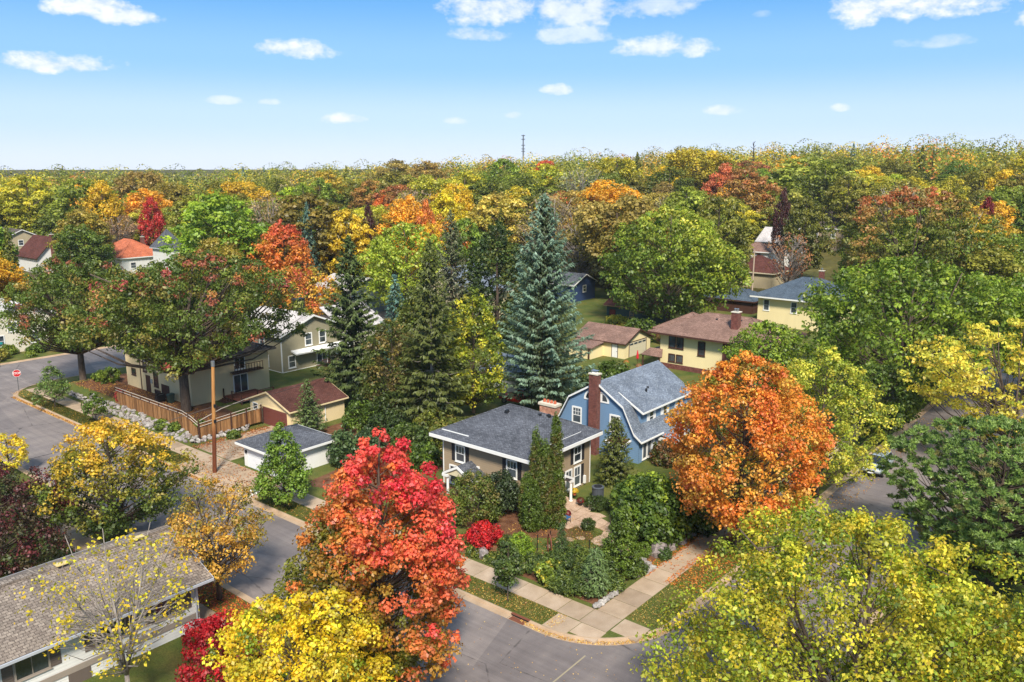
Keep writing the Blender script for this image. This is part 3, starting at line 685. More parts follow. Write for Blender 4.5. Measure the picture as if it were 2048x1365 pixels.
def fan(u0, s_):
    m_ = MB(); n = 8; P = [(u0, 6.05)] + [(u0 + s_ * math.cos(R(90 * k / n)) * 1.0, 6.05 + .95 * math.sin(R(90 * k / n))) for k in range(n + 1)]
    for k in range(1, n + 1):
        a, b = P[k], P[k + 1]; ia = (u0 + (a[0] - u0) * .8, 6.05 + (a[1] - 6.05) * .8); ib = (u0 + (b[0] - u0) * .8, 6.05 + (b[1] - 6.05) * .8)
        pts = [Sf.p(*ia, .06), Sf.p(*a, .06), Sf.p(*b, .06), Sf.p(*ib, .06)]; m_.slab(pts, .06, Vector((0, -1, 0)))
    Sf.box(m_, min(u0, u0 + s_ * 1.0), max(u0, u0 + s_ * 1.0), 5.93, 6.07, .0, .065); Sf.box(m_, min(u0, u0 + s_ * .2), max(u0, u0 + s_ * .2), 6.07, 6.85, 0, .06)
    o = m_.build('fan_window', M_WHITE, H); g = MB(); g.poly([Sf.p(u0, 6.06, .025)] + [Sf.p(u0 + s_ * math.cos(R(90 * k / n)) * .82, 6.06 + .78 * math.sin(R(90 * k / n)), .025) for k in range(n + 1)]); g.build('pane', M_GLASS, o)
fan(-15.95, 1); fan(-16.9, -1)
ch = chimney(H, -16.45, 23.85, .3, 8.75, .95, .66, BRK, CAPST, 0)
MB().box(-16.7, -16.2, 23.7, 24.0, 8.87, 9.0).build('flue', M_WHITE, ch); MB().box(-16.8, -16.1, 23.6, 24.1, 9.1, 9.14).build('flue_cap', plain('galvanised', (170, 172, 174), .35, .8), ch)
for (u, w_) in ((25.3, .62), (26.15, .62)): window(H, Face('E', -11.5), u, .9, w_, 1.75, M_WHITE, (1, 1), .12, False)
Face('E', -11.5).box(MB(), 26.75, 27.1, .75, 2.75, 0, .08).build('pilaster', M_WHITE, H)
pr = MB(); pr.slab([(-11.5, 27.6, 2.75), (-9.4, 27.6, 2.45), (-9.4, 29.3, 3.5), (-11.5, 29.3, 3.6)], .1); pr.slab([(-11.5, 29.3, 3.6), (-9.4, 29.3, 3.5), (-9.4, 31, 2.45), (-11.5, 31, 2.75)], .1); po = pr.build('porch_roof', RF_BL, H)
f = MB(); f.box(-9.6, -9.4, 27.7, 30.9, 2.1, 2.42); f.poly([(-9.45, 27.7, 2.42), (-9.45, 30.9, 2.42), (-9.45, 29.3, 3.4)]); f.box(-11.5, -9.4, 27.65, 27.8, 2.1, 2.42); f.build('fascia', M_WHITE, po)
for yy in (27.8, 30.8): MB().box(-9.6, -9.42, yy - .09, yy + .09, .5, 2.1).build('column', M_WHITE, H)
MB().box(-11.4, -9.3, 27.5, 31.1, .3, .7).build('porch_floor', M_CONC2, H)
window(H, Face('E', -11.5), 28.3, 1.0, .8, 1.3, M_WHITE, (3, 3), .1, False); door(H, Face('E', -11.5), 29.6, .7, .95, 1.95, M_WHITE, M_WHITE, .1, (.45, .9))
# low bay on the gable end, vents on the roof
b_ = MB(); b_.box(-14.2, -12.6, 23.1, 24.15, .3, 2.5); b_.build('bay', S_BLUE, H); window(H, Face('S', 23.1), -13.3, 1.0, .7, 1.2, M_WHITE, (1, 1), .1)
m = MB(); m.slab([(-14.6, 22.8, 2.55), (-12.3, 22.8, 2.55), (-12.3, 24.15, 2.8), (-14.6, 24.15, 2.8)], .14); m.build('bay_roof', M_WHITE, H); MB().slab([(-14.4, 22.95, 2.6), (-12.45, 22.95, 2.6), (-12.45, 24.15, 2.83), (-14.4, 24.15, 2.83)], .02).build('bay_gravel', M_MULCH, H)
for (x, y) in ((-13.6, 28.9), (-13.9, 29.7)): MB().lathe([(.09, 0), (.09, .3), (.16, .33), (.05, .42)], (x, y, 6.35), 8).build('roof_vent', M_DARK, rf)
# back entry with orange brick chimney
MB().box(-23.6, -21.2, 26, 30.5, .3, 2.7).build('sun_porch', S_BLUE, H); MB().slab([(-23.9, 25.7, 2.75), (-21.2, 25.7, 3.3), (-21.2, 30.8, 3.3), (-23.9, 30.8, 2.75)], .14).build('porch_roof', RF_BL, H)
c = thing('brick_chimney', (-22.6, 24.6, .5), 'broad orange brick chimney with pale cap beside the blue house', 'chimney')
MB().box(-23.5, -21.5, 24.2, 25.1, .3, 4.3).build('stack', BRK2, c); MB().box(-23.65, -21.4, 24.1, 25.2, 4.3, 4.55).build('cap', CAPST, c)
for k in range(4): MB().lathe([(.16, 0), (.17, .12), (.12, .3)], (-23.2 + k * .45, 24.65, 4.55), 8).build('flue_pot', plain('terracotta', (176, 92, 62), .8), c)

# --- white house with the long brown roof (south of the street)
H = thing('white_house', (-21.5, -28, .13), 'white-sided two-storey house with long weathered brown roof', 'house')
walls(H, -26.4, -18.1, -45, -17.7, .1, 3.7, S_WHITE, True, .2, gable='y', rise=1.7, corner=M_WHITE)
rf = roof_gable(H, -27.3, -17.3, -45.6, -17.0, 3.55, 1.95, 'y', RF_OLD, paint('grey_gutter', (176, 178, 182), .08), .12)
MB().box(-22.55, -22.05, -45.6, -17.05, 5.43, 5.56).build('ridge_vent', RF_OLD, rf)
for y in (-19.2, -23.8, -27.6, -31.9): MB().box(-22.25, -21.85, y - .35, y + .35, 5.56, 5.62).build('vent_cap', plain('yellowed', (206, 182, 120), .8), rf)
E = Face('E', -18.1); TB = paint('taupe_shutter', (104, 92, 84), .1)
for y in (-19.6, -23.1, -27.3): window(H, E, y, 1.85, 1.6, 1.25, paint('taupe_trim', (150, 138, 126), .08), (2, 1), .1, False, (TB, .55))
E.box(MB(), -30, -17.7, .9, 1.25, .02, .07).build('band_board', paint('taupe_trim', (150, 138, 126), .08), H)
E.box(MB(), -25.6, -24.4, .1, 1.0, .02, .06).build('lower_panel', TB, H)
for y in (-17.9, -29.2): MB().tube([(-17.95, y, .2), (-17.95, y, 3.3), (-17.4, y, 3.5)], .05, 6).build('downspout', paint('grey_gutter', (176, 178, 182), .08), H)

# --- cream stucco house
H = thing('cream_house', (-69, 11, 1.0), 'cream stucco two-storey house with dark brown trim behind the fence', 'house')
walls(H, -77, -61.2, 6.4, 17, .8, 6.3, S_CREAM, False)
rf = roof_hip(H, -77.7, -60.5, 5.7, 17.7, 6.35, 1.6, shingle('dark_brown_shingle', (84, 74, 70), (100, 90, 84)), paint('dark_fascia', (120, 110, 96), .1), .22)
S = Face('S', 6.4); E = Face('E', -61.2)
bt = MB(); S.box(bt, -73.3, -73.1, 1.0, 6.2, 0, .04); bt.build('trim_board', T_BROWN, H)
window(H, S, -75.1, 5.1, .9, .6, T_BROWN, (1, 1), .1, False); window(H, S, -75.0, 2.7, .95, .7, T_BROWN, (1, 1), .1, False); window(H, S, -72.0, 3.6, .7, 1.7, T_BROWN, (1, 1), .12)
window(H, S, -69.4, 2.1, .8, 1.7, T_BROWN, (1, 1), .14); door(H, S, -71.4, 1.05, .85, 2.0, T_BROWN, T_BROWN); window(H, S, -69.2, .95, 1.2, .55, T_BROWN, (2, 1), .12, False)
S.box(MB(), -70.6, -70.3, 2.3, 2.8, 0, .15).build('meter_box', paint('meter_grey', (140, 146, 148), .1), H)
S.box(MB(), -68.2, -66.3, 1.0, 2.6, .0, .03).build('cellar_panel', T_BROWN, H)
door(H, E, 12.9, 1.5, 1.8, 2.1, M_GLASS, M_WHITE, .12); E.box(MB(), 12.86, 12.94, 1.5, 3.6, .036, .06).build('door_stile', M_WHITE, H)
window(H, E, 12.9, 4.4, 1.3, 1.4, M_WHITE, (2, 1), .12, False)
MB().box(-61.2, -60.2, 11.6, 15.6, 4.0, 4.16).build('balcony_floor', T_BROWN, H)
m = MB()
for k in range(11): m.box(-60.27, -60.21, 11.6 + k * .39, 11.66 + k * .39, 4.16, 5.0)
m.box(-60.3, -60.2, 11.6, 15.6, 5.0, 5.07); m.build('balcony_rail', T_BROWN, H)
# deck of the cream house, plank by plank
D = thing('deck', (-59, 12.5, 1.0), 'dark stained wooden deck with railing outside the patio door', 'deck')
pl = MB().box(-2.0, 2.0, -.065, .065, -.02, .02).mesh('plank', paint('deck_wood', (110, 62, 46), .2, .8))
for k in range(32):
    o = bpy.data.objects.new('plank', pl); col.objects.link(o); o.parent = D; o.location = (-59.15 + 59, 10.4 + k * .14 - 12.5, .42)
for (x, y) in ((-57.2, 10.4), (-57.2, 12.6), (-57.2, 14.8), (-59.2, 10.4), (-61, 10.4)): MB().box(x - .06, x + .06, y - .06, y + .06, 1.0, 2.4).build('post', T_BROWN, D)
for z in (1.75, 2.32): MB().box(-57.23, -57.17, 10.46, 14.74, z, z + .07).build('rail', T_BROWN, D); MB().box(-59.14, -57.26, 10.37, 10.43, z, z + .07).build('rail', T_BROWN, D)
for k in range(3): MB().box(-60.9, -59.3, 10.05 - k * .3, 10.33 - k * .3, 1.05, 1.3 - k * .1).build('step', T_BROWN, D)

# --- garages by the street
H = thing('white_garage', (-38.6, 3.6, .13), 'low white garage with charcoal hip roof facing the street', 'garage')
walls(H, -41.4, -35.6, .55, 6.7, .1, 2.5, M_WHITE, False); roof_hip(H, -41.9, -35.1, .0, 7.2, 2.55, 1.35, RF_DK, M_WHITE, .22)
garage_door(H, Face('S', .55), -38.3, .15, 4.7, 2.05, paint('white_door', (222, 224, 226), .04), M_WHITE, 5)
Face('S', .55).box(MB(), -41.05, -40.9, 1.5, 1.8, 0, .14).build('lantern', M_DARK, H)
H = thing('brown_roof_garage', (-50.3, 13.3, .13), 'cream garage with dark brown gable roof and maroon door', 'garage')
walls(H, -54.2, -46.5, 9.6, 17.0, .1, 2.6, S_CREAM, False, gable='y', rise=1.45)
roof_gable(H, -54.6, -46.1, 9.25, 17.3, 2.55, 1.6, 'y', shingle('maroon_shingle', (86, 54, 48), (100, 66, 58)), S_CREAM, .1)
garage_door(H, Face('S', 9.6), -49.4, .15, 4.6, 2.0, paint('maroon_door', (110, 62, 54), .1), S_CREAM, 5); window(H, Face('S', 9.6), -53.1, 1.5, .8, .7, M_WHITE, (1, 1), .1, False)
MB().tube([(-46.42, 14.2, .3), (-46.42, 14.2, 2.5)], .05, 6).build('downspout', M_WHITE, H)

# --- olive house with white trim and back stairs
H = thing('olive_house', (-71, 28, .5), 'olive lap-sided gabled house with white trim and pale roof', 'house')
walls(H, -78, -66.6, 22.7, 33.2, .9, 6.3, S_TAN, True, .19, gable='x', rise=2.1, corner=M_WHITE)
roof_gable(H, -78.4, -66.1, 22.2, 33.7, 6.2, 2.3, 'x', RF_PALE, M_WHITE, .14)
MB().box(-77.9, -66.7, 22.8, 33.1, .1, .9).build('foundation', paint('rubble', (150, 136, 118), .2), H)
E = Face('E', -66.6); S = Face('S', 22.7)
E.box(MB(), 22.7, 33.2, .85, 1.1, .02, .08).build('band_board', M_WHITE, H); S.box(MB(), -78, -66.6, .85, 1.1, .02, .08).build('band_board', M_WHITE, H)
window(H, E, 27.2, 4.3, .95, 1.5, M_WHITE, (1, 1), .15); window(H, E, 29.6, 4.3, .95, 1.5, M_WHITE, (1, 1), .15); window(H, E, 24.3, 1.6, .95, 1.5, M_WHITE, (1, 1), .14); window(H, E, 32.2, 2.2, .6, 1.0, M_WHITE, (1, 1), .14, False)
door(H, E, 29.4, 1.15, 1.7, 2.1, M_GLASS, M_WHITE, .14); E.box(MB(), 29.35, 29.45, 1.15, 3.25, .036, .06).build('door_stile', M_WHITE, H)
window(H, S, -70.2, 1.6, .95, 1.4, M_WHITE, (1, 1), .14); window(H, S, -73.4, 1.6, .95, 1.4, M_WHITE, (1, 1), .14); window(H, S, -71, 4.3, .95, 1.4, M_WHITE, (1, 1), .14)
MB().slab([(-66.6, 24.2, 3.9), (-65.3, 24.2, 3.6), (-65.3, 34.2, 3.6), (-66.6, 34.2, 3.9)], .2).build('pent_roof', M_WHITE, H)
MB().box(-65.55, -65.4, 33.4, 33.55, .8, 3.45).build('post', M_WHITE, H)
MB().box(-74, -66.7, 33.4, 41, .3, 5.4).build('north_wing', paint('pale_wing', (190, 184, 160), .06), H); MB().slab([(-66.2, 33.4, 5.4), (-66.2, 41.5, 5.4), (-72, 41.5, 8.2), (-72, 33.4, 8.2)], .14).build('wing_roof', RF_PALE, H)
for y in (34.3, 35.6): window(H, Face('E', -66.7), y, 3.7, .8, 1.3, M_WHITE, (1, 1), .12)
chimney(H, -72.6, 30.2, 7.3, 9.7, 1.0, 1.5, M_DARK, M_DARK, 0)
st = thing('back_steps', (-64.6, 31.3, .2), 'pale timber steps with brown railing at the back of the olive house', 'steps')
for k in range(6): MB().box(-66.5 + k * .42, -66.08 + k * .42, 30.6, 33.0, .1, 1.15 - k * .17).build('step', paint('step_wood', (164, 146, 126), .15), st)
MB().box(-66.5, -65.0, 28.2, 30.55, .95, 1.1).build('landing', T_BROWN, st)
for (x, y) in ((-65.05, 28.25), (-65.05, 30.5), (-63.9, 30.55)): MB().box(x - .05, x + .05, y - .05, y + .05, .2, 2.1 if x < -64.5 else 1.4).build('post', T_BROWN, st)
m = MB(); [m.box(-65.1, -65.0, 28.3, 30.45, z, z + .07) for z in (1.5, 2.05)]; [m.box(-65.08, -65.02, 28.4 + k * .2, 28.44 + k * .2, 1.1, 2.05) for k in range(10)]; m.hull8([(-65.05, 30.5, 2.0), (-65.0, 30.6, 2.0), (-65.0, 30.6, 2.1), (-65.05, 30.5, 2.1)], [(-63.9, 30.5, 1.3), (-63.9, 30.6, 1.3), (-63.9, 30.6, 1.4), (-63.9, 30.5, 1.4)]); m.build('railing', T_BROWN, st)

# --- yellow stucco house and its garage
H = thing('yellow_house', (-23.5, 66, .3), 'yellow stucco house with brown hip roof, brown trim and brick chimney', 'house')
walls(H, -29.8, -14, 60.4, 70, .1, 5.75, S_YELL, False); rf = roof_hip(H, -31.2, -12.6, 59.2, 71.2, 5.8, 2.5, RF_BR, T_BROWN, .25)
roof_hip(H, -33.5, -25, 64.5, 73, 5.2, 2.2, RF_BR, T_BROWN, .2)
S = Face('S', 60.4); DKT = T_BROWN
S.box(MB(), -29.8, -14, .1, 1.3, .0, .04).build('brick_base', BRK, H); S.box(MB(), -20.3, -19.0, 1.3, 5.7, 0, .05).build('brick_panel', BRK, H)
window(H, S, -27.9, 3.7, .85, 1.5, DKT, (2, 1), .14); window(H, S, -26.7, 3.7, .85, 1.5, DKT, (2, 1), .14); window(H, S, -27.9, 1.7, .8, .9, DKT, (3, 2), .14, False); window(H, S, -26.7, 1.7, .8, .9, DKT, (3, 2), .14, False)
window(H, S, -23.4, 3.2, .8, 1.7, DKT, (3, 2), .16, False); window(H, S, -16.5, 3.6, 1.0, 1.5, DKT, (2, 1), .14)
chimney(rf, -19.6, 62.6, 6.2, 9.3, 1.0, 1.0, BRK, CAPST, 2); vents(rf, [(-23.0, 63.9, 7.6), (-19.6, 64.3, 7.75)])
MB().slab([(-32.4, 60.4, 2.5), (-29.8, 60.4, 3.3), (-29.8, 64, 3.3), (-32.4, 64, 2.5)], .12).build('hood_roof', RF_BR, H); MB().slab([(-32.0, 58.8, 2.4), (-28.6, 58.8, 2.4), (-29.4, 60.4, 3.2), (-31.4, 60.4, 3.2)], .12).build('hood_roof', RF_BR, H)
for x in (-31.8, -29.2): MB().box(x - .08, x + .08, 59.0, 59.16, .2, 2.3).build('post', DKT, H)
m = MB(); m.box(-32.6, -29.85, 64.2, 68, 3.3, 3.5); [m.box(-32.6, -32.54, 64.2 + k * .3, 64.26 + k * .3, 3.5, 4.6) for k in range(13)]; m.box(-32.62, -32.5, 64.2, 68, 4.6, 4.68); m.build('balcony', paint('cedar', (130, 84, 58), .15), H)
H = thing('yellow_garage', (-41, 66.5, .2), 'yellow garage with brown gable roof and row of door lights', 'garage')
walls(H, -46, -37.2, 62.8, 70.4, .1, 2.6, S_YELL, False, gable='x', rise=1.6); roof_gable(H, -46.4, -36.8, 62.4, 70.8, 2.55, 1.75, 'x', RF_BR, T_BROWN, .1)
door(H, Face('S', 62.8), -38.9, .2, 1.0, 2.0, M_WHITE, T_BROWN, .06); garage_door(H, Face('E', -37.2), 66.6, .2, 4.9, 2.2, paint('beige_door', (206, 196, 166), .05), T_BROWN, 4, 4)
MB().slab([(-45.5, 59, 2.0), (-40.6, 59, 2.0), (-40.6, 62.8, 2.5), (-45.5, 62.8, 2.5)], .12).build('lean_to_roof', RF_BR, H); MB().box(-45, -41, 59.4, 62.8, .1, 1.9).build('lean_to', S_YELL, H)
for x in (-42.6, -41.2): MB().box(x - .08, x + .08, 59.1, 59.3, .2, 1.95).build('post', T_BROWN, H)

# --- houses further off: one builder
def simple_house(name, label, x0, x1, y0, y1, z0, hw, axis, rise, wm, rm, tm, wins=(), over=.5, lap=False, chim=None, hip=False, cat='house', base=True):
    z0 = max(z0 if z0 < 1 else 0, min(float(hill(x, y)) for x in (x0, x1) for y in (y0, y1)) + .1)
    h = thing(name, ((x0 + x1) / 2, (y0 + y1) / 2, z0), label, cat); zt = z0 + hw
    walls(h, x0, x1, y0, y1, z0 - .9, zt, wm, lap, .25, gable=None if hip else axis, rise=rise * .93)
    if hip: roof_hip(h, x0 - over, x1 + over, y0 - over, y1 + over, zt, rise, rm, tm, .25)
    else: roof_gable(h, x0 - over, x1 + over, y0 - over, y1 + over, zt - .02, rise, axis, rm, tm, .14)
    for (sd_, u, z, w_, h_) in wins: window(h, Face(sd_, {'S': y0, 'E': x1, 'N': y1, 'W': x0}[sd_]), u, z0 + z, w_, h_, tm, (1, 1), .13)
    if chim: chimney(h, chim[0], chim[1], zt, zt + chim[2], .8, .8, chim[3] if len(chim) > 3 else BRK, CAPST, 1)
    return h
GRN = paint('dark_green_wall', (58, 78, 76), .1)
H = simple_house('green_shed', 'dark teal green shed with brown roof behind the blue spruce', -57.5, -48, 89, 95, 0, 3.0, 'x', 1.6, GRN, RF_RED, paint('shed_trim', (140, 112, 84), .1), [('S', -52.0, 1.2, .7, .9)])
door(H, Face('S', 89), -56.2, .1, 1.2, 2.1, paint('red_door', (120, 52, 44), .1), T_BROWN)
simple_house('yellow_hip_house', 'pale yellow house with blue-grey hip roof and brick chimney', -32.6, -18, 100.5, 112, 0, 5.8, 'x', 3.2, S_YELL, shingle('slate_shingle', (74, 86, 98), (90, 102, 114)), M_WHITE, [('S', -31.0, 3.3, .9, 1.8), ('S', -26, 3.3, .9, 1.8)], 1.1, hip=True, chim=(-24.5, 109, 4.2))
simple_house('slate_roof_garage', 'low dark slate roofed garage by the alley', -49, -38.5, 112, 120, 0, 2.5, 'y', 1.8, T_BROWN, shingle('slate_shingle', (74, 86, 98), (90, 102, 114)), T_BROWN, cat='garage', hip=True)
simple_house('alley_garage', 'tan alley garage with dark red-brown hip roof', -58, -47, 142, 152, 0.2, 3.6, 'x', 3.4, paint('tan_wall', (172, 158, 128), .08), RF_RED, paint('pale_tan', (200, 188, 160), .06), hip=True, cat='garage')
simple_house('white_back_house', 'white house with pale grey roof and green barge boards', -64, -55, 172, 184, 1.5, 6.5, 'x', 3.6, S_WHITE, RF_PALE, paint('green_trim', (40, 74, 62), .1), [('E', 176, 2.5, 1, 1.6), ('E', 180, 2.5, 1, 1.6), ('E', 178, 6.2, .9, 1.4), ('S', -62, 4, 1, 1.6), ('S', -58, 4, 1, 1.6)])
simple_house('white_annex', 'white two-storey annex with brown hip roof and open balcony', -66, -57, 163, 171, 1.0, 5.2, 'x', 2.0, S_WHITE, RF_BR, M_WHITE, [('S', -64.5, 3.2, 1.1, 1.6), ('S', -62.2, 3.2, 1.1, 1.6), ('S', -59.5, 3.2, 1.1, 1.6), ('S', -63, .8, 1.4, 1.6)], hip=True)
simple_house('taupe_house', 'taupe house with steep dark brown hip roof in the trees', -66, -52, 205, 220, 4, 6.5, 'x', 5.0, paint('taupe_wall', (150, 132, 110), .1), shingle('dark_brown_shingle', (84, 74, 70), (100, 90, 84)), M_WHITE, [('S', -55, 3.8, 1, 1.7), ('S', -60, 3.8, 1, 1.7)], hip=True)
simple_house('slate_house', 'white gabled house with slate roof and red chimney on the wooded hill', -45, -31, 255, 266, 4, 7.0, 'x', 3.6, S_WHITE, shingle('slate_shingle', (74, 86, 98), (90, 102, 114)), M_WHITE, [('S', -35, 3.5, 1, 1.5)], chim=(-43.5, 257, 5.2))
simple_house('red_gable_house', 'white house with steep red-brown gable roof and front chimney', -219, -206, 45.5, 55, 1.2, 4.0, 'x', 5.3, S_WHITE, RF_RED, T_BROWN, [('E', 53, 1.4, 1.2, 1.5), ('E', 51.3, 4.4, 1.0, 1.4), ('E', 47.6, 1.4, .9, 1.5)], chim=(-205.6, 49.4, 6.0))
simple_house('terracotta_house', 'white bungalow with terracotta orange hip roof', -204, -188, 59, 71, 1.2, 4.4, 'x', 4.2, S_WHITE, RF_ORG, M_WHITE, [('E', 62, 1.6, 1.3, 1.4), ('E', 67.5, 1.6, 1.3, 1.4), ('S', -192, 1.6, 1.3, 1.4)], hip=True, chim=(-194, 68, 4.6))
simple_house('turret_house', 'white house with narrow dark pointed roof', -180, -174.5, 63.5, 69, 1.0, 7.6, 'y', 4.6, S_WHITE, RF_DK, paint('grey_gutter', (176, 178, 182), .08), [('E', 66, 4, .9, 1.4)], hip=True)
simple_house('tan_far_house', 'tan house with white windows behind the bare trunks', -252, -238, 48, 60, 2, 6, 'x', 3, paint('tan_wall', (172, 158, 128), .08), shingle('dark_brown_shingle', (84, 74, 70), (100, 90, 84)), M_WHITE, [('E', 51, 1.5, 1.2, 1.6), ('E', 56, 1.5, 1.2, 1.6), ('E', 53.5, 4.4, 1.2, 1.4)])
simple_house('white_stucco_house', 'white house with grey roof across the cross street', -128, -113, 1, 13, .2, 5.2, 'x', 2.6, paint('ivory_stucco', (214, 204, 184), .06, .9), RF_PALE, M_WHITE, [('E', 4, 1.2, 1.2, 1.6), ('E', 9, 1.2, 1.2, 1.6), ('E', 6, 3.4, 1.2, 1.3), ('S', -116, 1.4, 1.2, 1.6), ('S', -122, 1.4, 1.2, 1.6)])
simple_house('grey_gable_house', 'cream gabled house with steep grey roof behind the dark spruces', -79, -68, 62, 72, .2, 6.6, 'y', 4.6, paint('cream_wall', (206, 190, 150), .06), RF_BL, paint('cream_trim', (226, 214, 186), .05), [('S', -73.5, 6.6, 1.4, 1.4), ('S', -76, 3, 1, 1.5), ('E', 67, 3, 1, 1.5)], .8)
simple_house('violet_roof_house', 'cream house with violet-grey roof and thin brick chimney in the yellow trees', -196, -180, 123, 135, 4, 7.4, 'x', 4.6, paint('cream_wall', (206, 190, 150), .06), shingle('violet_shingle', (92, 84, 98), (110, 102, 114)), M_WHITE, [('E', 127, 4, 1, 1.6), ('E', 131, 4, 1, 1.6), ('S', -184, 4, 1.1, 1.6)], chim=(-188, 130, 6.4))
simple_house('white_shed_garage', 'white garage with blue-grey gable roof behind the red car', -42, -36.4, 36, 43, .3, 2.7, 'x', 1.6, M_WHITE, RF_BL, M_WHITE, cat='garage', lap=True)
simple_house('blue_far_house', 'dark blue house with white window behind the blue spruce', -79, -71, 97, 105, .3, 4.4, 'x', 2.0, paint('navy_wall', (44, 62, 98), .1), RF_DK, M_WHITE, [('E', 101, 2.6, 1, 1.2)])
simple_house('grey_block_house', 'grey-blue house glimpsed under the orange trees', -108, -98, 60, 70, .3, 5.0, 'x', 2.0, paint('grey_blue_wall', (120, 136, 150), .1), RF_PALE, M_WHITE, [('E', 64, 2.5, 1, 1.5)])
# ------------------------------------------------------------------ foliage
def leaf_quads(rng, c, nrm, dirv, L_, W_, fold=.25):
    """kite-shaped folded leaves: centres, normals, pointing directions -> (n,4,3)"""
    n = nrm / (np.linalg.norm(nrm, axis=1, keepdims=True) + 1e-9)
    d = dirv - (dirv * n).sum(1, keepdims=True) * n; d /= (np.linalg.norm(d, axis=1, keepdims=True) + 1e-9)
    s = np.cross(n, d); L_ = np.asarray(L_).reshape(-1, 1); W_ = np.asarray(W_).reshape(-1, 1)
    v = np.empty((len(c), 4, 3))
    v[:, 0] = c - d * L_ * .5; v[:, 2] = c + d * L_ * .5 - n * L_ * .12
    m = c + d * L_ * .04 + n * W_ * fold
    v[:, 1] = m + s * W_ * .5; v[:, 3] = m - s * W_ * .5
    return v
def quad_mesh(name, v, colr, mat):
    n = len(v); me = bpy.data.meshes.new(name)
    me.vertices.add(n * 4); me.vertices.foreach_set('co', v.reshape(-1).astype(np.float32))
    me.loops.add(n * 4); me.loops.foreach_set('vertex_index', np.arange(n * 4, dtype=np.int32))
    me.polygons.add(n); me.polygons.foreach_set('loop_start', np.arange(0, n * 4, 4, dtype=np.int32))
    try: me.polygons.foreach_set('loop_total', np.full(n, 4, dtype=np.int32))
    except Exception: pass
    me.update(calc_edges=True)
    a = me.attributes.new('leafcol', 'FLOAT_COLOR', 'FACE'); rgba = np.ones((n, 4), np.float32); rgba[:, :3] = np.clip(colr, 0, 2)
    a.data.foreach_set('color', rgba.ravel()); me.materials.append(mat); return me
def rand_dir(rng, n):
    v = rng.normal(size=(n, 3)); return v / np.linalg.norm(v, axis=1, keepdims=True)
PROF = {
 'round':  [(0, .35), (.12, .75), (.35, 1.0), (.6, .95), (.8, .7), (.93, .38), (1, .08)],
 'ovoid':  [(0, .3), (.12, .72), (.3, 1.0), (.5, .95), (.7, .75), (.88, .42), (1, .06)],
 'cone':   [(0, .75), (.1, 1.0), (.3, .85), (.6, .52), (.85, .2), (1, .03)],
 'vase':   [(0, .2), (.2, .5), (.45, .85), (.7, 1.0), (.85, .8), (.95, .5), (1, .15)],
 'column': [(0, .7), (.1, .95), (.4, 1.0), (.7, .85), (.9, .5), (1, .08)],
 'ball':   [(0, .6), (.15, .88), (.4, 1.0), (.7, .85), (.9, .5), (1, .15)],
 'flat':   [(0, .5), (.2, .95), (.45, 1.0), (.7, .85), (.9, .5), (1, .1)],
 'maple': [(0, .3), (.1, .72), (.28, 1.0), (.45, .95), (.65, .72), (.82, .44), (.93, .2), (1, .04)],
 'oak': [(0, .22), (.14, .5), (.32, .88), (.52, 1.0), (.72, .9), (.88, .62), (1, .12)],
 'umbrella': [(0, .55), (.25, .9), (.5, 1.0), (.75, .85), (.92, .5), (1, .1)]}
def prof_r(prof, t): p = PROF[prof]; return np.interp(t, [a for a, _ in p], [b for _, b in p])
def crown_pts(rng, n, z0, z1, Rr, prof, lobes=.22, inner=.45, lean=(0, 0), nl=5, droop=0.):
    """clump centres spread through the crown, denser towards the outside"""
    t = rng.random(n * 4); keep = rng.random(n * 4) < np.maximum(prof_r(prof, t), .12); t = t[keep][:n]; n = len(t)
    a = rng.random(n) * 2 * np.pi; f = inner + (1 - inner) * rng.random(n) ** .45
    ph = rng.random((3, 2)) * 6.28
    lob = 1 + lobes * (np.sin(nl * .6 * a + ph[0, 0] + 3.1 * t) * .5 + np.sin((nl - 2) * a + ph[1, 0] - 5 * t) * .35 + np.sin(nl * a + ph[2, 0] + 9 * t) * .3)
    r = Rr * prof_r(prof, t) * lob * f
    z = z0 + (z1 - z0) * t - droop * (r / Rr) ** 2 * (1 - t) * (.6 + .5 * np.sin(3 * a + ph[0, 1]))
    P = np.stack([r * np.cos(a) + lean[0] * t, r * np.sin(a) + lean[1] * t, z], 1)
    return P, f, t
def leafc(c):
    r_, g_, b_ = lin(c)
    if g_ > r_ and b_ < .75 * g_: r_ = r_ + .34 * (g_ - r_); b_ *= .8
    return (min(.9, r_ * 1.2), min(.9, g_ * 1.2), b_)
def srgb_lin(c): return np.array(leafc(c))
def pick(rng, n, pal, w_=None):
    A = np.array([leafc(c) for c in pal]); w_ = None if w_ is None else list(w_)[:len(pal)]; i = rng.choice(len(pal), n, p=None if w_ is None else np.array(w_, float) / sum(w_)); return A[i]
def clump_leaves(rng, P, cr, per, L_, W_, flat=.8, up=.6, out=.8):
    n = len(P); cr = np.broadcast_to(np.asarray(cr, float), (n,)); per = int(per)
    c = np.repeat(P, per, 0); rr = np.repeat(cr, per); d = rand_dir(rng, n * per); d[:, 2] *= flat
    c = c + d * (rr * (rng.random(n * per) ** .4))[:, None]
    nrm = d * out + np.array([0, 0, up]) + rng.normal(size=(n * per, 3)) * .45
    dr = rand_dir(rng, n * per) + d * .8; dr[:, 2] -= .3
    s = rng.uniform(.55, 1.45, n * per)
    return leaf_quads(rng, c, nrm, dr, L_ * s, W_ * s), np.repeat(np.arange(n), per), c
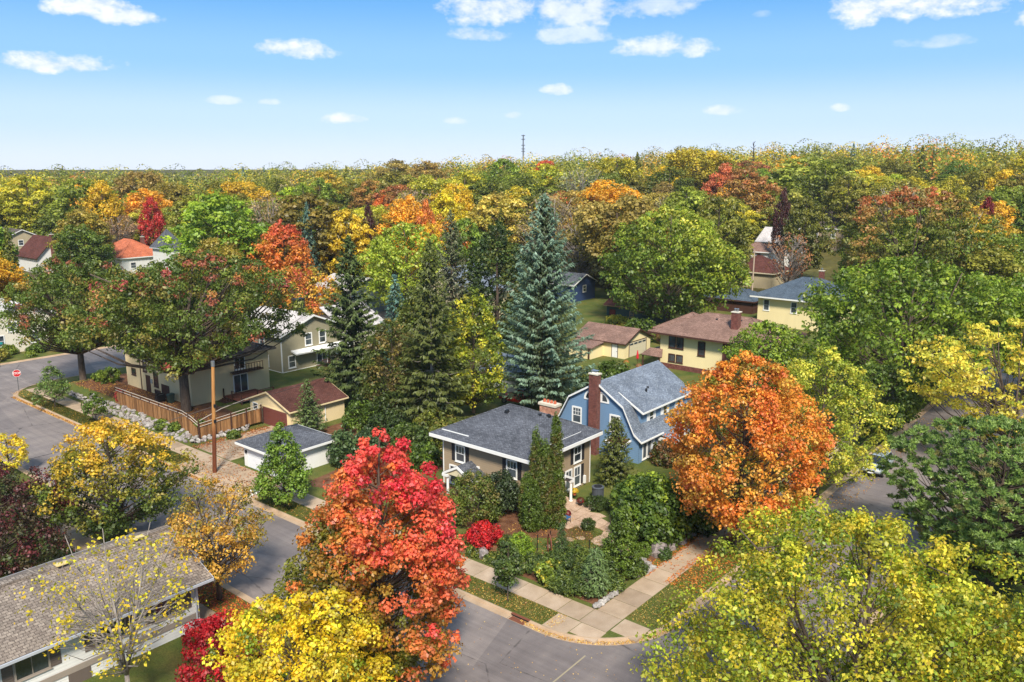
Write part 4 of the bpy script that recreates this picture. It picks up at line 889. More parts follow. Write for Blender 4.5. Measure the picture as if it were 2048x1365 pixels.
def branch_mesh(rng, P, h, tr, z0, prof_top, nb, sides=5, lean=(0, 0), thin=.02, fork=0, fork_spread=.5, bark=M_BARK, wob=.06, steep=1.0):
    """trunk, main limbs and finer boughs running out to the clumps"""
    m = MB()
    top = prof_top
    if fork == 0:
        ax = [(lean[0] * (k / 6) ** 1.5 + rng.normal() * wob * k / 6, lean[1] * (k / 6) ** 1.5 + rng.normal() * wob * k / 6, top * k / 6) for k in range(7)]
        rad = [tr * (1.35 if k == 0 else 1.0) * (1 - k / 6.6) ** .8 for k in range(7)]; rad[0] = tr * 1.4
        ax.insert(1, (0, 0, min(.5, top * .06))); rad.insert(1, tr * 1.02)
        m.tube(ax, rad, 9); axes = [ax]
    else:
        axes = []
        zf = z0 * .8; m.tube([(0, 0, -.3), (0, 0, .4), (0, 0, zf * .6), (0, 0, zf)], [tr * 1.45, tr * 1.05, tr * .95, tr * .9], 9)
        for k in range(fork):
            a = 2 * math.pi * (k + rng.random() * .5) / fork; sp = fork_spread * rng.uniform(.7, 1.2); q = []
            for j in range(6):
                t = j / 5; q.append((math.cos(a) * sp * t ** 1.3 * (1 + .2 * rng.normal() * t), math.sin(a) * sp * t ** 1.3 * (1 + .2 * rng.normal() * t), zf * .95 + (top - zf) * t))
            m.tube(q, [tr * .62 * (1 - .16 * j) for j in range(6)], 6); axes.append(q)
    sel = rng.permutation(len(P))[:nb]
    for i in sel:
        p = P[i]; ax = axes[rng.integers(len(axes))]
        if len(axes) > 1: ax = min(axes, key=lambda q: math.hypot(q[-2][0] - p[0], q[-2][1] - p[1]) + rng.random() * 1.0)
        zt = max(z0 * .75, p[2] - steep * (.55 + .3 * rng.random()) * math.hypot(p[0], p[1]) - .3); zt = min(zt, top * .95)
        zs = [q[2] for q in ax]; bx = np.interp(zt, zs, [q[0] for q in ax]); by = np.interp(zt, zs, [q[1] for q in ax])
        b = np.array([bx, by, zt]) if steep >= 1 else np.array([np.interp(max(zt, p[2] - 1.6 - rng.random()), zs, [q[0] for q in ax]), np.interp(max(zt, p[2] - 1.6 - rng.random()), zs, [q[1] for q in ax]), max(zt, p[2] - 1.6 - rng.random())]); mid = b * .45 + p * .55 + np.array([0, 0, -.08 * np.linalg.norm(p - b)]) + rng.normal(size=3) * .12
        rb = max(thin, tr * .32 * (1 - zt / (top * 1.15)) + thin)
        m.tube([b, mid, p], [rb, rb * .6, thin * .5], sides - 1, cap=False)
    return m
def place(name, label, cat, loc, h, trunk_me, crown_me, group=None, extra=()):
    o = thing(name, loc, label, cat, group)
    if trunk_me is not None:
        t_ = bpy.data.objects.new('trunk', trunk_me); col.objects.link(t_); t_.parent = o
    c_ = bpy.data.objects.new('crown', crown_me); col.objects.link(c_); c_.parent = o
    return o
def tree(name, label, loc, h, Rr, pal, seed, prof='round', zb=.25, n=300, per=60, cr=.75, L_=.24, W_=.17, flat=.8, lobes=.22, inner=.4, tr=.2, bark=M_BARK, nb=90,
         weights=None, colf=None, vj=.16, group=None, fork=0, spread=2.0, lean=(0, 0), cat='tree', up=.6, nl=5, thin=.02, leaf_j=.14, topf=.9, steep=1.0, droop=.8):
    rng = np.random.default_rng(seed); z0 = h * zb
    if math.hypot(loc[0] - CAM[0], loc[1] - CAM[1]) > 84: per = int(per * .62); L_ *= 1.25; W_ *= 1.25
    elif per > 40: per = int(per * .93); L_ *= 1.03; W_ *= 1.03
    P, f, t = crown_pts(rng, n, z0, h - cr * .5, Rr - cr * .4, prof, lobes, inner, lean, nl, droop)
    crs = cr * rng.uniform(.65, 1.25, len(P)) * (1 - .35 * smooth01(t, .75, 1))
    v, ci, lc = clump_leaves(rng, P, crs, per, L_, W_, flat, up)
    base = pick(rng, len(P), pal, weights)
    if colf is not None: base = colf(rng, P, f, t, base)
    cl = base[ci] * (1 + rng.normal(size=(len(ci), 1)) * leaf_j) * (1 + rng.normal(size=len(P)) * vj)[ci][:, None]
    cl *= 1 + rng.normal(size=(len(ci), 3)) * .05
    cm = quad_mesh('crown', v, np.clip(cl, .004, .95), M_LEAF)
    tm = branch_mesh(rng, P, h, tr, z0, h * topf, nb, 5, lean, thin, fork, spread, steep=steep).mesh('trunk', bark, True) if tr > 0 else None
    return place(name, label, cat, loc, h, tm, cm, group)
def zone(cols, key):
    """colour by a smooth key 0..1 along a list of colours, with scatter"""
    A = np.array([leafc(c) for c in cols])
    def fn(rng, P, f, t, base):
        k = np.clip(key(P, f, t) + rng.normal(size=len(P)) * .13, 0, .999) * (len(A) - 1); i = k.astype(int); w_ = (k - i)[:, None]
        return A[i] * (1 - w_) + A[np.minimum(i + 1, len(A) - 1)] * w_
    return fn
def spruce(name, label, loc, h, Rr, pal, seed, zb=.06, step=.42, nbr=8, L_=.42, W_=.13, tr=.22, droop=.25, dens=1.0, tip=None, bark=M_BARK, group=None, pw=.85, gap=0.0, mat=None, mesh_only=False):
    rng = np.random.default_rng(seed); Cs = []; Ds = []; Ns = []; T = []; m = MB()
    m.tube([(0, 0, -.2), (0, 0, .4), (0, 0, h * .5), (0, 0, h * .98)], [tr * 1.3, tr, tr * .6, .02], 8)
    z = h * zb
    while z < h * .985:
        t = (z / h - zb) / (1 - zb); rad = Rr * (1 - t) ** pw * (1 if t > .06 else .8) + .12
        nb = max(4, int(nbr * (1 - .45 * t))); a0 = rng.random() * 6.28
        for k in range(nb):
            if rng.random() < gap: continue
            a = a0 + 2 * math.pi * k / nb + rng.normal() * .12; ln = rad * rng.uniform(.72, 1.12)
            d = np.array([math.cos(a), math.sin(a), 0]); s_ = np.array([-d[1], d[0], 0])
            npt = max(4, int(ln / .085 * dens)); q = rng.random(npt) ** .62
            up0 = .5 * t - droop * (1 - t)
            zz = z + ln * (up0 * q + .22 * q ** 2) + rng.normal(size=npt) * .05
            wid = .34 * ln * (1 - q) + .1
            lat = rng.uniform(-1, 1, npt) * wid
            c = d * (q * ln)[:, None] + s_ * lat[:, None]; c[:, 2] = zz - np.abs(lat) * .12
            dd = d * 1.0 + s_ * np.sign(lat)[:, None] * rng.uniform(.2, 1.0, npt)[:, None] + np.array([0, 0, -.15]) + rng.normal(size=(npt, 3)) * .2
            Cs.append(c); Ds.append(dd); T.append(q)
            Ns.append(np.array([0, 0, 1.0]) + d * .35 + rng.normal(size=(npt, 3)) * .38)
            if rng.random() < .55: m.tube([(0, 0, z), tuple(d * ln * .5 + np.array([0, 0, z + ln * up0 * .5])), tuple(d * ln * .92 + np.array([0, 0, z + ln * (up0 * .92 + .19)]))], [.05 * (1 - t) + .012, .03 * (1 - t) + .008, .006], 4, cap=False)
        z += step * rng.uniform(.75, 1.25) * (1 - .35 * t)
    nt_ = 40; Cs.append(np.stack([rng.normal(size=nt_) * .06, rng.normal(size=nt_) * .06, h - rng.random(nt_) * .9], 1)); Ds.append(rng.normal(size=(nt_, 3)) * .5 + np.array([0, 0, 1])); Ns.append(rand_dir(rng, nt_)); T.append(np.ones(nt_))
    C = np.concatenate(Cs); Dd = np.concatenate(Ds); Nn = np.concatenate(Ns); q = np.concatenate(T); s = rng.uniform(.7, 1.3, len(C))
    v = leaf_quads(rng, C, Nn, Dd, L_ * s, W_ * s, .35)
    cl = pick(rng, len(C), pal) * (1 + rng.normal(size=(len(C), 1)) * .18)
    if tip is not None: w_ = np.clip((q - .45) * 1.5 + rng.normal(size=len(q)) * .2, 0, 1)[:, None]; cl = cl * (1 - w_) + srgb_lin(tip) * w_ * (1 + rng.normal(size=(len(C), 1)) * .15)
    cm = quad_mesh('crown', v, np.clip(cl, .004, .9), mat or M_LEAF); tm = m.mesh('trunk', bark, True)
    if mesh_only: return tm, cm
    return place(name, label, 'tree', loc, h, tm, cm, group)
def shrub(name, label, loc, h, Rr, pal, seed, prof='ball', n=None, per=40, cr=.28, L_=.13, W_=.085, group=None, weights=None, colf=None, lobes=.15, inner=.55, up=.5, cat='shrub', flat=.9, stem=True, vj=.14, vertical=False):
    far_ = math.hypot(loc[0] - CAM[0], loc[1] - CAM[1])
    if far_ > 72: per = int(per * .55); L_ *= 1.3; W_ *= 1.3
    per = max(20, int(per * .84)); L_ *= 1.06; W_ *= 1.06
    rng = np.random.default_rng(seed); area = Rr * max(Rr, h) * 9; n = n or int(max(20, area / (cr * cr) * .55))
    P, f, t = crown_pts(rng, n, min(.12, h * .1), h - cr * .5, max(.08, Rr - cr * .5), prof, lobes, inner)
    v, ci, lc = clump_leaves(rng, P, cr * rng.uniform(.7, 1.25, len(P)), per, L_, W_, 1.6 if vertical else flat, up)
    base = pick(rng, len(P), pal, weights)
    if colf is not None: base = colf(rng, P, f, t, base)
    cl = base[ci] * (1 + rng.normal(size=(len(ci), 1)) * .14) * (1 + rng.normal(size=len(P)) * vj)[ci][:, None]
    cm = quad_mesh('crown', v, np.clip(cl, .004, .9), M_LEAF); tm = None
    if stem:
        m = MB()
        for k in range(5):
            a = k * 1.26 + rng.random(); m.tube([(0, 0, -.1), (math.cos(a) * Rr * .3, math.sin(a) * Rr * .3, h * .4), (math.cos(a) * Rr * .55, math.sin(a) * Rr * .55, h * .75)], [.035, .025, .01], 5, cap=False)
        tm = m.mesh('stem', M_BARK, True)
    o = place(name, label, cat, loc, h, None, cm, group)
    for c_ in list(o.children): c_.name = 'foliage'
    if tm is not None:
        t_ = bpy.data.objects.new('stem', tm); col.objects.link(t_); t_.parent = o
    return o
GREEN = [(70, 104, 40), (88, 122, 46), (56, 88, 36)]; OLIVE = [(96, 108, 44), (112, 118, 50), (80, 94, 40), (126, 118, 56)]
YEL = [(226, 196, 44), (214, 180, 38), (198, 178, 52), (180, 168, 50)]
def at(x, y): return (x, y, gzf(x, y))

# --- near deciduous trees
tree('maple_tree', 'tall scarlet maple turning orange and green below, at the street edge', (-4.3, -14.5, .1), 15.5, 5.2, [(200, 40, 40)], 11, 'maple', .12, 720, 72, .58, .18, .135, lobes=.36, inner=.35, tr=.2, nb=150, vj=.14, thin=.025, topf=.97,
     colf=zone([(110, 112, 42), (164, 124, 52), (206, 116, 62), (222, 98, 76), (222, 74, 80), (206, 52, 70)], lambda P, f, t: -.2 + 1.0 * t + .3 * (P[:, 0] * .77 + P[:, 1] * .64) / 5.0 + .5 * (f - .8)))
tree('linden_tree', 'bright yellow broad tree beside the white house and scarlet maple', (-2.5, -21.2, .1), 9.4, 4.6, YEL, 12, 'round', .12, 480, 66, .58, .16, .125, lobes=.22, inner=.4, tr=.16, nb=110, weights=[4, 3, 2, 1.2], vj=.16,
     colf=lambda rng, P, f, t, b: np.where((rng.random(len(P)) < np.clip(.5 - .75 * (t * .6 + f * .4) + .08, .04, .6))[:, None], srgb_lin((120, 150, 48)), b))
tree('birch_tree', 'nearly bare pale-trunked tree with a few yellow leaves before the white house', (-13.0, -24.6, .1), 10.3, 4.3, YEL, 13, 'vase', .3, 190, 10, .55, .16, .13, lobes=.3, inner=.3, tr=.13, bark=M_BARKG, nb=170, fork=7, spread=2.9, thin=.012, topf=.98, steep=.5)
tree('linden_tree', 'very broad yellow-green tree spreading over the side street corner', (17.8, -6.1, .1), 13.7, 9.2, [(200, 182, 54), (176, 172, 54), (140, 154, 50), (108, 134, 46)], 14, 'flat', .14, 1050, 70, .76, .165, .12, lobes=.25, inner=.25, tr=.26, nb=200, weights=[4, 4, 2.4, 1.6], fork=4, spread=4.2, bark=M_BARK, vj=.18, leaf_j=.2)
tree('linden_tree', 'yellow-green street tree below the pine, leaves thinning', (25.6, -4.4, .1), 11.0, 7.2, [(200, 180, 52), (174, 168, 52), (136, 150, 48), (104, 130, 44)], 15, 'round', .16, 560, 62, .7, .17, .125, lobes=.25, inner=.35, tr=.22, nb=150, weights=[4, 4, 2.2, 1.4], vj=.18, leaf_j=.2)
tree('honey_locust', 'golden orange-brown street tree with open crown over the road', (-20.3, -15.0, .1), 8.8, 3.5, [(206, 160, 64), (192, 148, 62), (158, 138, 60), (128, 124, 56)], 16, 'round', .24, 210, 42, .55, .17, .11, lobes=.3, inner=.4, tr=.17, nb=110, weights=[3, 3, 2, 1.4], fork=4, spread=1.6)
tree('ash_tree', 'half green half yellow street tree hiding the bend of the road', (-34.9, -14.9, .1), 9.9, 5.3, [(208, 172, 54)], 17, 'round', .16, 380, 50, .66, .2, .15, lobes=.28, inner=.4, tr=.2, nb=120,
     colf=zone([(62, 88, 40), (84, 106, 44), (150, 140, 50), (212, 172, 54), (222, 176, 60)], lambda P, f, t: 1.0 * t - .1 + .12 * (f - .7)))
tree('ginkgo_tree', 'small bright yellow young tree beside the road', (-56.5, -14.9, .1), 4.3, 1.9, [(238, 204, 60), (226, 190, 50)], 18, 'ovoid', .2, 70, 42, .42, .17, .12, tr=.06, nb=30)
tree('crabapple_tree', 'dark maroon and green broad crabapple behind the long brown roof', (-36.5, -22.6, .1), 7.6, 5.2, [(92, 50, 52), (74, 62, 44), (88, 82, 52), (116, 54, 60), (66, 78, 44)], 19, 'flat', .1, 420, 48, .62, .18, .13, tr=.16, nb=80, lobes=.3)
tree('crabapple_tree', 'dark reddish crabapple beyond the far end of the long brown roof', (-45.5, -21.5, .1), 6.4, 3.8, [(98, 50, 54), (84, 66, 50), (80, 84, 50)], 20, 'flat', .1, 240, 46, .6, .18, .13, tr=.14, nb=60, lobes=.3)
tree('linden_tree', 'fresh green pyramid-shaped young tree by the white garage door', (-30.0, -2.9, .13), 7.9, 2.5, [(92, 136, 52), (74, 116, 46), (108, 146, 60)], 21, 'cone', .2, 200, 50, .5, .19, .14, tr=.09, nb=60, lobes=.18)
tree('oak_tree', 'big spreading oak with green and russet leaves near the stop sign', (-84.2, 3.9, .5), 17.4, 9.2, [(88, 108, 48)], 22, 'oak', .3, 560, 76, .95, .26, .155, droop=2.6, flat=.65, lobes=.42, inner=.3, tr=.42, nb=170, fork=5, spread=5.5, vj=.15,
     colf=lambda rng, P, f, t, b: pick(rng, len(P), [(74, 100, 44), (92, 116, 50), (112, 124, 54), (150, 126, 62), (160, 96, 76)], [4, 4, 2.4, 1.0, .35]))
tree('oak_tree', 'huge oak with reddish tinged crown over the cream house', (-59.9, 4.9, .9), 18.8, 12.0, [(88, 108, 48)], 23, 'oak', .33, 820, 78, .95, .26, .155, flat=.65, lobes=.4, inner=.3, tr=.55, lean=(2.4, 2.0), droop=3.0, nb=200, fork=6, spread=6.5, vj=.15,
     colf=lambda rng, P, f, t, b: np.where((rng.random(len(P)) < .03 + .16 * smooth01(t, .55, .95))[:, None], pick(rng, len(P), [(166, 96, 76), (176, 122, 70), (172, 84, 82)]), pick(rng, len(P), [(72, 98, 44), (92, 114, 50), (112, 122, 54), (136, 124, 58)], [4, 4, 2, 1.2])))
tree('larch_tree', 'young feathery green tree on the strip by the stop sign', (-76.5, -2.8, .13), 5.9, 2.3, [(82, 118, 66), (98, 132, 74)], 24, 'cone', .25, 90, 46, .45, .2, .09, tr=.06, nb=40)
tree('maple_tree', 'small green sapling by the stone bank and sidewalk', (-66.8, -2.3, .13), 3.6, 1.35, [(84, 118, 50), (70, 104, 46)], 25, 'ovoid', .3, 45, 44, .38, .17, .12, tr=.045, nb=24)
tree('maple_tree', 'dense burnt orange maple beside the side street sidewalk', (3.5, 13.8, .13), 15.6, 5.9, [(206, 122, 44)], 26, 'round', .17, 660, 66, .7, .2, .15, lobes=.2, inner=.4, tr=.3, nb=140, vj=.14,
     colf=lambda rng, P, f, t, b: np.where((f + rng.normal(size=len(P)) * .1 < .66)[:, None], pick(rng, len(P), [(118, 120, 48), (160, 126, 52)]), pick(rng, len(P), [(222, 148, 60), (212, 128, 52), (206, 160, 70), (214, 116, 60)], [4, 3, 2.4, 1.2])))
tree('poplar_tree', 'yellow-green upright tree next to the orange maple', (4.2, 28.3, .13), 13.8, 5.7, [(206, 196, 78), (180, 180, 66), (146, 160, 60), (116, 138, 52)], 27, 'ovoid', .12, 380, 52, .62, .2, .14, lobes=.32, inner=.35, tr=.18, nb=110, weights=[2.5, 3, 2.5, 1.6])
tree('ash_tree', 'huge fresh green tree overhanging the side street', (1.2, 65.0, .13), 18.2, 13.6, [(112, 144, 52), (94, 126, 46), (132, 158, 60), (76, 106, 42)], 28, 'oak', .1, 860, 56, 1.15, .34, .22, lobes=.3, inner=.35, tr=.45, nb=150, fork=4, spread=6)
tree('ash_tree', 'fresh green tree merging with the huge one at the side street', (15.5, 78.0, .13), 17.0, 11.5, [(112, 144, 52), (94, 126, 46), (132, 158, 60)], 128, 'oak', .12, 620, 52, 1.1, .34, .22, lobes=.3, inner=.35, tr=.4, nb=100)
tree('ash_tree', 'bright green lower tree before the end of the yellow house', (-12.6, 56.5, .13), 10.0, 5.6, [(112, 144, 52), (94, 126, 46), (132, 158, 60)], 127, 'round', .1, 260, 52, .85, .27, .18, tr=.2, nb=50)
tree('elm_tree', 'dark green small street tree between the poplar and the parked silver car', (3.9, 46.5, .13), 9.0, 4.6, [(78, 108, 44), (64, 92, 40), (94, 122, 48)], 129, 'oak', .14, 260, 50, .75, .26, .18, tr=.2, nb=60)
tree('honey_locust', 'lemon yellow layered tree across the side street', (16.0, 46.5, .13), 14.8, 9.6, [(230, 208, 84), (216, 192, 70), (188, 178, 64), (150, 152, 54)], 29, 'vase', .12, 420, 52, .95, .25, .16, flat=.4, lobes=.4, inner=.35, tr=.26, nb=120, weights=[4, 3, 1.8, 1.0], fork=5, spread=4)
tree('maple_tree', 'large rounded green maple with yellow tips behind the yellow house', (-45.6, 91, .13), 22.0, 12.6, [(110, 140, 48)], 30, 'round', .12, 640, 56, 1.25, .42, .28, lobes=.22, inner=.4, tr=.45, nb=90,
     colf=zone([(66, 98, 42), (88, 118, 46), (128, 150, 54), (190, 186, 72)], lambda P, f, t: .25 + .5 * t + .35 * (P[:, 0] * .77 + P[:, 1] * .64) / 12 * .6))
tree('oak_tree', 'broad oak with olive, orange and rust patches behind the green street tree', (-13, 121, .2), 25.5, 15.0, [(120, 122, 54)], 31, 'oak', .16, 660, 54, 1.3, .42, .25, flat=.55, lobes=.35, inner=.35, tr=.5, nb=110, fork=5, spread=7,
     colf=zone([(176, 100, 62), (162, 128, 70), (118, 124, 54), (92, 116, 48), (100, 126, 50)], lambda P, f, t: .62 - .55 * smooth01(t, .6, 1) + .25 * (P[:, 0] * .77 + P[:, 1] * .64) / 14))
tree('maple_tree', 'yellow-green garden tree between the dark spruces and the red car', (-35.2, 26.8, .5), 15.0, 4.2, [(150, 156, 50), (112, 130, 46), (190, 182, 56), (90, 112, 42)], 32, 'ovoid', .08, 380, 50, .66, .22, .16, lobes=.28, inner=.4, tr=.18, nb=90)
tree('lilac_tree', 'dark mixed green and bronze tall bush behind the brown-roofed garage', (-42.0, 20.5, .3), 12.0, 4.3, [(84, 100, 46), (112, 98, 54), (70, 88, 42), (128, 112, 58)], 33, 'ovoid', .04, 360, 50, .75, .22, .15, tr=.12, nb=60)
tree('elm_tree', 'dark olive dense tree wedged between the two tall spruces', (-47.0, 30.5, .3), 14.5, 4.8, [(92, 108, 48), (74, 92, 44), (120, 122, 54)], 133, 'ovoid', .06, 360, 50, .8, .26, .18, tr=.2, nb=60)
tree('willow_tree', 'round lime green tree behind the dark spruces', (-88.0, 66, .2), 18.6, 9.6, [(146, 168, 62), (128, 152, 56), (164, 180, 72)], 34, 'round', .12, 400, 50, 1.2, .42, .24, tr=.35, nb=60, lobes=.2)
tree('maple_tree', 'rust orange maple behind the roof of the olive house', (-113.8, 57.1, .2), 18.6, 6.7, [(206, 130, 58)], 35, 'ovoid', .12, 300, 48, 1.05, .36, .26, tr=.3, nb=60, colf=zone([(198, 150, 56), (206, 128, 56), (198, 92, 66)], lambda P, f, t: t))
tree('maple_tree', 'vivid orange narrow maple left of the rust orange one', (-133, 57.8, .2), 16.2, 4.3, [(232, 146, 50), (226, 110, 56), (236, 164, 60)], 36, 'ovoid', .12, 190, 46, .9, .34, .24, tr=.24, nb=40)
tree('maple_tree', 'low golden orange tree hugging the pale roofs', (-100, 50.5, .2), 11.0, 7.4, [(214, 168, 58), (204, 136, 62), (150, 142, 56), (180, 90, 66)], 37, 'flat', .12, 300, 46, 1.0, .34, .24, tr=.24, nb=50)
tree('maple_tree', 'dark green dense maple beside the tall blue spruce', (-56.5, 55.9, .3), 20.4, 6.4, [(52, 80, 42), (64, 92, 46), (46, 70, 40), (92, 104, 50)], 38, 'ovoid', .08, 420, 50, 1.0, .34, .25, tr=.35, nb=50)
tree('oak_tree', 'tawny half-bare tree with yellow leaves at the right edge', (23, 122, .2), 21, 10.5, [(196, 160, 72), (170, 138, 76), (206, 176, 70)], 39, 'vase', .2, 330, 24, 1.2, .36, .22, tr=.4, nb=260, fork=6, spread=6, lobes=.35, inner=.2)
tree('oak_tree', 'grey-brown nearly bare tree behind the hip-roofed pale yellow house', (-40, 133, .2), 15, 5.5, [(170, 110, 70), (140, 100, 72)], 40, 'vase', .2, 160, 10, 1.0, .34, .22, tr=.3, nb=160, fork=5, spread=3.5, bark=M_BARKG, thin=.05)

# --- conifers
spruce('spruce_tree', 'tall dark spruce between the olive house and the garages', (-49.9, 21.3, .3), 20.3, 5.2, [(56, 78, 52), (44, 64, 46), (70, 92, 58)], 51, .1, .46, 8, .58, .2, .24, .3, 1.7, (90, 114, 70), gap=.12)
spruce('spruce_tree', 'tall olive spruce with bare pale trunk behind the brown house', (-35.8, 20.7, .5), 20.4, 5.2, [(72, 84, 48), (60, 72, 44), (88, 98, 54)], 52, .06, .48, 8, .56, .19, .22, .35, 1.5, (104, 114, 66), bark=M_BARKG, gap=.2)
spruce('blue_spruce', 'tallest silvery blue-green spruce standing over the back gardens', (-30.8, 34.3, .5), 25.0, 6.8, [(76, 96, 76), (60, 80, 62)], 53, .05, .44, 9, .5, .17, .36, .16, 1.4, (134, 160, 146), pw=.8)
spruce('blue_spruce', 'smaller blue-green spruce behind the tall dark spruces', (-54.2, 32.4, .3), 14.3, 3.2, [(62, 90, 84), (50, 74, 70)], 54, .06, .42, 8, .45, .16, .2, .15, 1.2, (112, 148, 144))
spruce('spruce_tree', 'ragged brown-topped spruce left of the dark green maple', (-61.5, 50.8, .3), 21.8, 5.4, [(76, 88, 72), (96, 82, 68), (62, 80, 62)], 55, .06, .5, 8, .55, .18, .3, .3, 1.2, (122, 128, 108), gap=.12)
spruce('spruce_tree', 'small dark conifer in front of the brown-roofed garage', (-44.6, 10.6, .2), 6.0, 2.1, [(66, 94, 58), (56, 82, 52)], 56, .04, .3, 9, .32, .11, .1, .2, 1.4, (98, 126, 80))
spruce('cedar_tree', 'dark bushy conifer between the brown and the blue house', (-10.6, 18.6, .5), 6.2, 1.9, [(58, 76, 36), (46, 62, 32), (84, 92, 40)], 57, .02, .26, 10, .3, .1, .1, .3, 1.7, (104, 112, 50), pw=.6)
spruce('spruce_tree', 'small bluish conifer at the stone-edged garden corner', (-1.0, 1.3, .3), 3.4, 1.05, [(74, 110, 74), (62, 96, 68)], 58, .02, .17, 10, .26, .06, .05, -.15, 1.9, (112, 148, 104), pw=.6)
# pine with round needle tufts
def pine(name, label, loc, h, Rr, seed):
    rng = np.random.default_rng(seed); P, f, t = crown_pts(rng, 1300, h * .1, h, Rr, 'oak', .3, .35)
    per = 44; n = len(P); d = rand_dir(rng, n * per); d[:, 2] = np.abs(d[:, 2]) * .9 + .05; c0_ = np.repeat(P, per, 0)
    c_ = c0_ + d * .2; v = leaf_quads(rng, c_, rand_dir(rng, n * per), d, rng.uniform(.3, .46, n * per), np.full(n * per, .11), .1)
    cl = pick(rng, n, [(104, 144, 84), (88, 126, 74), (120, 156, 92), (136, 130, 80)], [4, 4, 3, .8])
    cl = np.repeat(cl, per, 0) * (1 + rng.normal(size=(n * per, 1)) * .15)
    cm = quad_mesh('crown', v, np.clip(cl, .004, .9), M_LEAF); tm = branch_mesh(rng, P, h, .25, h * .12, h * .93, 300, 5, (0, 0), .03).mesh('trunk', M_BARK, True)
    return place(name, label, 'tree', loc, h, tm, cm)
pine('pine_tree', 'broad green pine with tufted needles across the side street', (19.2, 19.5, .13), 12.0, 7.2, 59)
spruce('spruce_tree', 'dark grey-blue spruce rising from red vines on the right', (24, 152, 1), 24, 5.2, [(64, 82, 76), (54, 70, 66)], 60, .04, .55, 8, .6, .2, .3, .2, 1.1, (96, 116, 108))

# --- garden: arborvitae columns, clipped balls, bushes
def thuja(label, x, y, h, r_, seed, pal=None):
    shrub('arborvitae', label, at(x, y), h, r_, pal or [(94, 114, 52), (80, 102, 46), (112, 110, 56), (120, 100, 60)], seed, 'column', int(130 + 44 * h), 36, .19, .13, .06, weights=[3, 3, 1.6, 1.0], lobes=.1, inner=.6, vertical=True, cat='conifer', vj=.12,
          colf=lambda rng, P, f, t, b: np.where((t > .82)[:, None] | (t < .16)[:, None], pick(rng, len(P), [(84, 112, 46), (72, 102, 44)]), b))
for k, (x, y, h_, r_, lb) in enumerate([(-9.6, 8.3, 9.3, .66, 'tallest arborvitae column before the brown house'), (-10.75, 7.3, 8.2, .64, 'second tallest arborvitae column of the clump, beside the tallest'), (-9.7, 6.9, 7.5, .66, 'arborvitae column standing at the front of the tall clump'),
        (-11.2, 6.6, 4.4, .64, 'shorter arborvitae at the edge of the clump by the mulch bed'), (-8.9, 7.7, 5.0, .66, 'shorter arborvitae at the porch edge of the clump'), (-10.2, 6.0, 4.4, .82, 'shortest leafy green arborvitae at the foot of the clump')]):
    thuja(lb, x, y, h_, r_, 70 + k, None if k < 5 else [(78, 110, 50), (66, 98, 46), (92, 120, 56)])
for k, (x, y, h_) in enumerate([(-55.6, -17.6, 2.6), (-54.2, -18.3, 2.2), (-53.1, -17.9, 2.9), (-57.0, -18.6, 2.1)]):
    shrub('arborvitae', 'small dark arborvitae in the row by the yellow sapling', (x, y, .13), h_, .5, [(62, 88, 42), (52, 76, 38)], 80 + k, 'cone', 60, 40, .22, .14, .06, vertical=True, cat='conifer', group='small arborvitae by the yellow sapling')
shrub('cedar_bush', 'dense green cone-shaped evergreen by the garden steps', at(-1.3, 4.9), 5.6, 1.6, [(78, 112, 44), (66, 98, 40), (94, 126, 52)], 85, 'cone', 240, 46, .3, .15, .08, inner=.55)
shrub('hydrangea_bush', 'big glossy green bush with yellow-green leaves by the sidewalk', at(-2.6, 11.6), 4.6, 3.6, [(84, 120, 46), (66, 104, 42), (128, 152, 54), (48, 84, 38)], 86, 'ball', 420, 52, .5, .24, .17, weights=[3, 3, 1.2, 2], lobes=.25, inner=.45)
shrub('viburnum_bush', 'yellow-green loose bush behind the clipped ball', at(-5.0, 14.6), 3.6, 2.2, [(128, 154, 54), (104, 136, 48), (158, 168, 60)], 87, 'ball', 170, 46, .45, .22, .15, lobes=.3)
shrub('laurel_bush', 'dark green bush under the orange maple', at(-.9, 15.6), 3.6, 2.6, [(48, 84, 42), (58, 96, 46), (40, 70, 38)], 88, 'ball', 220, 46, .45, .24, .14)
shrub('boxwood', 'lime green round clipped shrub by the round garden bed', at(-8.0, 1.9), 2.1, 1.05, [(120, 158, 52), (100, 140, 48)], 89, 'ball', 130, 42, .24, .1, .07, lobes=.06, inner=.7)
shrub('boxwood', 'round clipped ball beside the air conditioner', at(-8.0, 15.6), 1.6, .8, [(96, 134, 48), (82, 120, 44)], 90, 'ball', 90, 42, .22, .1, .07, lobes=.06, inner=.7)
shrub('boxwood', 'low flat clipped dark hedge below the air conditioner', at(-8.6, 12.9), 1.0, 1.15, [(58, 88, 36), (48, 76, 32)], 91, 'flat', 100, 42, .22, .1, .06, lobes=.06, inner=.7)
shrub('boxwood', 'small dark ball in the island of the flagstone path', at(-6.9, 9.0), .95, .62, [(66, 92, 40), (54, 80, 36)], 92, 'ball', 70, 40, .18, .1, .05, lobes=.05, inner=.7)
shrub('boxwood', 'light green ball by the grey boulder', at(-1.4, 8.1), 1.15, .72, [(92, 132, 48), (80, 116, 44)], 93, 'ball', 70, 40, .2, .1, .06, lobes=.08)
shrub('boxwood', 'small dark green bush past the boulder', at(-.2, 9.2), .95, .6, [(56, 96, 48), (48, 84, 42)], 94, 'ball', 60, 40, .2, .1, .06)
shrub('lilac_bush', 'loose green and bronze bush before the street porch', at(-14.6, 4.2), 4.4, 2.3, [(108, 124, 56), (90, 110, 50), (128, 116, 66), (74, 98, 46)], 95, 'ball', 250, 46, .42, .17, .09, lobes=.3)
shrub('laurel_bush', 'dark bluish-green round bush against the brown wall', at(-14.4, 7.1), 3.7, 2.0, [(50, 74, 52), (42, 64, 46), (62, 86, 58)], 96, 'ball', 190, 46, .4, .17, .1)
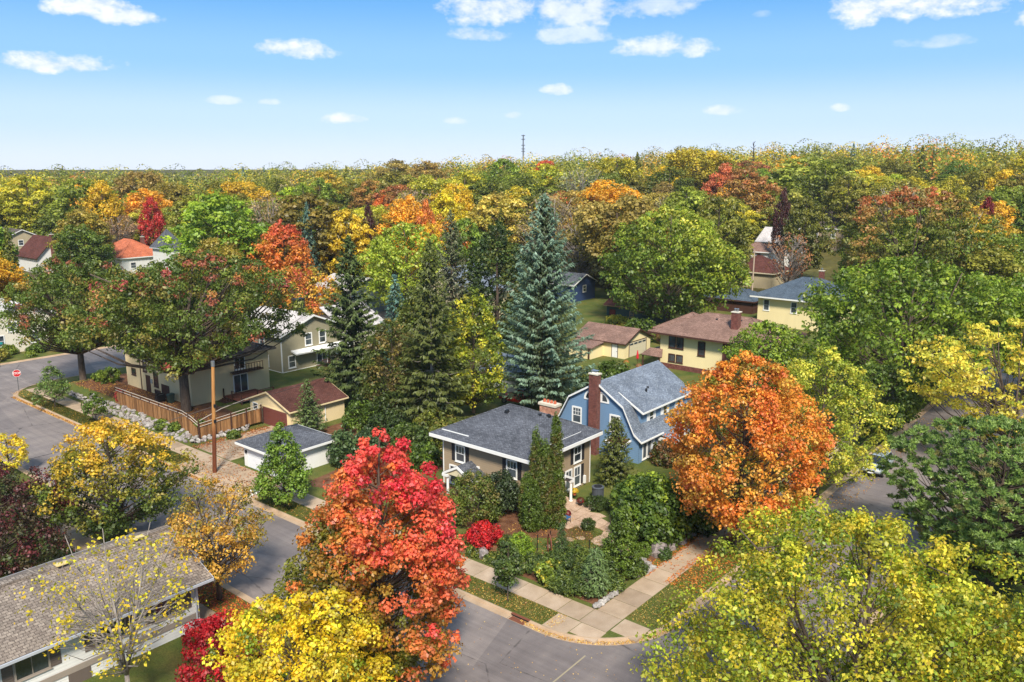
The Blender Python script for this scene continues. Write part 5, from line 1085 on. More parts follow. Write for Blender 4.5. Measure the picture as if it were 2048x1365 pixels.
shrub('burning_bush', 'small crimson bush beside the mulch bed', at(-11.6, 2.0), 1.8, 1.45, [(196, 36, 44), (172, 30, 40), (210, 52, 52)], 97, 'ball', 110, 46, .3, .14, .09, lobes=.25)
shrub('burning_bush', 'crimson bush at the end of the white house', (-14.9, -18.6, .13), 2.3, 1.9, [(188, 30, 44), (206, 48, 50), (160, 26, 40)], 98, 'ball', 130, 46, .36, .16, .1, lobes=.3)
shrub('burning_bush', 'crimson and green bush half hidden below the bare birch', (-10.5, -20.2, .13), 3.6, 2.4, [(178, 34, 46), (150, 40, 44), (96, 122, 44)], 99, 'ball', 160, 44, .42, .17, .11, lobes=.3)
tree('maple_tree', 'slim dark green sapling on the grass strip by the corner', (-5.2, -2.9, .13), 4.6, 1.05, [(62, 90, 48), (74, 102, 52)], 100, 'ovoid', .3, 60, 50, .34, .16, .11, tr=.045, nb=30)
shrub('hosta', 'hydrangea with yellow leaves at the sidewalk edge', at(-4.5, 1.0), 1.5, 1.15, [(196, 180, 64), (108, 132, 52), (88, 116, 46)], 101, 'ball', 80, 36, .28, .2, .14, weights=[1.4, 2, 2])
# spreading junipers, each its own plant
for k, (x, y, h_, r_) in enumerate([(-6.3, 1.7, 1.1, 1.5), (-3.4, 2.2, 1.5, 1.6), (-2.3, 1.1, 1.2, 1.5), (-4.6, 3.4, 1.7, 1.5), (-2.2, 3.6, 1.5, 1.5), (-3.4, .9, 1.0, 1.3), (-.9, 3.0, 1.0, 1.1), (-.8, 5.9, 1.0, 1.0)]):
    lb_ = ['juniper mound beside the yellow-leaved hydrangea', 'middle juniper mound of the corner garden', 'juniper mound touching the bluish conifer', 'tall juniper mound at the thin spire', 'juniper mound behind the bluish conifer', 'low juniper along the street sidewalk edge', 'low juniper above the stone edging', 'low juniper at the garden steps'][k]
    shrub('juniper', lb_, at(x, y), h_, r_, [(72, 102, 58), (60, 90, 52), (92, 120, 62), (104, 124, 60)], 110 + k, 'flat', int(60 + 36 * r_), 42, .32, .2, .06, lobes=.35, inner=.35, group='spreading junipers in the corner garden', cat='shrub')
spruce('juniper_spire', 'thin upright juniper spire in the corner garden', at(-5.1, 3.0), 3.1, .4, [(74, 106, 66), (62, 92, 58)], 120, .02, .12, 7, .22, .05, .03, -.5, 2.0, pw=.5)
for k, (x, y, h_, r_) in enumerate([(-7.2, .9, .7, .8), (-9.6, .9, .6, .9), (-11.4, .8, .7, .8), (-13.2, 1.0, .8, 1.0), (-15.2, 1.2, 1.0, 1.1), (-9.8, 2.6, .9, .9), (-6.2, 4.0, .7, .6), (-12.9, 2.4, .7, .8)]):
    shrub('perennial', 'low leafy green perennial clump along the garden sidewalk edge', at(x, y), h_, r_, [(84, 108, 50), (66, 94, 44), (128, 132, 58), (70, 84, 42)], 130 + k, 'flat', int(40 + 20 * r_), 36, .24, .15, .08, group='perennials along the garden sidewalk', cat='shrub', stem=False)
# dark understory behind the garages, hedge plants by the left road
for k, (x, y, h_, r_, pal) in enumerate([(-41.5, 15.6, 3.2, 2.6, GREEN), (-37.2, 15.0, 3.0, 2.4, [(46, 74, 40), (56, 84, 44)]), (-33.2, 14.6, 2.6, 2.2, GREEN), (-30.2, 12.4, 3.2, 2.2, [(62, 90, 46), (84, 106, 52)]), (-34.0, 10.0, 2.8, 2.0, [(52, 84, 60), (66, 98, 70)]), (-32.6, 17.6, 3.6, 2.4, OLIVE), (-28.0, 14.8, 3.4, 2.0, OLIVE), (-26.5, 10.2, 2.6, 1.7, GREEN), (-44.6, 19.6, 4.0, 2.6, [(46, 74, 40), (56, 84, 44)]), (-33.9, 6.6, 3.8, 1.6, [(58, 92, 62), (72, 106, 70)]), (-38.5, 17.5, 4.5, 2.8, [(54, 78, 42), (72, 92, 46)])]):
    lb_ = ['green bush behind the white garage gable', 'dark bush in the middle of the thicket', 'green bush by the olive spruce trunk', 'light green bush next to the brown house corner', 'bluish bush by the white garage wall', 'tall olive bush behind the brown house roof edge', 'olive bush against the back of the brown house', 'green bush at the brown house side wall', 'dark bush below the tall dark spruce', 'bluish upright bush between white garage and scarlet maple', 'broad dark bush under the bronze lilac'][k]
    shrub('thicket_bush', lb_, at(x, y), h_, r_, pal, 150 + k, 'ball', int(70 + 30 * r_), 44, .5, .22, .13, group='thicket bushes behind the garages', lobes=.3)
for k in range(16):
    a = k / 15; x = -107.5 - 1.5 * random.random() - (k % 3) * 1.7; y = -4 + 26 * a; h_ = random.uniform(.8, 1.9)
    shrub('hedge_bush', 'green garden bush lining the far side of the cross street', (x, y, .15), h_, h_ * .9, random.choice([GREEN, OLIVE, [(120, 140, 52), (96, 122, 48)], [(150, 140, 60), (110, 120, 50)]]), 170 + k, 'ball', 60, 38, .34, .22, .13, group='garden bushes beyond the cross street', lobes=.3)
for k, (x, y, h_, r_) in enumerate([(-79.6, 5.4, 2.2, 1.3), (-81.5, 5.0, 1.4, 1.0), (-52.8, 2.6, 1.4, .8), (-55.4, 1.1, .9, .7), (-49.4, 4.4, .9, .7), (-58.0, .9, .9, .8)]):
    shrub('yard_bush', 'leafy green bush at the edge of the stone bank', at(x, y), h_, r_, [(90, 122, 50), (72, 104, 46), (110, 134, 56)], 190 + k, 'ball', 60, 38, .3, .18, .12, group='bushes on the stone bank', lobes=.3)
shrub('ivy', 'red vine leaves on the end of the wooden fence', at(-69.6, 1.9), 1.6, .6, [(190, 52, 56), (170, 62, 60)], 197, 'ball', 40, 34, .26, .15, .1)
for k, (x, y, h_, r_, pal) in enumerate([(-29.5, 47.5, 3.4, 2.4, GREEN), (-26.8, 44.0, 2.2, 1.8, [(64, 92, 44), (80, 108, 48)]), (-31.0, 43.6, 1.8, 1.2, [(48, 76, 42), (56, 86, 46)]), (-28.6, 40.8, 1.9, 1.0, [(48, 76, 42), (56, 86, 46)]), (-33.6, 46.4, 2.6, 2.0, OLIVE), (-38.5, 78, 3.0, 3, OLIVE), (-45, 80, 3.2, 3, GREEN), (-30, 84, 3.5, 3.4, GREEN), (-24, 82, 3.2, 3.2, [(48, 76, 42), (56, 86, 46)]), (-52, 84, 2.2, 2.2, [(180, 170, 60), (128, 140, 56)])]):
    lb_ = ['green bush between the tall blue spruce and the blue house roof', 'low green bush behind the blue house', 'small dark clipped bush at the foot of the tall blue spruce', 'small dark clipped bush nearest the blue house chimney', 'olive bush before the lean-to of the yellow garage', 'olive bush behind the yellow garage', 'green bush behind the yellow garage ridge', 'green bush behind the yellow house', 'dark bush behind the yellow house', 'yellowish bush beside the teal shed'][k]
    shrub('back_garden_bush', lb_, at(x, y), h_, r_, pal, 200 + k, 'ball', int(70 + 20 * r_), 42, .5, .24, .15, group='bushes in the back gardens', lobes=.3)
shrub('azalea_bush', 'bronze and green bush below the blue house windows', at(-9.2, 25.8), 2.6, 1.7, [(112, 82, 52), (92, 96, 50), (140, 96, 56)], 215, 'ball', 130, 42, .36, .16, .1, lobes=.25)
shrub('azalea_bush', 'dark bronze bush beside the blue house porch', at(-7.4, 28.6), 3.0, 1.6, [(96, 70, 54), (84, 86, 48)], 216, 'ball', 130, 42, .36, .16, .1, lobes=.25)
# ------------------------------------------------------------------ trees beyond the block: shared crowns, individual trees
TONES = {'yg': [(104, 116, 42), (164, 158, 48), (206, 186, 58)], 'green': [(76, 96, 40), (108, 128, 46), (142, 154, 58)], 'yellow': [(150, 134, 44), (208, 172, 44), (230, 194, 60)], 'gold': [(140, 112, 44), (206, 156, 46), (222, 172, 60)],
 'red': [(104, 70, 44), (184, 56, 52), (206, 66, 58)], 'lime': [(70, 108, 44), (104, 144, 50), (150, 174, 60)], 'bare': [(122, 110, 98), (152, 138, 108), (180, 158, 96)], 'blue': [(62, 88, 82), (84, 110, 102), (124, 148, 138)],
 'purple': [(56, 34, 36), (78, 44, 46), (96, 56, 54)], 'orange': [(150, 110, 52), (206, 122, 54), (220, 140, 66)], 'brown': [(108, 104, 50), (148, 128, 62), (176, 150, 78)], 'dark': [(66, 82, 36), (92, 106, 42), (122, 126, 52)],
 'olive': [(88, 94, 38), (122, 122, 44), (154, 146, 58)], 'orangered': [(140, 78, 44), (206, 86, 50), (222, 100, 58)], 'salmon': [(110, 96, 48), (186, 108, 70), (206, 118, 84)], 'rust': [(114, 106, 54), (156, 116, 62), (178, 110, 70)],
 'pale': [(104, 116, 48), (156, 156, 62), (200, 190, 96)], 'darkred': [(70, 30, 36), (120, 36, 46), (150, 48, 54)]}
WORDS = {'yg': 'yellow-green', 'green': 'mid-green', 'yellow': 'bright yellow', 'gold': 'golden', 'red': 'scarlet', 'lime': 'fresh lime-green', 'bare': 'grey thin-leaved', 'blue': 'blue-green', 'purple': 'dark purple-leaved', 'orange': 'orange',
 'brown': 'tawny brown', 'dark': 'dark green', 'olive': 'olive green', 'orangered': 'vivid orange-red', 'salmon': 'salmon pink', 'rust': 'rusty brown', 'pale': 'pale yellow-green', 'darkred': 'dark crimson'}
def proto_tree(seed, prof, n, per, cr, nb=26, L_=.5, W_=.36, flat=.75, lobes=.3, inner=.45, bare=False):
    rng = np.random.default_rng(seed); h, Rr = 18., 7.0
    P, f, t = crown_pts(rng, n, h * .16, h - .6, Rr - .5, prof, lobes, inner)
    v, ci, lc = clump_leaves(rng, P, cr * rng.uniform(.7, 1.25, len(P)), per, L_, W_, flat, .7)
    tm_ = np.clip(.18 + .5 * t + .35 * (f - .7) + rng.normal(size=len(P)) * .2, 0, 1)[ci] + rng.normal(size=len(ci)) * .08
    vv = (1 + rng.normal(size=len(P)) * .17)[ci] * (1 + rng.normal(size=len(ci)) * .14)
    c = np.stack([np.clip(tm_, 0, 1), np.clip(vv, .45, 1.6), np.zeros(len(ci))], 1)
    return branch_mesh(rng, P, h, .38, h * .16, h * .93, nb, 4, (0, 0), .05 if bare else .06, 5 if bare else 0, 3.5).mesh('trunk', M_BARKG if bare else M_BARK, True), quad_mesh('crown', v, c, M_LEAFS)
PROTOS = {'round': [proto_tree(301, 'round', 200, 56, 1.35), proto_tree(302, 'round', 190, 56, 1.4, flat=.55), proto_tree(303, 'flat', 200, 56, 1.4), proto_tree(304, 'umbrella', 200, 56, 1.35, flat=.5, lobes=.4)],
          'ovoid': [proto_tree(305, 'ovoid', 190, 56, 1.3), proto_tree(306, 'ovoid', 190, 56, 1.3, lobes=.4)], 'vase': [proto_tree(307, 'vase', 190, 56, 1.3), proto_tree(308, 'vase', 190, 56, 1.35, lobes=.4)],
          'bare': [proto_tree(309, 'vase', 170, 14, 1.3, 170, .5, .3, inner=.2, bare=True), proto_tree(310, 'round', 170, 15, 1.3, 170, .5, .3, inner=.2, bare=True)]}
def proto_spruce(seed, Rr):
    tm, cm = spruce('x', '', (0, 0, 0), 18., Rr, [(128, 128, 128)], seed, .05, .7, 7, .95, .34, .25, .2, .75, mesh_only=True, mat=M_LEAFS)
    n = len(cm.polygons); a = np.ones((n, 4), np.float32); rng = np.random.default_rng(seed); a[:, 0] = rng.random(n); a[:, 1] = np.clip(1 + rng.normal(size=n) * .2, .5, 1.5); cm.attributes['leafcol'].data.foreach_set('color', a.ravel()); return tm, cm
PROTOS['spruce'] = [proto_spruce(311, 4.0), proto_spruce(312, 3.6)]
KIND = {'round': 'broad rounded', 'ovoid': 'egg-shaped', 'vase': 'upright spreading', 'bare': 'sparse', 'spruce': 'pointed conifer'}
def far_tree(x, y, h, Rr, kind, tone, rng, where='in the wooded suburb behind the houses', jit=.1):
    tm, cm = PROTOS[kind][rng.integers(len(PROTOS[kind]))]
    nm = {'spruce': 'spruce_tree', 'bare': 'bare_tree'}.get(kind, 'broadleaf_tree'); word = WORDS[tone]
    lm = min(LAND, key=lambda q: (q[0] - x) ** 2 + (q[1] - y) ** 2); dl = math.hypot(lm[0] - x, lm[1] - y)
    where = ('close by ' if dl < 24 else 'some way from ') + lm[2] if dl < 75 else 'deep in the wooded hill' if gzf(x, y) > 9 else 'in the low wood far from any house'
    size = 'tall ' if h > 19.5 else 'low ' if h < 14.5 else ''
    lb = f"{size}{word} {KIND[kind]} {'' if kind == 'spruce' else 'tree '}{where}"
    o = thing(nm, (x, y, gzf(x, y) - .15), lb, 'tree', f"{size}{word} {KIND[kind]} trees {where}")
    o.scale = (Rr / (4.0 if kind == 'spruce' else 7.0), Rr / (4.0 if kind == 'spruce' else 7.0), h / 18.); o.rotation_euler = (0, 0, rng.random() * 6.28)
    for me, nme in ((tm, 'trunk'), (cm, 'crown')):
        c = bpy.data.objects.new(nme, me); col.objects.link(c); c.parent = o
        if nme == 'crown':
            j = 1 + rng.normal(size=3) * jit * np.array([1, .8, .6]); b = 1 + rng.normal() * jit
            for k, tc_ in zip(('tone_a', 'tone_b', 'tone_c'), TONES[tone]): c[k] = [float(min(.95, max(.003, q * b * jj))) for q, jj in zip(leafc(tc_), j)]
    return o
rng = np.random.default_rng(99); PLACED = []
LAND = [(-212, 50, 'the red-brown gable house'), (-196, 65, 'the terracotta bungalow'), (-177, 66, 'the pointed turret house'), (-245, 54, 'the tan house'), (-120, 7, 'the grey-roofed white house'), (-73, 67, 'the grey gable house'), (-188, 129, 'the violet-roofed house'),
        (-72, 102, 'the dark blue house'), (-53, 92, 'the teal shed'), (-25, 106, 'the hip-roofed pale yellow house'), (-52, 147, 'the tan alley garage'), (-60, 178, 'the white back house'), (-59, 212, 'the taupe house'), (-38, 260, 'the slate-roofed house'), (-103, 65, 'the grey-blue house'), (-70, 28, 'the olive house')]
FAR = [(-262.5, 66.0, 26.9, 10.3, 'round', 'yg'),
 (-233.6, 71.1, 26.0, 11.3, 'round', 'green'),
 (-224.3, 72.0, 25.2, 6.6, 'ovoid', 'yellow'),
 (-214.2, 81.5, 20.1, 3.9, 'ovoid', 'red'),
 (-243.1, 94.0, 22.0, 10.7, 'round', 'gold'),
 (-125.6, 49.8, 24.1, 10.0, 'round', 'lime'),
 (-148.5, 76.9, 22.6, 6.7, 'bare', 'bare'),
 (-192.6, 120.5, 24.3, 5.5, 'round', 'green'),
 (-119.6, 67.3, 21.2, 3.2, 'spruce', 'blue'),
 (-117.1, 75.7, 20.3, 6.0, 'round', 'yellow'),
 (-121.3, 85.7, 21.0, 2.0, 'ovoid', 'purple'),
 (-117.7, 95.7, 22.4, 8.3, 'round', 'gold'),
 (-107.5, 90.6, 21.6, 3.4, 'ovoid', 'orange'),
 (-142.1, 135.8, 24.7, 8.7, 'round', 'yellow'),
 (-293.0, 251.9, 32.7, 12.7, 'round', 'brown'),
 (-266.4, 247.2, 32.1, 13.3, 'round', 'brown'),
 (-140.2, 167.2, 26.9, 15.1, 'round', 'dark'),
 (-140.6, 150.7, 26.0, 9.1, 'round', 'dark'),
 (-95.3, 121.0, 22.9, 8.5, 'bare', 'bare'),
 (-80.7, 112.7, 21.4, 6.2, 'bare', 'brown'),
 (-66.2, 105.4, 23.5, 10.3, 'vase', 'brown'),
 (-49.9, 118.9, 23.5, 7.7, 'round', 'olive'),
 (-131.9, 267.1, 37.3, 13.0, 'vase', 'yg'),
 (-156.0, 246.0, 33.4, 11.0, 'vase', 'yg'),
 (-124.1, 231.4, 29.0, 10.9, 'round', 'dark'),
 (-158.0, 264.6, 34.6, 4.7, 'spruce', 'dark'),
 (-240.3, 308.8, 32.8, 8.1, 'round', 'orangered'),
 (-108.9, 244.4, 30.3, 7.3, 'ovoid', 'salmon'),
 (-115.0, 279.6, 31.8, 11.0, 'round', 'rust'),
 (-77.9, 244.1, 32.7, 16.1, 'round', 'pale'),
 (-53.3, 209.9, 27.1, 7.3, 'round', 'olive'),
 (-39.1, 208.2, 26.2, 11.2, 'round', 'olive'),
 (-19.7, 169.8, 21.2, 6.9, 'round', 'green'),
 (-6.0, 128.5, 22.7, 5.0, 'bare', 'yellow'),
 (-68.1, 277.9, 29.4, 8.2, 'round', 'yellow'),
 (-65.1, 335.4, 36.6, 4.6, 'spruce', 'dark'),
 (-62.6, 343.8, 35.7, 4.2, 'spruce', 'dark'),
 (-21.3, 263.3, 28.5, 7.1, 'round', 'yellow'),
 (-8.8, 163.3, 22.7, 2.7, 'ovoid', 'darkred'),
 (-53.6, 162.4, 24.0, 2.5, 'ovoid', 'purple'),
 (-45.3, 155.6, 22.7, 5.3, 'round', 'dark'),
 (-151.2, 20.1, 17.4, 2.9, 'spruce', 'dark'),
 (-253.1, 72.0, 20.7, 7.9, 'round', 'green'),
 (-277.6, 63.9, 26.1, 8.2, 'round', 'yg'),
 (-141.3, 81.4, 17.2, 3.6, 'spruce', 'blue'),
 (-93.3, 88.3, 18.6, 5.3, 'round', 'green'),
 (-91.6, 76.3, 18.2, 3.5, 'round', 'yellow'),
 (-80.3, 201.4, 29.2, 9.1, 'round', 'rust'),
 (-35.0, 251.3, 26.2, 7.1, 'round', 'yg'),
 (-92.9, 175.6, 21.4, 5.8, 'bare', 'bare')]
for (x, y, zt, Rr, kind, tone) in FAR:
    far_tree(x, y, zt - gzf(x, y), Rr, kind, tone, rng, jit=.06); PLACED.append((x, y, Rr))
# open ground round the houses and along the lines of sight to them
KEEP = []
for o in list(col.objects):
    if o.get('category') in ('house', 'garage'):
        p = o.location; d = Vector((CAM[0] - p.x, CAM[1] - p.y, 0)); d.normalize()
        for k, r_ in ((0, 12), (12, 9), (24, 9), (36, 8), (48, 8), (62, 8), (76, 7), (90, 7)): KEEP.append((p.x + d.x * k, p.y + d.y * k, r_))
CHOICES = ['olive', 'green', 'dark', 'yg', 'yellow', 'gold', 'brown', 'rust', 'bare', 'pale', 'orange', 'blue', 'salmon', 'red', 'orangered']; CW = np.array([27, 19, 13, 14, 8, 5, 6, 2, 4, 8, .8, 1.5, .5, .25, .25]); CW = CW / CW.sum()
def kind_for(tone, rng): return 'spruce' if tone == 'blue' or tone == 'dark' and rng.random() < .3 else 'bare' if tone == 'bare' else rng.choice(['round', 'round', 'round', 'ovoid', 'vase'])
nfill = 0; CELL = 14.0; SPOTS = []
d = 128.
while d < 690:
    step = CELL * (1 if d < 330 else 1.08); na = int(R(72) * d / step)
    for k in range(na):
        a = R(-36) + R(72) * (k + .5 + rng.uniform(-.38, .38)) / na; dd = d + rng.uniform(-.4, .4) * step
        x = CAM[0] + dd * (_f[0] * math.cos(a) + _r[0] * math.sin(a)); y = CAM[1] + dd * (_f[1] * math.cos(a) + _r[1] * math.sin(a)); SPOTS.append((dd, a, x, y))
    d += step * .92
STUFF = []
for dd, a, x, y in sorted(SPOTS):
    if y < 118 and x > -92 and dd < 175: continue                        # the block itself and its gardens
    if -108 < x < -88 and y < 112: continue
    if 2 < x < 17 and y < 135: continue
    if any((x - px) ** 2 + (y - py) ** 2 < (pr * .75 + 2) ** 2 for px, py, pr in PLACED) or any((x - px) ** 2 + (y - py) ** 2 < pr ** 2 for px, py, pr in KEEP): continue
    tone = rng.choice(CHOICES, p=CW); h = rng.uniform(11.5, 21.5) if rng.random() < .85 else rng.uniform(20, 25); kind = kind_for(tone, rng)
    Rr = h * (.2 if kind == 'spruce' else rng.uniform(.38, .52))
    if dd < 370 and nfill < 235: far_tree(x, y, h, Rr, kind, tone, rng, 'in the far treetops'); nfill += 1
    else: STUFF.append((dd, x, y, h, Rr, tone, kind))
VS = []; CS = []
def sz_(t): return 1.05 - .55 * smooth01(t, .55, 1.0)
for dd, x, y, h, Rr, tone, kind in STUFF:
    n = int(np.clip(104000 / dd, 140, 255)); g = float(hill(x, y)); sz = np.clip(dd / 330, 1, 2.4)
    t = rng.random(n) ** .8; aa = rng.random(n) * 6.28; pr = (1 - t) if kind == 'spruce' else prof_r('round', t); lob = 1 + .25 * np.sin(3 * aa + rng.random() * 6 + 4 * t)
    r_ = Rr * pr * lob * (.6 + .4 * rng.random(n) ** .5); C_ = np.stack([x + r_ * np.cos(aa), y + r_ * np.sin(aa), g + h * (.18 + .82 * t)], 1)
    nrm = np.stack([np.cos(aa), np.sin(aa), .5 + t], 1) + rng.normal(size=(n, 3)) * .5
    VS.append(leaf_quads(rng, C_, nrm, rand_dir(rng, n), sz_(t) * sz * rng.uniform(.7, 1.3, n), .78 * sz_(t) * sz * rng.uniform(.7, 1.3, n), .2))
    A = np.array([leafc(c) for c in TONES[tone]]); kk = np.clip(.15 + .6 * t + rng.normal(size=n) * .2, 0, .99) * 2; i = kk.astype(int); w_ = (kk - i)[:, None]
    CS.append((A[i] * (1 - w_) + A[i + 1] * w_) * (1 + rng.normal(size=(n, 1)) * .17) * (1 + rng.normal() * .1))
wood = bpy.data.objects.new('distant_wood', quad_mesh('distant_wood', np.concatenate(VS), np.clip(np.concatenate(CS), .004, .9), M_LEAF)); col.objects.link(wood)
tag(wood, 'autumn wood of mixed colours stretching to the horizon', 'wood', kind='stuff')
print('fill', nfill, 'stuff', len(STUFF), 'quads', sum(len(v) for v in VS))

for k, (x, y, h, tone) in enumerate([(36, 34, 14, 'green'), (44, 58, 17, 'olive'), (62, 40, 16, 'yg'), (52, 84, 18, 'green'), (74, 70, 15, 'yellow'), (38, 98, 17, 'olive'), (68, 104, 19, 'dark'), (90, 92, 17, 'pale'), (58, 14, 15, 'olive'), (86, 30, 16, 'green')]):
    o = far_tree(x, y, h, h * .42, 'round', tone, rng); o['label'] = f"{WORDS[tone]} yard tree on the lawn past the pine, {['nearest it', 'second from it', 'third from it', 'fourth from it', 'fifth from it', 'sixth from it', 'seventh from it', 'eighth from it', 'ninth from it', 'tenth from it'][k]}"; o['group'] = 'yard trees past the pine'
# ------------------------------------------------------------------ fence, stones, garden and street things
def boardmat():
    t = NT('fence_board'); oi = t.n('ShaderNodeObjectInfo'); c = t.ramp(oi.outputs['Random'], [(0, lin((104, 74, 48))), (.5, lin((140, 100, 64))), (1, lin((166, 124, 82)))])
    c = t.mix(1.0, c, t.ramp(t.noise(t.pos((8, 8, .7)), 2, 4), [(.3, (.75,) * 3), (.7, (1.2,) * 3)]), 'MULTIPLY'); return t.fin(c, .9, .15)
WOOD = boardmat(); PALE = plain('pale_pipe', (190, 176, 160), .5)
fe = thing('wooden_fence', (-60, 1.5, .8), 'brown board fence with pale top rails on the stone bank', 'fence')
bd = MB().box(-.068, .068, -.012, .012, 0, 1.55).mesh('board', WOOD); bdE = MB().box(-.012, .012, -.068, .068, 0, 1.55).mesh('board', WOOD)
def fboard(me, x, y, z):
    o = bpy.data.objects.new('board', me); col.objects.link(o); o.parent = fe; o.location = (x + 60, y - 1.5, z - .8 + random.uniform(-.03, .03)); o.rotation_euler = (random.uniform(-.012, .012), random.uniform(-.012, .012), 0)
nb = 0
for x in np.arange(-69.9, -51.5, .15):
    fboard(bd, x, 1.5, gzf(x, 1.5) - .05)
for y in np.arange(1.65, 9.2, .15): fboard(bdE, -51.35, y, min(gzf(-53, y), 1.0) * .35 + .25)
for x in np.arange(-70, -51.2, 2.07): MB().box(x - .06, x + .06, 1.53, 1.65, gzf(x, 1.5) - .2, gzf(x, 1.5) + 1.95).build('post', T_BROWN, fe)
for y in (1.5, 3.4, 5.3, 7.2, 9.1): z = min(gzf(-53, y), 1.0) * .35 + .2; MB().box(-51.33, -51.21, y - .06, y + .06, z, z + 2.05).build('post', T_BROWN, fe)
for dz in (1.62, 1.95): MB().tube([(x, 1.6, gzf(x, 1.5) + dz) for x in np.linspace(-70, -51.3, 12)], .035, 6).build('top_rail', PALE, fe); MB().tube([(-51.27, 1.6, gzf(-51.4, 1.5) + dz), (-51.27, 9.1, .4 + dz + .2)], .035, 6).build('top_rail', PALE, fe)
MB().tube([(-51.3, 1.7, 2.4), (-52.6, 5.0, 2.7), (-53.6, 9.4, 2.9)], .045, 6).build('handrail', PALE, fe)
rs = np.random.default_rng(5)
def stone_mesh(seed, mat, sq=.7):
    r_ = np.random.default_rng(seed); m = MB(); n = 8; rows = [(-.5, .55), (-.2, .95), (.15, 1.0), (.42, .7), (.55, .25)]; idx = []
    for z, q in rows:
        idx.append(len(m.v))
        for k in range(n):
            a = 2 * math.pi * k / n; rr = .5 * q * (1 + r_.uniform(-.22, .2)); m.v.append((rr * math.cos(a), rr * math.sin(a) * .8, z * sq + r_.uniform(-.05, .05)))
    for a, b in zip(idx, idx[1:]):
        for k in range(n): m.f.append((a + k, a + (k + 1) % n, b + (k + 1) % n, b + k))
    m.f.append(tuple(idx[0] + k for k in reversed(range(n)))); m.f.append(tuple(idx[-1] + k for k in range(n)))
    return m.mesh('stone', mat)
STN = [stone_mesh(k, M_STONE) for k in range(5)] + [stone_mesh(9, M_ROCK), stone_mesh(10, M_ROCK)]
def stone(parent, off, x, y, z, s, rng_=rs, ms=STN):
    o = bpy.data.objects.new('stone', ms[rng_.integers(len(ms))]); col.objects.link(o); o.parent = parent; o.location = (x - off[0], y - off[1], z - off[2]); o.scale = (s * rng_.uniform(.8, 1.5), s * rng_.uniform(.8, 1.2), s * rng_.uniform(.7, 1.1)); o.rotation_euler = (rng_.uniform(-.3, .3), rng_.uniform(-.3, .3), rng_.uniform(0, 6.28))
sb = thing('stone_bank', (-60, .7, .13), 'rubble stone retaining bank of pale boulders below the fence', 'stone wall')
for k in range(230):
    x = -76 + 24.2 * rs.random(); y = .3 + 1.1 * rs.random(); stone(sb, (-60, .7, .13), x, y, gzf(x, y) + .05, rs.uniform(.3, .6))
for k in range(64):
    x = -51.7 + .8 * rs.random(); y = .6 + 7 * rs.random(); stone(sb, (-60, .7, .13), x, y, .2 + .5 * (1 - (x + 51.7) / .8), rs.uniform(.3, .55))
sw = thing('stone_wall', (-80, 1, .13), 'short stacked stone wall beneath the big spreading oak', 'stone wall')
for k in range(60):
    x = -83.5 + 7.2 * rs.random(); stone(sw, (-80, 1, .13), x, .5 + .25 * rs.random(), .25 + .6 * rs.random(), rs.uniform(.3, .5))
ge = thing('stone_edging', (-.1, 1.8, .13), 'low pale stone edging at the corner of the garden', 'stone edging')
for k in range(16):
    stone(ge, (-.1, 1.8, .13), -.18 + rs.uniform(-.06, .06), .1 + k * .2, .24 + rs.uniform(0, .08), .42, rs, STN[:5])
for x, y, z, s, lb in [(-.75, 9.35, .45, 1.55, 'biggest grey rugged boulder beside the garden steps'), (-10.6, .8, .4, 1.1, 'pale flat boulder in the ivy by the sidewalk'), (-.55, 10.9, .35, .9, 'grey boulder behind the biggest one along the sidewalk'), (-.5, 12.4, .35, 1.0, 'rounded boulder under the dark green bush by the sidewalk'), (-.6, 14.2, .35, .95, 'mossy boulder at the foot of the orange maple'), (-7.0, 1.1, .4, .9, 'pale stone slab by the yellow-leaved hydrangea'), (-.35, 5.6, .25, .6, 'small whitish rock below the garden steps')]:
    o = bpy.data.objects.new('boulder', stone_mesh(int(abs(x * 13 + y * 7)) + 20, M_ROCK, .85)); col.objects.link(o); o.location = (x, y, z); o.scale = (s, s, s); o.rotation_euler = (0, 0, x * 3); tag(o, lb, 'boulder')
gs = thing('garden_steps', (-.9, 6.9, .13), 'three pale stone steps rising from the sidewalk into the garden', 'steps')
for k in range(3): MB().hull8([(-.35 - k * .42, 6.2 + .05 * k, .1), (.08 - k * .42, 6.25, .1), (.1 - k * .42, 7.6, .1), (-.35 - k * .42, 7.55, .1)], [(-.35 - k * .42, 6.2 + .05 * k, .29 + k * .16), (.06 - k * .42, 6.25, .29 + k * .16), (.08 - k * .42, 7.58, .29 + k * .16), (-.35 - k * .42, 7.55, .29 + k * .16)]).build('step', M_STONE, gs)
# flagstone path, stone by stone
def inside(p, poly):
    c = False; n = len(poly)
    for i in range(n):
        (xa, ya), (xb, yb) = poly[i], poly[(i + 1) % n]
        if (ya > p[1]) != (yb > p[1]) and p[0] < (xb - xa) * (p[1] - ya) / (yb - ya) + xa: c = not c
    return c
FP = [(-9.6, 7.9), (-8.0, 8.6), (-6.9, 9.9), (-5.8, 9.2), (-5.6, 7.6), (-3.4, 7.1), (-1.5, 6.3), (-1.5, 7.5), (-3.6, 8.4), (-4.6, 9.6), (-6.4, 11.2), (-8.1, 12.0), (-10.2, 13.0), (-10.2, 10.1)]
fl = struct(bpy.data.objects.new('flagstone_path', None)); col.objects.link(fl); ORIG[fl.name] = (0, 0, 0); fl['label'] = 'tan flagstone path curving from the porch to the garden steps'
jj = {}
def jit(i, j):
    if (i, j) not in jj: jj[(i, j)] = (i * .8 + rs.uniform(-.22, .22), j * .8 + rs.uniform(-.22, .22))
    return jj[(i, j)]
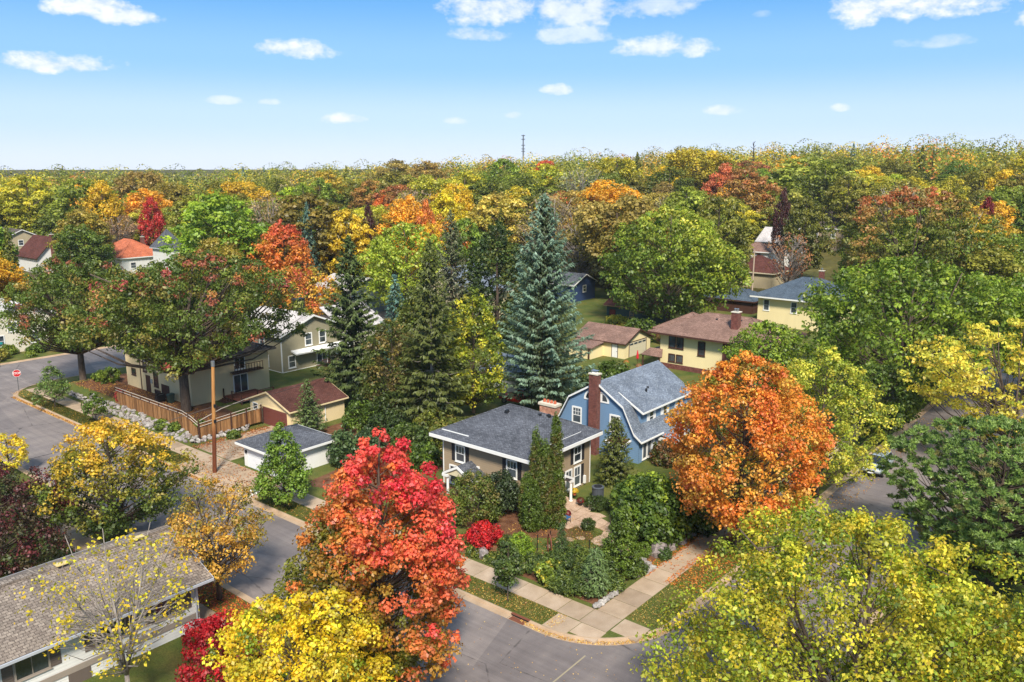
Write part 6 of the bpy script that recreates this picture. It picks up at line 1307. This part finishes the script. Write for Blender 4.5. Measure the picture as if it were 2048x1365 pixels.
for i in range(-14, 0):
    for j in range(6, 18):
        q = [jit(i, j), jit(i + 1, j), jit(i + 1, j + 1), jit(i, j + 1)]; cx, cy = sum(p[0] for p in q) / 4, sum(p[1] for p in q) / 4
        if inside((cx, cy), FP):
            q = [(cx + (x - cx) * .94, cy + (y - cy) * .94) for x, y in q]; z = gzf(cx, cy) + .035 + rs.uniform(0, .012); MB().hull8([(x, y, z - .12) for x, y in q], [(x, y, z) for x, y in q]).build('flagstone', M_PATIO, fl)
for (x, y) in ((-6.9, 6.6), (-7.1, 5.6), (-7.3, 4.7), (-6.4, 7.3)):
    a = rs.random() * 6; q = [(x + .42 * math.cos(a + k * 1.05) * rs.uniform(.8, 1.1), y + .34 * math.sin(a + k * 1.05)) for k in range(6)]; z = gzf(x, y) + .03; MB().slab([(p[0], p[1], z) for p in q], .1).build('flagstone', M_PATIO, fl)
# air conditioner
GREY = plain('ac_grey', (92, 96, 102), .45, .3); ac = thing('air_conditioner', (-9.6, 14.4, .57), 'grey air conditioner unit beside the brown house wall', 'air conditioner')
m = MB(); m.lathe([(.52, 0), (.52, .06), (.48, .06), (.48, 1.12), (.54, 1.15), (.54, 1.22), (.42, 1.24)], (-9.6, 14.4, .57), 20); m.build('casing', GREY, ac)
for k in range(24): a = 2 * math.pi * k / 24; MB().tube([(-9.6 + .495 * math.cos(a), 14.4 + .495 * math.sin(a), .66), (-9.6 + .495 * math.cos(a), 14.4 + .495 * math.sin(a), 1.66)], .016, 4).build('fin', plain('ac_fin', (70, 74, 80), .5, .3), ac)
MB().lathe([(.36, 0), (.36, .02)], (-9.6, 14.4, 1.815), 16).build('fan_grille', M_DARK, ac)
def pot(label, x, y, z, pr, pal, seed, mat, fr=.3, fh=.3):
    t = thing('flower_pot', (x, y, z), label, 'flower pot'); MB().lathe([(pr * .7, 0), (pr, pr * 1.3), (pr * 1.1, pr * 1.3), (pr * 1.1, pr * 1.5), (pr * .9, pr * 1.5)], (x, y, z), 12).build('pot', mat, t)
    r_ = np.random.default_rng(seed); n = 260; d = rand_dir(r_, n); d[:, 2] = np.abs(d[:, 2]); c_ = d * np.array([fr, fr, fh]) + np.array([0, 0, pr * 1.5]); v = leaf_quads(r_, c_, d, rand_dir(r_, n), .1, .08); o = bpy.data.objects.new('blooms', quad_mesh('blooms', v, pick(r_, n, pal), M_LEAF)); col.objects.link(o); o.parent = t
TERRA = plain('terracotta', (176, 92, 62), .8)
pot('hanging pot of yellow mums by the porch column', -11.2, 13.2, 1.0, .2, [(226, 190, 40), (206, 166, 40), (120, 130, 50)], 1, TERRA, .36, .3)
pot('pot of dark red mums on the porch step', -10.0, 12.4, .66, .22, [(120, 28, 34), (96, 24, 30), (80, 70, 40)], 2, M_DARK, .36, .34)
pot('pot of dark red mums behind the blue stool', -9.4, 9.7, .6, .2, [(120, 28, 34), (104, 24, 32)], 3, TERRA, .3, .34)
bs = thing('stool', (-8.9, 8.8, .6), 'small blue metal stool on the flagstone path', 'stool'); BLUE = plain('blue_paint', (46, 92, 132), .4)
MB().box(-9.2, -8.6, 8.5, 9.1, 1.08, 1.13).build('seat', BLUE, bs)
for sx in (-.26, .26):
    for sy in (-.26, .26): MB().tube([(-8.9 + sx * 1.1, 8.8 + sy * 1.1, .6), (-8.9 + sx * .9, 8.8 + sy * .9, 1.09)], .022, 6).build('leg', M_DARK, bs)
ar = thing('garden_ring', (-6.7, 3.7, .5), 'rusty ring trellis standing in the corner garden', 'trellis'); RUST = plain('rust', (112, 62, 40), .8)
MB().tube([(-6.7 + .55 * math.cos(2 * math.pi * k / 20) * .78, 3.7 - .55 * math.cos(2 * math.pi * k / 20) * .62, 1.25 + .85 * math.sin(2 * math.pi * k / 20)) for k in range(21)], .055, 6).build('ring', RUST, ar)
for s_ in (-1, 1): MB().tube([(-6.7 + s_ * .25, 3.7 - s_ * .2, .4), (-6.7 + s_ * .25, 3.7 - s_ * .2, .75)], .04, 6).build('foot', RUST, ar)
for k, (x, y) in enumerate([(-7.6, 3.4), (-7.3, 4.6), (-4.2, 5.2), (-2.6, 5.6)]):
    o = MB().tube([(x, y, gzf(x, y) - .1), (x, y, gzf(x, y) + 1.25), (x, y, gzf(x, y) + 1.3)], [.035, .035, .06], 6).build('iron_post', M_DARK); rebase(o); tag(o, 'thin black iron post with knob in the corner garden', 'post', 'iron posts in the corner garden')
# ------------------------------------------------------------------ street things
def polemat():
    t = NT('pole_wood'); g = t.n('ShaderNodeNewGeometry'); s = t.n('ShaderNodeSeparateXYZ'); t.l(g.outputs['Position'], s.inputs[0]); f = t.noise(t.pos((9, 9, .5)), 1.5, 5, .7)
    mr = t.n('ShaderNodeMapRange'); t.l(s.outputs[2], mr.inputs[0]); mr.inputs[1].default_value = 3.6; mr.inputs[2].default_value = 5.6
    c = t.mix(mr.outputs[0], t.ramp(f, [(.3, lin((84, 46, 30))), (.7, lin((120, 70, 46)))]), t.ramp(f, [(.3, lin((156, 104, 58))), (.7, lin((190, 140, 84)))])); return t.fin(c, .9, .15)
PW = polemat(); up = thing('utility_pole', (-41.9, -2.4, .14), 'tall bare brown wooden utility pole on the driveway apron', 'utility pole')
lx, ly = .62 * _r[0], .62 * _r[1]
MB().tube([(-41.9 + lx * k, -2.4 + ly * k, .1 + 10.6 * k) for k in np.linspace(0, 1, 6)], [.2, .19, .18, .17, .16, .15], 12).build('shaft', PW, up)
MB().tube([(-41.9 + lx, -2.4 + ly, 10.5), (-41.9 + lx, -2.4 + ly, 11.0)], .18, 10).build('cap', plain('galvanised', (170, 172, 174), .35, .8), up)
for z in (6.6, 5.1): MB().box(-41.9 + lx * z / 10.6 + .12, -41.9 + lx * z / 10.6 + .3, -2.5 + ly * z / 10.6, -2.3 + ly * z / 10.6, z, z + .3).build('bracket', M_DARK, up)
def cable(a, b, sag, label, rad=.025):
    a = Vector(a); b = Vector(b); pts = [a.lerp(b, k / 16) - Vector((0, 0, sag * 4 * (k / 16) * (1 - k / 16))) for k in range(17)]
    o = MB().tube(pts, rad, 5).build('cable', plain('cable_grey', (66, 62, 60), .6)); tag(o, label, 'cable')
cable((-41.5, -2.1, 6.7), (-52, -16.2, 2.6), .25, 'dark service cable slung across the street from the pole')
cable((-41.5, -2.1, 6.5), (-50.3, 17.3, 4.35), .3, 'dark service cable running from the pole over the brown-roofed garage')
ss = thing('stop_sign', (-87.8, -2.7, .13), 'red octagonal stop sign on a thin post at the corner', 'sign')
MB().tube([(-87.8, -2.7, 0), (-87.8, -2.7, 2.95)], .04, 6).build('post', plain('post_steel', (96, 98, 98), .5, .4), ss)
ndir = Vector((.94, -.34, 0)); sdir = Vector((.34, .94, 0)); cc = Vector((-87.75, -2.72, 2.55))
def octa(r_, o0, o1): 
    m = MB(); P = [cc + sdir * (r_ * math.cos(R(22.5 + 45 * k))) + Vector((0, 0, r_ * math.sin(R(22.5 + 45 * k)))) for k in range(8)]
    m.slab([p + ndir * o1 for p in P], o1 - o0, ndir); return m
pl_ = octa(.5, .03, .05).build('plate', plain('sign_white', (236, 236, 232), .4), ss); octa(.465, .05, .056).build('face', plain('sign_red', (196, 30, 38), .4), pl_)
def text_mesh(s, size, mat):
    cu = bpy.data.curves.new('lettering', 'FONT'); cu.body = s; cu.size = size; cu.align_x = 'CENTER'; cu.align_y = 'CENTER'; cu.extrude = .004; cu.offset = .008
    to = bpy.data.objects.new('lettering_src', cu); col.objects.link(to); bpy.context.view_layer.update(); me = bpy.data.meshes.new_from_object(to.evaluated_get(bpy.context.evaluated_depsgraph_get())); bpy.data.objects.remove(to); me.materials.clear(); me.materials.append(mat); return me
tm_ = text_mesh('STOP', .38, plain('sign_white', (236, 236, 232), .4)); lo = bpy.data.objects.new('lettering', tm_); col.objects.link(lo); lo.parent = pl_
lo.location = cc + ndir * .064 - Vector((-87.8, -2.7, .13)); lo.rotation_euler = (math.pi / 2, 0, math.atan2(sdir.y, sdir.x))
tn = thing('street_sign', (-104.9, 1.0, .13), 'teal street name blade on a pole at the far corner', 'sign'); MB().tube([(-104.9, 1.0, 0), (-104.9, 1.0, 3.6)], .04, 6).build('post', M_DARK, tn)
MB().box(-104.93, -104.87, .3, 1.7, 3.3, 3.6).build('blade', plain('teal', (30, 140, 140), .4), tn)
# cars: body lofted from cross-sections along its length
def car(label, loc, rz, paintm, L_=4.7, W_=1.85, Hh=1.68, suv=True):
    t = thing('car', loc, label, 'car'); t.rotation_euler = (0, 0, rz); ORIG[t.name] = (0, 0, 0); w2 = W_ / 2; hl = L_ / 2
    st = [(-hl, .62, .78), (-hl + .12, .5, .92), (-hl + .9, .4, 1.0), (-.75, .36, 1.06), (0, .35, 1.06), (hl - .9, .36, 1.04), (hl - .12, .45, 1.0), (hl, .55, .85)]
    m = MB(); idx = []
    for x, zb, zt in st:
        q = w2 * (1 if abs(x) < hl - .5 else .93 if abs(x) < hl - .05 else .86); idx.append(len(m.v)); m.v += [(x, -q * .93, zb), (x, -q, (zb + zt) / 2 - .05), (x, -q * .95, zt - .1), (x, -q * .8, zt), (x, q * .8, zt), (x, q * .95, zt - .1), (x, q, (zb + zt) / 2 - .05), (x, q * .93, zb)]
    for a, b in zip(idx, idx[1:]):
        for k in range(8): m.f.append((a + k, a + (k + 1) % 8, b + (k + 1) % 8, b + k))
    m.f.append(tuple(idx[0] + k for k in reversed(range(8)))); m.f.append(tuple(idx[-1] + k for k in range(8))); body = m.build('body', paintm, t, True)
    rear = hl - (.25 if suv else .95); cab = MB(); A = [(-.95, -w2 * .82, 1.03), (rear, -w2 * .84, 1.03), (rear, w2 * .84, 1.03), (-.95, w2 * .82, 1.03)]; B = [(-.2, -w2 * .66, Hh - .05), (rear - .4, -w2 * .68, Hh - .05), (rear - .4, w2 * .68, Hh - .05), (-.2, w2 * .66, Hh - .05)]
    cab.hull8(A, B); cab.build('windows', plain('car_glass', (24, 28, 32), .08, 0, .8), body)
    rm = MB(); rm.hull8([(-.25, -w2 * .68, Hh - .06), (rear - .35, -w2 * .7, Hh - .06), (rear - .35, w2 * .7, Hh - .06), (-.25, w2 * .68, Hh - .06)], [(-.1, -w2 * .58, Hh), (rear - .5, -w2 * .6, Hh), (rear - .5, w2 * .6, Hh), (-.1, w2 * .58, Hh)]); rm.build('roof', paintm, body)
    for s_ in (-1, 1):
        for (xa, xb) in ((-.93, -.22), (.55, .5), (rear - .02, rear - .42)): MB().tube([(xa, s_ * w2 * .835, 1.03), (xb, s_ * w2 * .685, Hh - .05)], .045, 5).build('pillar', paintm, body)
        MB().box(-.75, -.58, s_ * w2 + min(0, s_ * .18), s_ * w2 + max(0, s_ * .18), 1.05, 1.2).build('mirror', paintm, body)
        MB().box(-hl - .02, -hl + .1, s_ * w2 * .62 - .2, s_ * w2 * .62 + .2, .74, .88).build('headlight', plain('lamp_white', (226, 226, 220), .2), body)
        for x in (-hl + .92, hl - .95):
            wh = MB().tube([(x, s_ * (w2 - .2), .35), (x, s_ * (w2 + .01), .35)], .35, 18).build('wheel', plain('tyre', (22, 22, 23), .8), t); MB().tube([(x, s_ * (w2 - .02), .35), (x, s_ * (w2 + .02), .35)], .21, 12).build('rim', plain('alloy', (150, 152, 154), .3, .8), wh)
    MB().box(-hl - .015, -hl + .05, -w2 * .38, w2 * .38, .6, .76).build('grille', M_DARK, body); MB().box(-hl - .03, -hl + .02, -.26, .26, .48, .6).build('number_plate', plain('sign_white', (236, 236, 232), .4), body)
    return t
car('silver grey sport utility car parked at the side street kerb', (6.4, 38.5, 0), R(90), plain('silver_paint', (168, 178, 184), .25, .4))
car('red car parked behind the brown house', (-33.6, 33.0, .58), R(8), plain('red_paint', (176, 26, 34), .25, .1), suv=False, Hh=1.5)
car('white car parked beside the olive house', (-57.5, 38.5, .13), R(100), plain('white_paint', (220, 222, 224), .25))
# barbecues, bins, patio things
def grill(label, x, y, z):
    t = thing('barbecue', (x, y, z), label, 'barbecue'); MB().box(x - .3, x + .3, y - .5, y + .5, z + .1, z + .75).build('cabinet', M_DARK, t); m = MB()
    for k in range(7): a0_, a1_ = math.pi * k / 7, math.pi * (k + 1) / 7; m.hull8([(x - .3 * math.cos(a0_), y - .45, z + .76 + .3 * math.sin(a0_)), (x - .3 * math.cos(a1_), y - .45, z + .76 + .3 * math.sin(a1_)), (x, y - .45, z + .76), (x, y - .45, z + .76)], [(x - .3 * math.cos(a0_), y + .45, z + .76 + .3 * math.sin(a0_)), (x - .3 * math.cos(a1_), y + .45, z + .76 + .3 * math.sin(a1_)), (x, y + .45, z + .76), (x, y + .45, z + .76)])
    m.build('lid', M_DARK, t); MB().tube([(x + .33, y - .35, z + .95), (x + .33, y + .35, z + .95)], .02, 6).build('handle', plain('galvanised', (170, 172, 174), .35, .8), t)
    for s_ in (-1, 1): MB().tube([(x - .31, y + s_ * .4, z + .1), (x - .25, y + s_ * .4, z + .1)], .1, 10).build('wheel', plain('tyre', (22, 22, 23), .8), t)
grill('black barbecue on the landing by the olive house door', -65.3, 30.0 + .1, 1.1); grill('black covered barbecue in the cream house yard', -66.0, 5.0, 1.03)
def bin_(label, x, y, z, mat):
    t = thing('wheelie_bin', (x, y, z), label, 'bin'); MB().hull8([(x - .24, y - .26, z), (x + .24, y - .26, z), (x + .24, y + .26, z), (x - .24, y + .26, z)], [(x - .33, y - .36, z + 1.0), (x + .33, y - .36, z + 1.0), (x + .33, y + .36, z + 1.0), (x - .33, y + .36, z + 1.0)]).build('tub', mat, t); MB().hull8([(x - .36, y - .4, z + 1.0), (x + .36, y - .4, z + 1.0), (x + .36, y + .4, z + 1.0), (x - .36, y + .4, z + 1.0)], [(x - .3, y - .34, z + 1.1), (x + .3, y - .34, z + 1.1), (x + .3, y + .34, z + 1.14), (x - .3, y + .34, z + 1.14)]).build('lid', mat, t)
    for s_ in (-1, 1): MB().tube([(x - .36, y + s_ * .28, z + .12), (x - .3, y + s_ * .28, z + .12)], .12, 10).build('wheel', plain('tyre', (22, 22, 23), .8), t)
bin_('black wheelie bin standing in the alley', -52.1, 135.1, .2, plain('bin_black', (30, 32, 34), .5)); bin_('blue wheelie bin standing in the alley', -50.2, 136.2, .2, plain('bin_blue', (28, 60, 150), .5)); bin_('dark green wheelie bin in the cream house yard', -64.6, 5.6, 1.03, plain('bin_green', (52, 72, 64), .5))
struct(MB().poly([(-66, 122, .22), (-40, 122, .22), (-40, 141, .22), (-66, 141, .22)]).build('alley', M_CONC2))
p2 = thing('utility_pole', (-46.6, 130.2, .2), 'pale weathered utility pole standing in the alley', 'utility pole'); MB().tube([(-46.6, 130.2, 0), (-46.6, 130.2, 11)], [.19, .14], 10).build('shaft', paint('weathered_pole', (176, 158, 140), .15), p2); MB().box(-47.6, -45.6, 130.1, 130.3, 10.2, 10.34).build('crossarm', T_BROWN, p2)
um = thing('patio_umbrella', (-33.0, 59.6, .3), 'closed red patio umbrella by the yellow house', 'umbrella'); MB().tube([(-33, 59.6, .2), (-33, 59.6, 2.7)], .03, 6).build('pole', T_BROWN, um); MB().lathe([(.05, 0), (.2, .2), (.15, .8), (.06, 1.3), (.02, 1.4)], (-33, 59.6, 1.3), 10).build('canopy', paint('umbrella_red', (196, 40, 52), .1), um)
for k, (x, y) in enumerate([(-34.6, 59.2), (-32.0, 58.4), (-33.8, 58.0)]): pot(['pot of orange flowers on the patio by the red umbrella', 'pot of pink flowers on the patio by the red umbrella', 'low pot of green leaves on the patio by the red umbrella'][k], x, y, .2, .3, [[(206, 120, 60), (120, 130, 60)], [(200, 90, 110), (110, 130, 60)], [(90, 130, 60), (110, 150, 70)]][k], 30 + k, TERRA, .45, .4)
jk = thing('board_pile', (-33.9, -2.9, .14), 'pile of discarded white boards by the driveway', 'boards')
for k in range(6): x, y = -34.2 + rs.uniform(-.4, .6), -2.9 + rs.uniform(-.3, .3); o = MB().box(-.6, .6, -.1, .1, 0, .05).build('board', M_WHITE, jk); o.location = (x + 33.9, y + 2.9, .02 + k * .06); o.data.transform(__import__('mathutils').Matrix.Translation((-33.9, -2.9, .14))); o.rotation_euler = (rs.uniform(-.1, .1), rs.uniform(-.1, .1), rs.uniform(0, 3))
ma = thing('radio_mast', (-425, 520, float(hill(-425, 520))), 'thin lattice radio mast rising above the far treetops', 'mast'); zb, zt = float(hill(-425, 520)), 55.5
for k in range(3): a = k * 2.094; MB().tube([(-425 + 1.1 * math.cos(a), 520 + 1.1 * math.sin(a), zb), (-425 + .3 * math.cos(a), 520 + .3 * math.sin(a), zt)], .2, 5).build('leg', plain('mast_grey', (96, 98, 104), .6), ma)
for z in (zt - 1, zt - 4, zt - 9, zt - 12, zt - 14): MB().box(-426.6, -423.4, 519.4, 520.6, z, z + .6).build('antenna', plain('mast_grey', (96, 98, 104), .6), ma)
x, y = -121., 296.; g = gzf(x, y); dt = thing('dead_tree', (x, y, g), 'dark dead snag sticking out of the far treetops', 'tree'); m = MB(); m.tube([(0, 0, 0), (.3, 0, 14), (0, .2, 38.9 - g)], [.5, .35, .1], 6)
for k in range(14): z = 38.9 - g - .6 - k * .55; a = k * 2.4; ln = .8 + k * .12; m.tube([(0, 0, z), (ln * math.cos(a), ln * math.sin(a), z + .9)], [.14, .06], 4)
o = bpy.data.objects.new('trunk', m.mesh('trunk', plain('dead_wood', (48, 42, 40), .9))); col.objects.link(o); o.parent = dt
# ------------------------------------------------------------------ fallen leaves and grass
def litter(name, label, n, sampler, pal, seed, size=.1, weights=None, zf=None):
    r_ = np.random.default_rng(seed); xy = sampler(r_, n); n = len(xy); z = (np.array([gzf(a, b) for a, b in xy]) + .03) if zf is None else np.full(n, zf)
    c_ = np.column_stack([xy, z + r_.random(n) * .025]); nr = r_.normal(size=(n, 3)) * .28 + np.array([0, 0, 1.]); s = size * r_.uniform(.7, 1.4, n)
    v = leaf_quads(r_, c_, nr, rand_dir(r_, n), s, s * .75, .12); o = bpy.data.objects.new(name, quad_mesh(name, v, pick(r_, n, pal, weights) * (1 + r_.normal(size=(n, 1)) * .15), M_LEAF)); col.objects.link(o); tag(o, label, 'leaves', kind='stuff')
def U(x0, x1, y0, y1, fy=1.0): return lambda r_, n: np.column_stack([r_.uniform(x0, x1, n), y0 + (y1 - y0) * r_.random(n) ** fy])
TAN = [(216, 178, 96), (202, 150, 74), (178, 120, 62), (150, 96, 58)]; YL = [(226, 198, 124), (214, 176, 96), (196, 150, 84), (170, 124, 76)]
litter('fallen_leaves', 'tan leaves scattered over the grass strip along the street', 4600, U(-88, -4, -3.75, -1.9), TAN, 1, .1)
litter('fallen_leaves', 'rust leaves gathered in the gutter by the grass strip', 2600, U(-86, -40, -4.35, -3.95), TAN, 2, .13, zf=.03)
litter('fallen_leaves', 'yellow leaves gathered in the corner gutter', 800, lambda r_, n: (lambda a, q: np.column_stack([-1.5 + q * np.cos(a), 2.1 + q * np.sin(a)]))(np.radians(r_.uniform(255, 360, n)), 6.1 + .35 * r_.random(n)), YL, 3, .085, zf=.03)
litter('fallen_leaves', 'yellow leaves thick on the corner grass', 2100, lambda r_, n: np.concatenate([U(-7, -.8, -3.6, -1.9)(r_, n // 3), U(2.0, 4.3, .4, 14)(r_, n - n // 3)]), YL, 4, .075)
litter('fallen_leaves', 'orange leaves lying under the orange maple', 5200, lambda r_, n: np.concatenate([U(2.0, 4.3, 6, 26)(r_, n // 2), U(-.6, .25, 6, 24)(r_, n // 4), U(1.5, 2.0, 6, 24)(r_, n // 8), U(0, 2, 8, 26)(r_, n // 12)]), [(206, 120, 56), (190, 104, 50), (214, 150, 70), (150, 84, 48)], 5, .12)
litter('fallen_leaves', 'pale leaf specks strewn over the street corner', 420, U(-8, 12, -13, 2), YL, 6, .08, zf=.012)
litter('fallen_leaves', 'leaf specks strewn along the side street edge', 1500, U(5, 7.2, 3, 60), TAN, 7, .12, zf=.014)
litter('fallen_leaves', 'brown leaves over the driveways by the pole', 2600, lambda r_, n: np.concatenate([U(-52, -44, .2, 9, 1.0)(r_, n // 2), U(-50.6, -49.4, 0, 9)(r_, n // 4), U(-46, -34, -3.7, .2)(r_, n // 4)]), [(160, 96, 60), (136, 80, 52), (190, 130, 80)], 8, .13, zf=.18)
litter('fallen_leaves', 'red and rust leaves under the golden street tree', 2600, U(-26, -14, -16.1, -14.1), [(190, 92, 56), (170, 70, 48), (206, 140, 60)], 9, .12)
litter('fallen_leaves', 'leaves scattered over the cream house yard', 2200, U(-84, -52, 1.8, 6.2), TAN, 10, .13)
litter('fallen_leaves', 'leaves scattered over the corner garden', 1500, U(-12, -.5, 2, 10), TAN, 11, .1)
def blades(name, label, n, sampler, seed, h=.09):
    r_ = np.random.default_rng(seed); xy = sampler(r_, n); n = len(xy); z = np.array(gz(xy[:, 0], xy[:, 1])) + h * .4; c_ = np.column_stack([xy, z]); d = r_.normal(size=(n, 3)) * .4 + np.array([0, 0, 1.])
    v = leaf_quads(r_, c_, rand_dir(r_, n) * np.array([1, 1, .3]), d, h * r_.uniform(.7, 1.5, n), .03, .1); o = bpy.data.objects.new(name, quad_mesh(name, v, pick(r_, n, [(80, 96, 38), (96, 108, 46), (118, 114, 58), (66, 84, 34)]) * (1 + r_.normal(size=(n, 1)) * .2), M_LEAF)); col.objects.link(o); tag(o, label, 'grass', kind='stuff')
blades('grass', 'short green grass of the strip between sidewalk and street', 32000, lambda r_, n: np.concatenate([U(-33, -1.7, -3.7, -1.9)(r_, n // 2), U(2.0, 4.3, .5, 30)(r_, n // 4), U(-8, -2.8, 4.2, 9)(r_, n // 4)]), 20)
blades('grass', 'thin leaf strewn grass of the strip by the stop sign', 16000, U(-84, -47, -3.7, -1.9), 21, .12)
blades('grass', 'thin leaf strewn grass of the strip by the stop sign', 16000, U(-84, -47, -3.7, -1.9), 21, .12)
hz = MB().box(-900, 420, -300, 900, -1.0, 60).build('haze', None)
hm = bpy.data.materials.new('haze'); hm.use_nodes = True; hm.node_tree.nodes.clear()
ho = hm.node_tree.nodes.new('ShaderNodeOutputMaterial'); hv = hm.node_tree.nodes.new('ShaderNodeVolumePrincipled'); hv.inputs['Density'].default_value = .00009; hv.inputs['Color'].default_value = (.8, .87, .95, 1)
hm.node_tree.links.new(hv.outputs[0], ho.inputs['Volume']); hz.data.materials.append(hm); hz['kind'] = 'stuff'; hz['label'] = 'thin pale haze over the distant wood'; hz['category'] = 'haze'
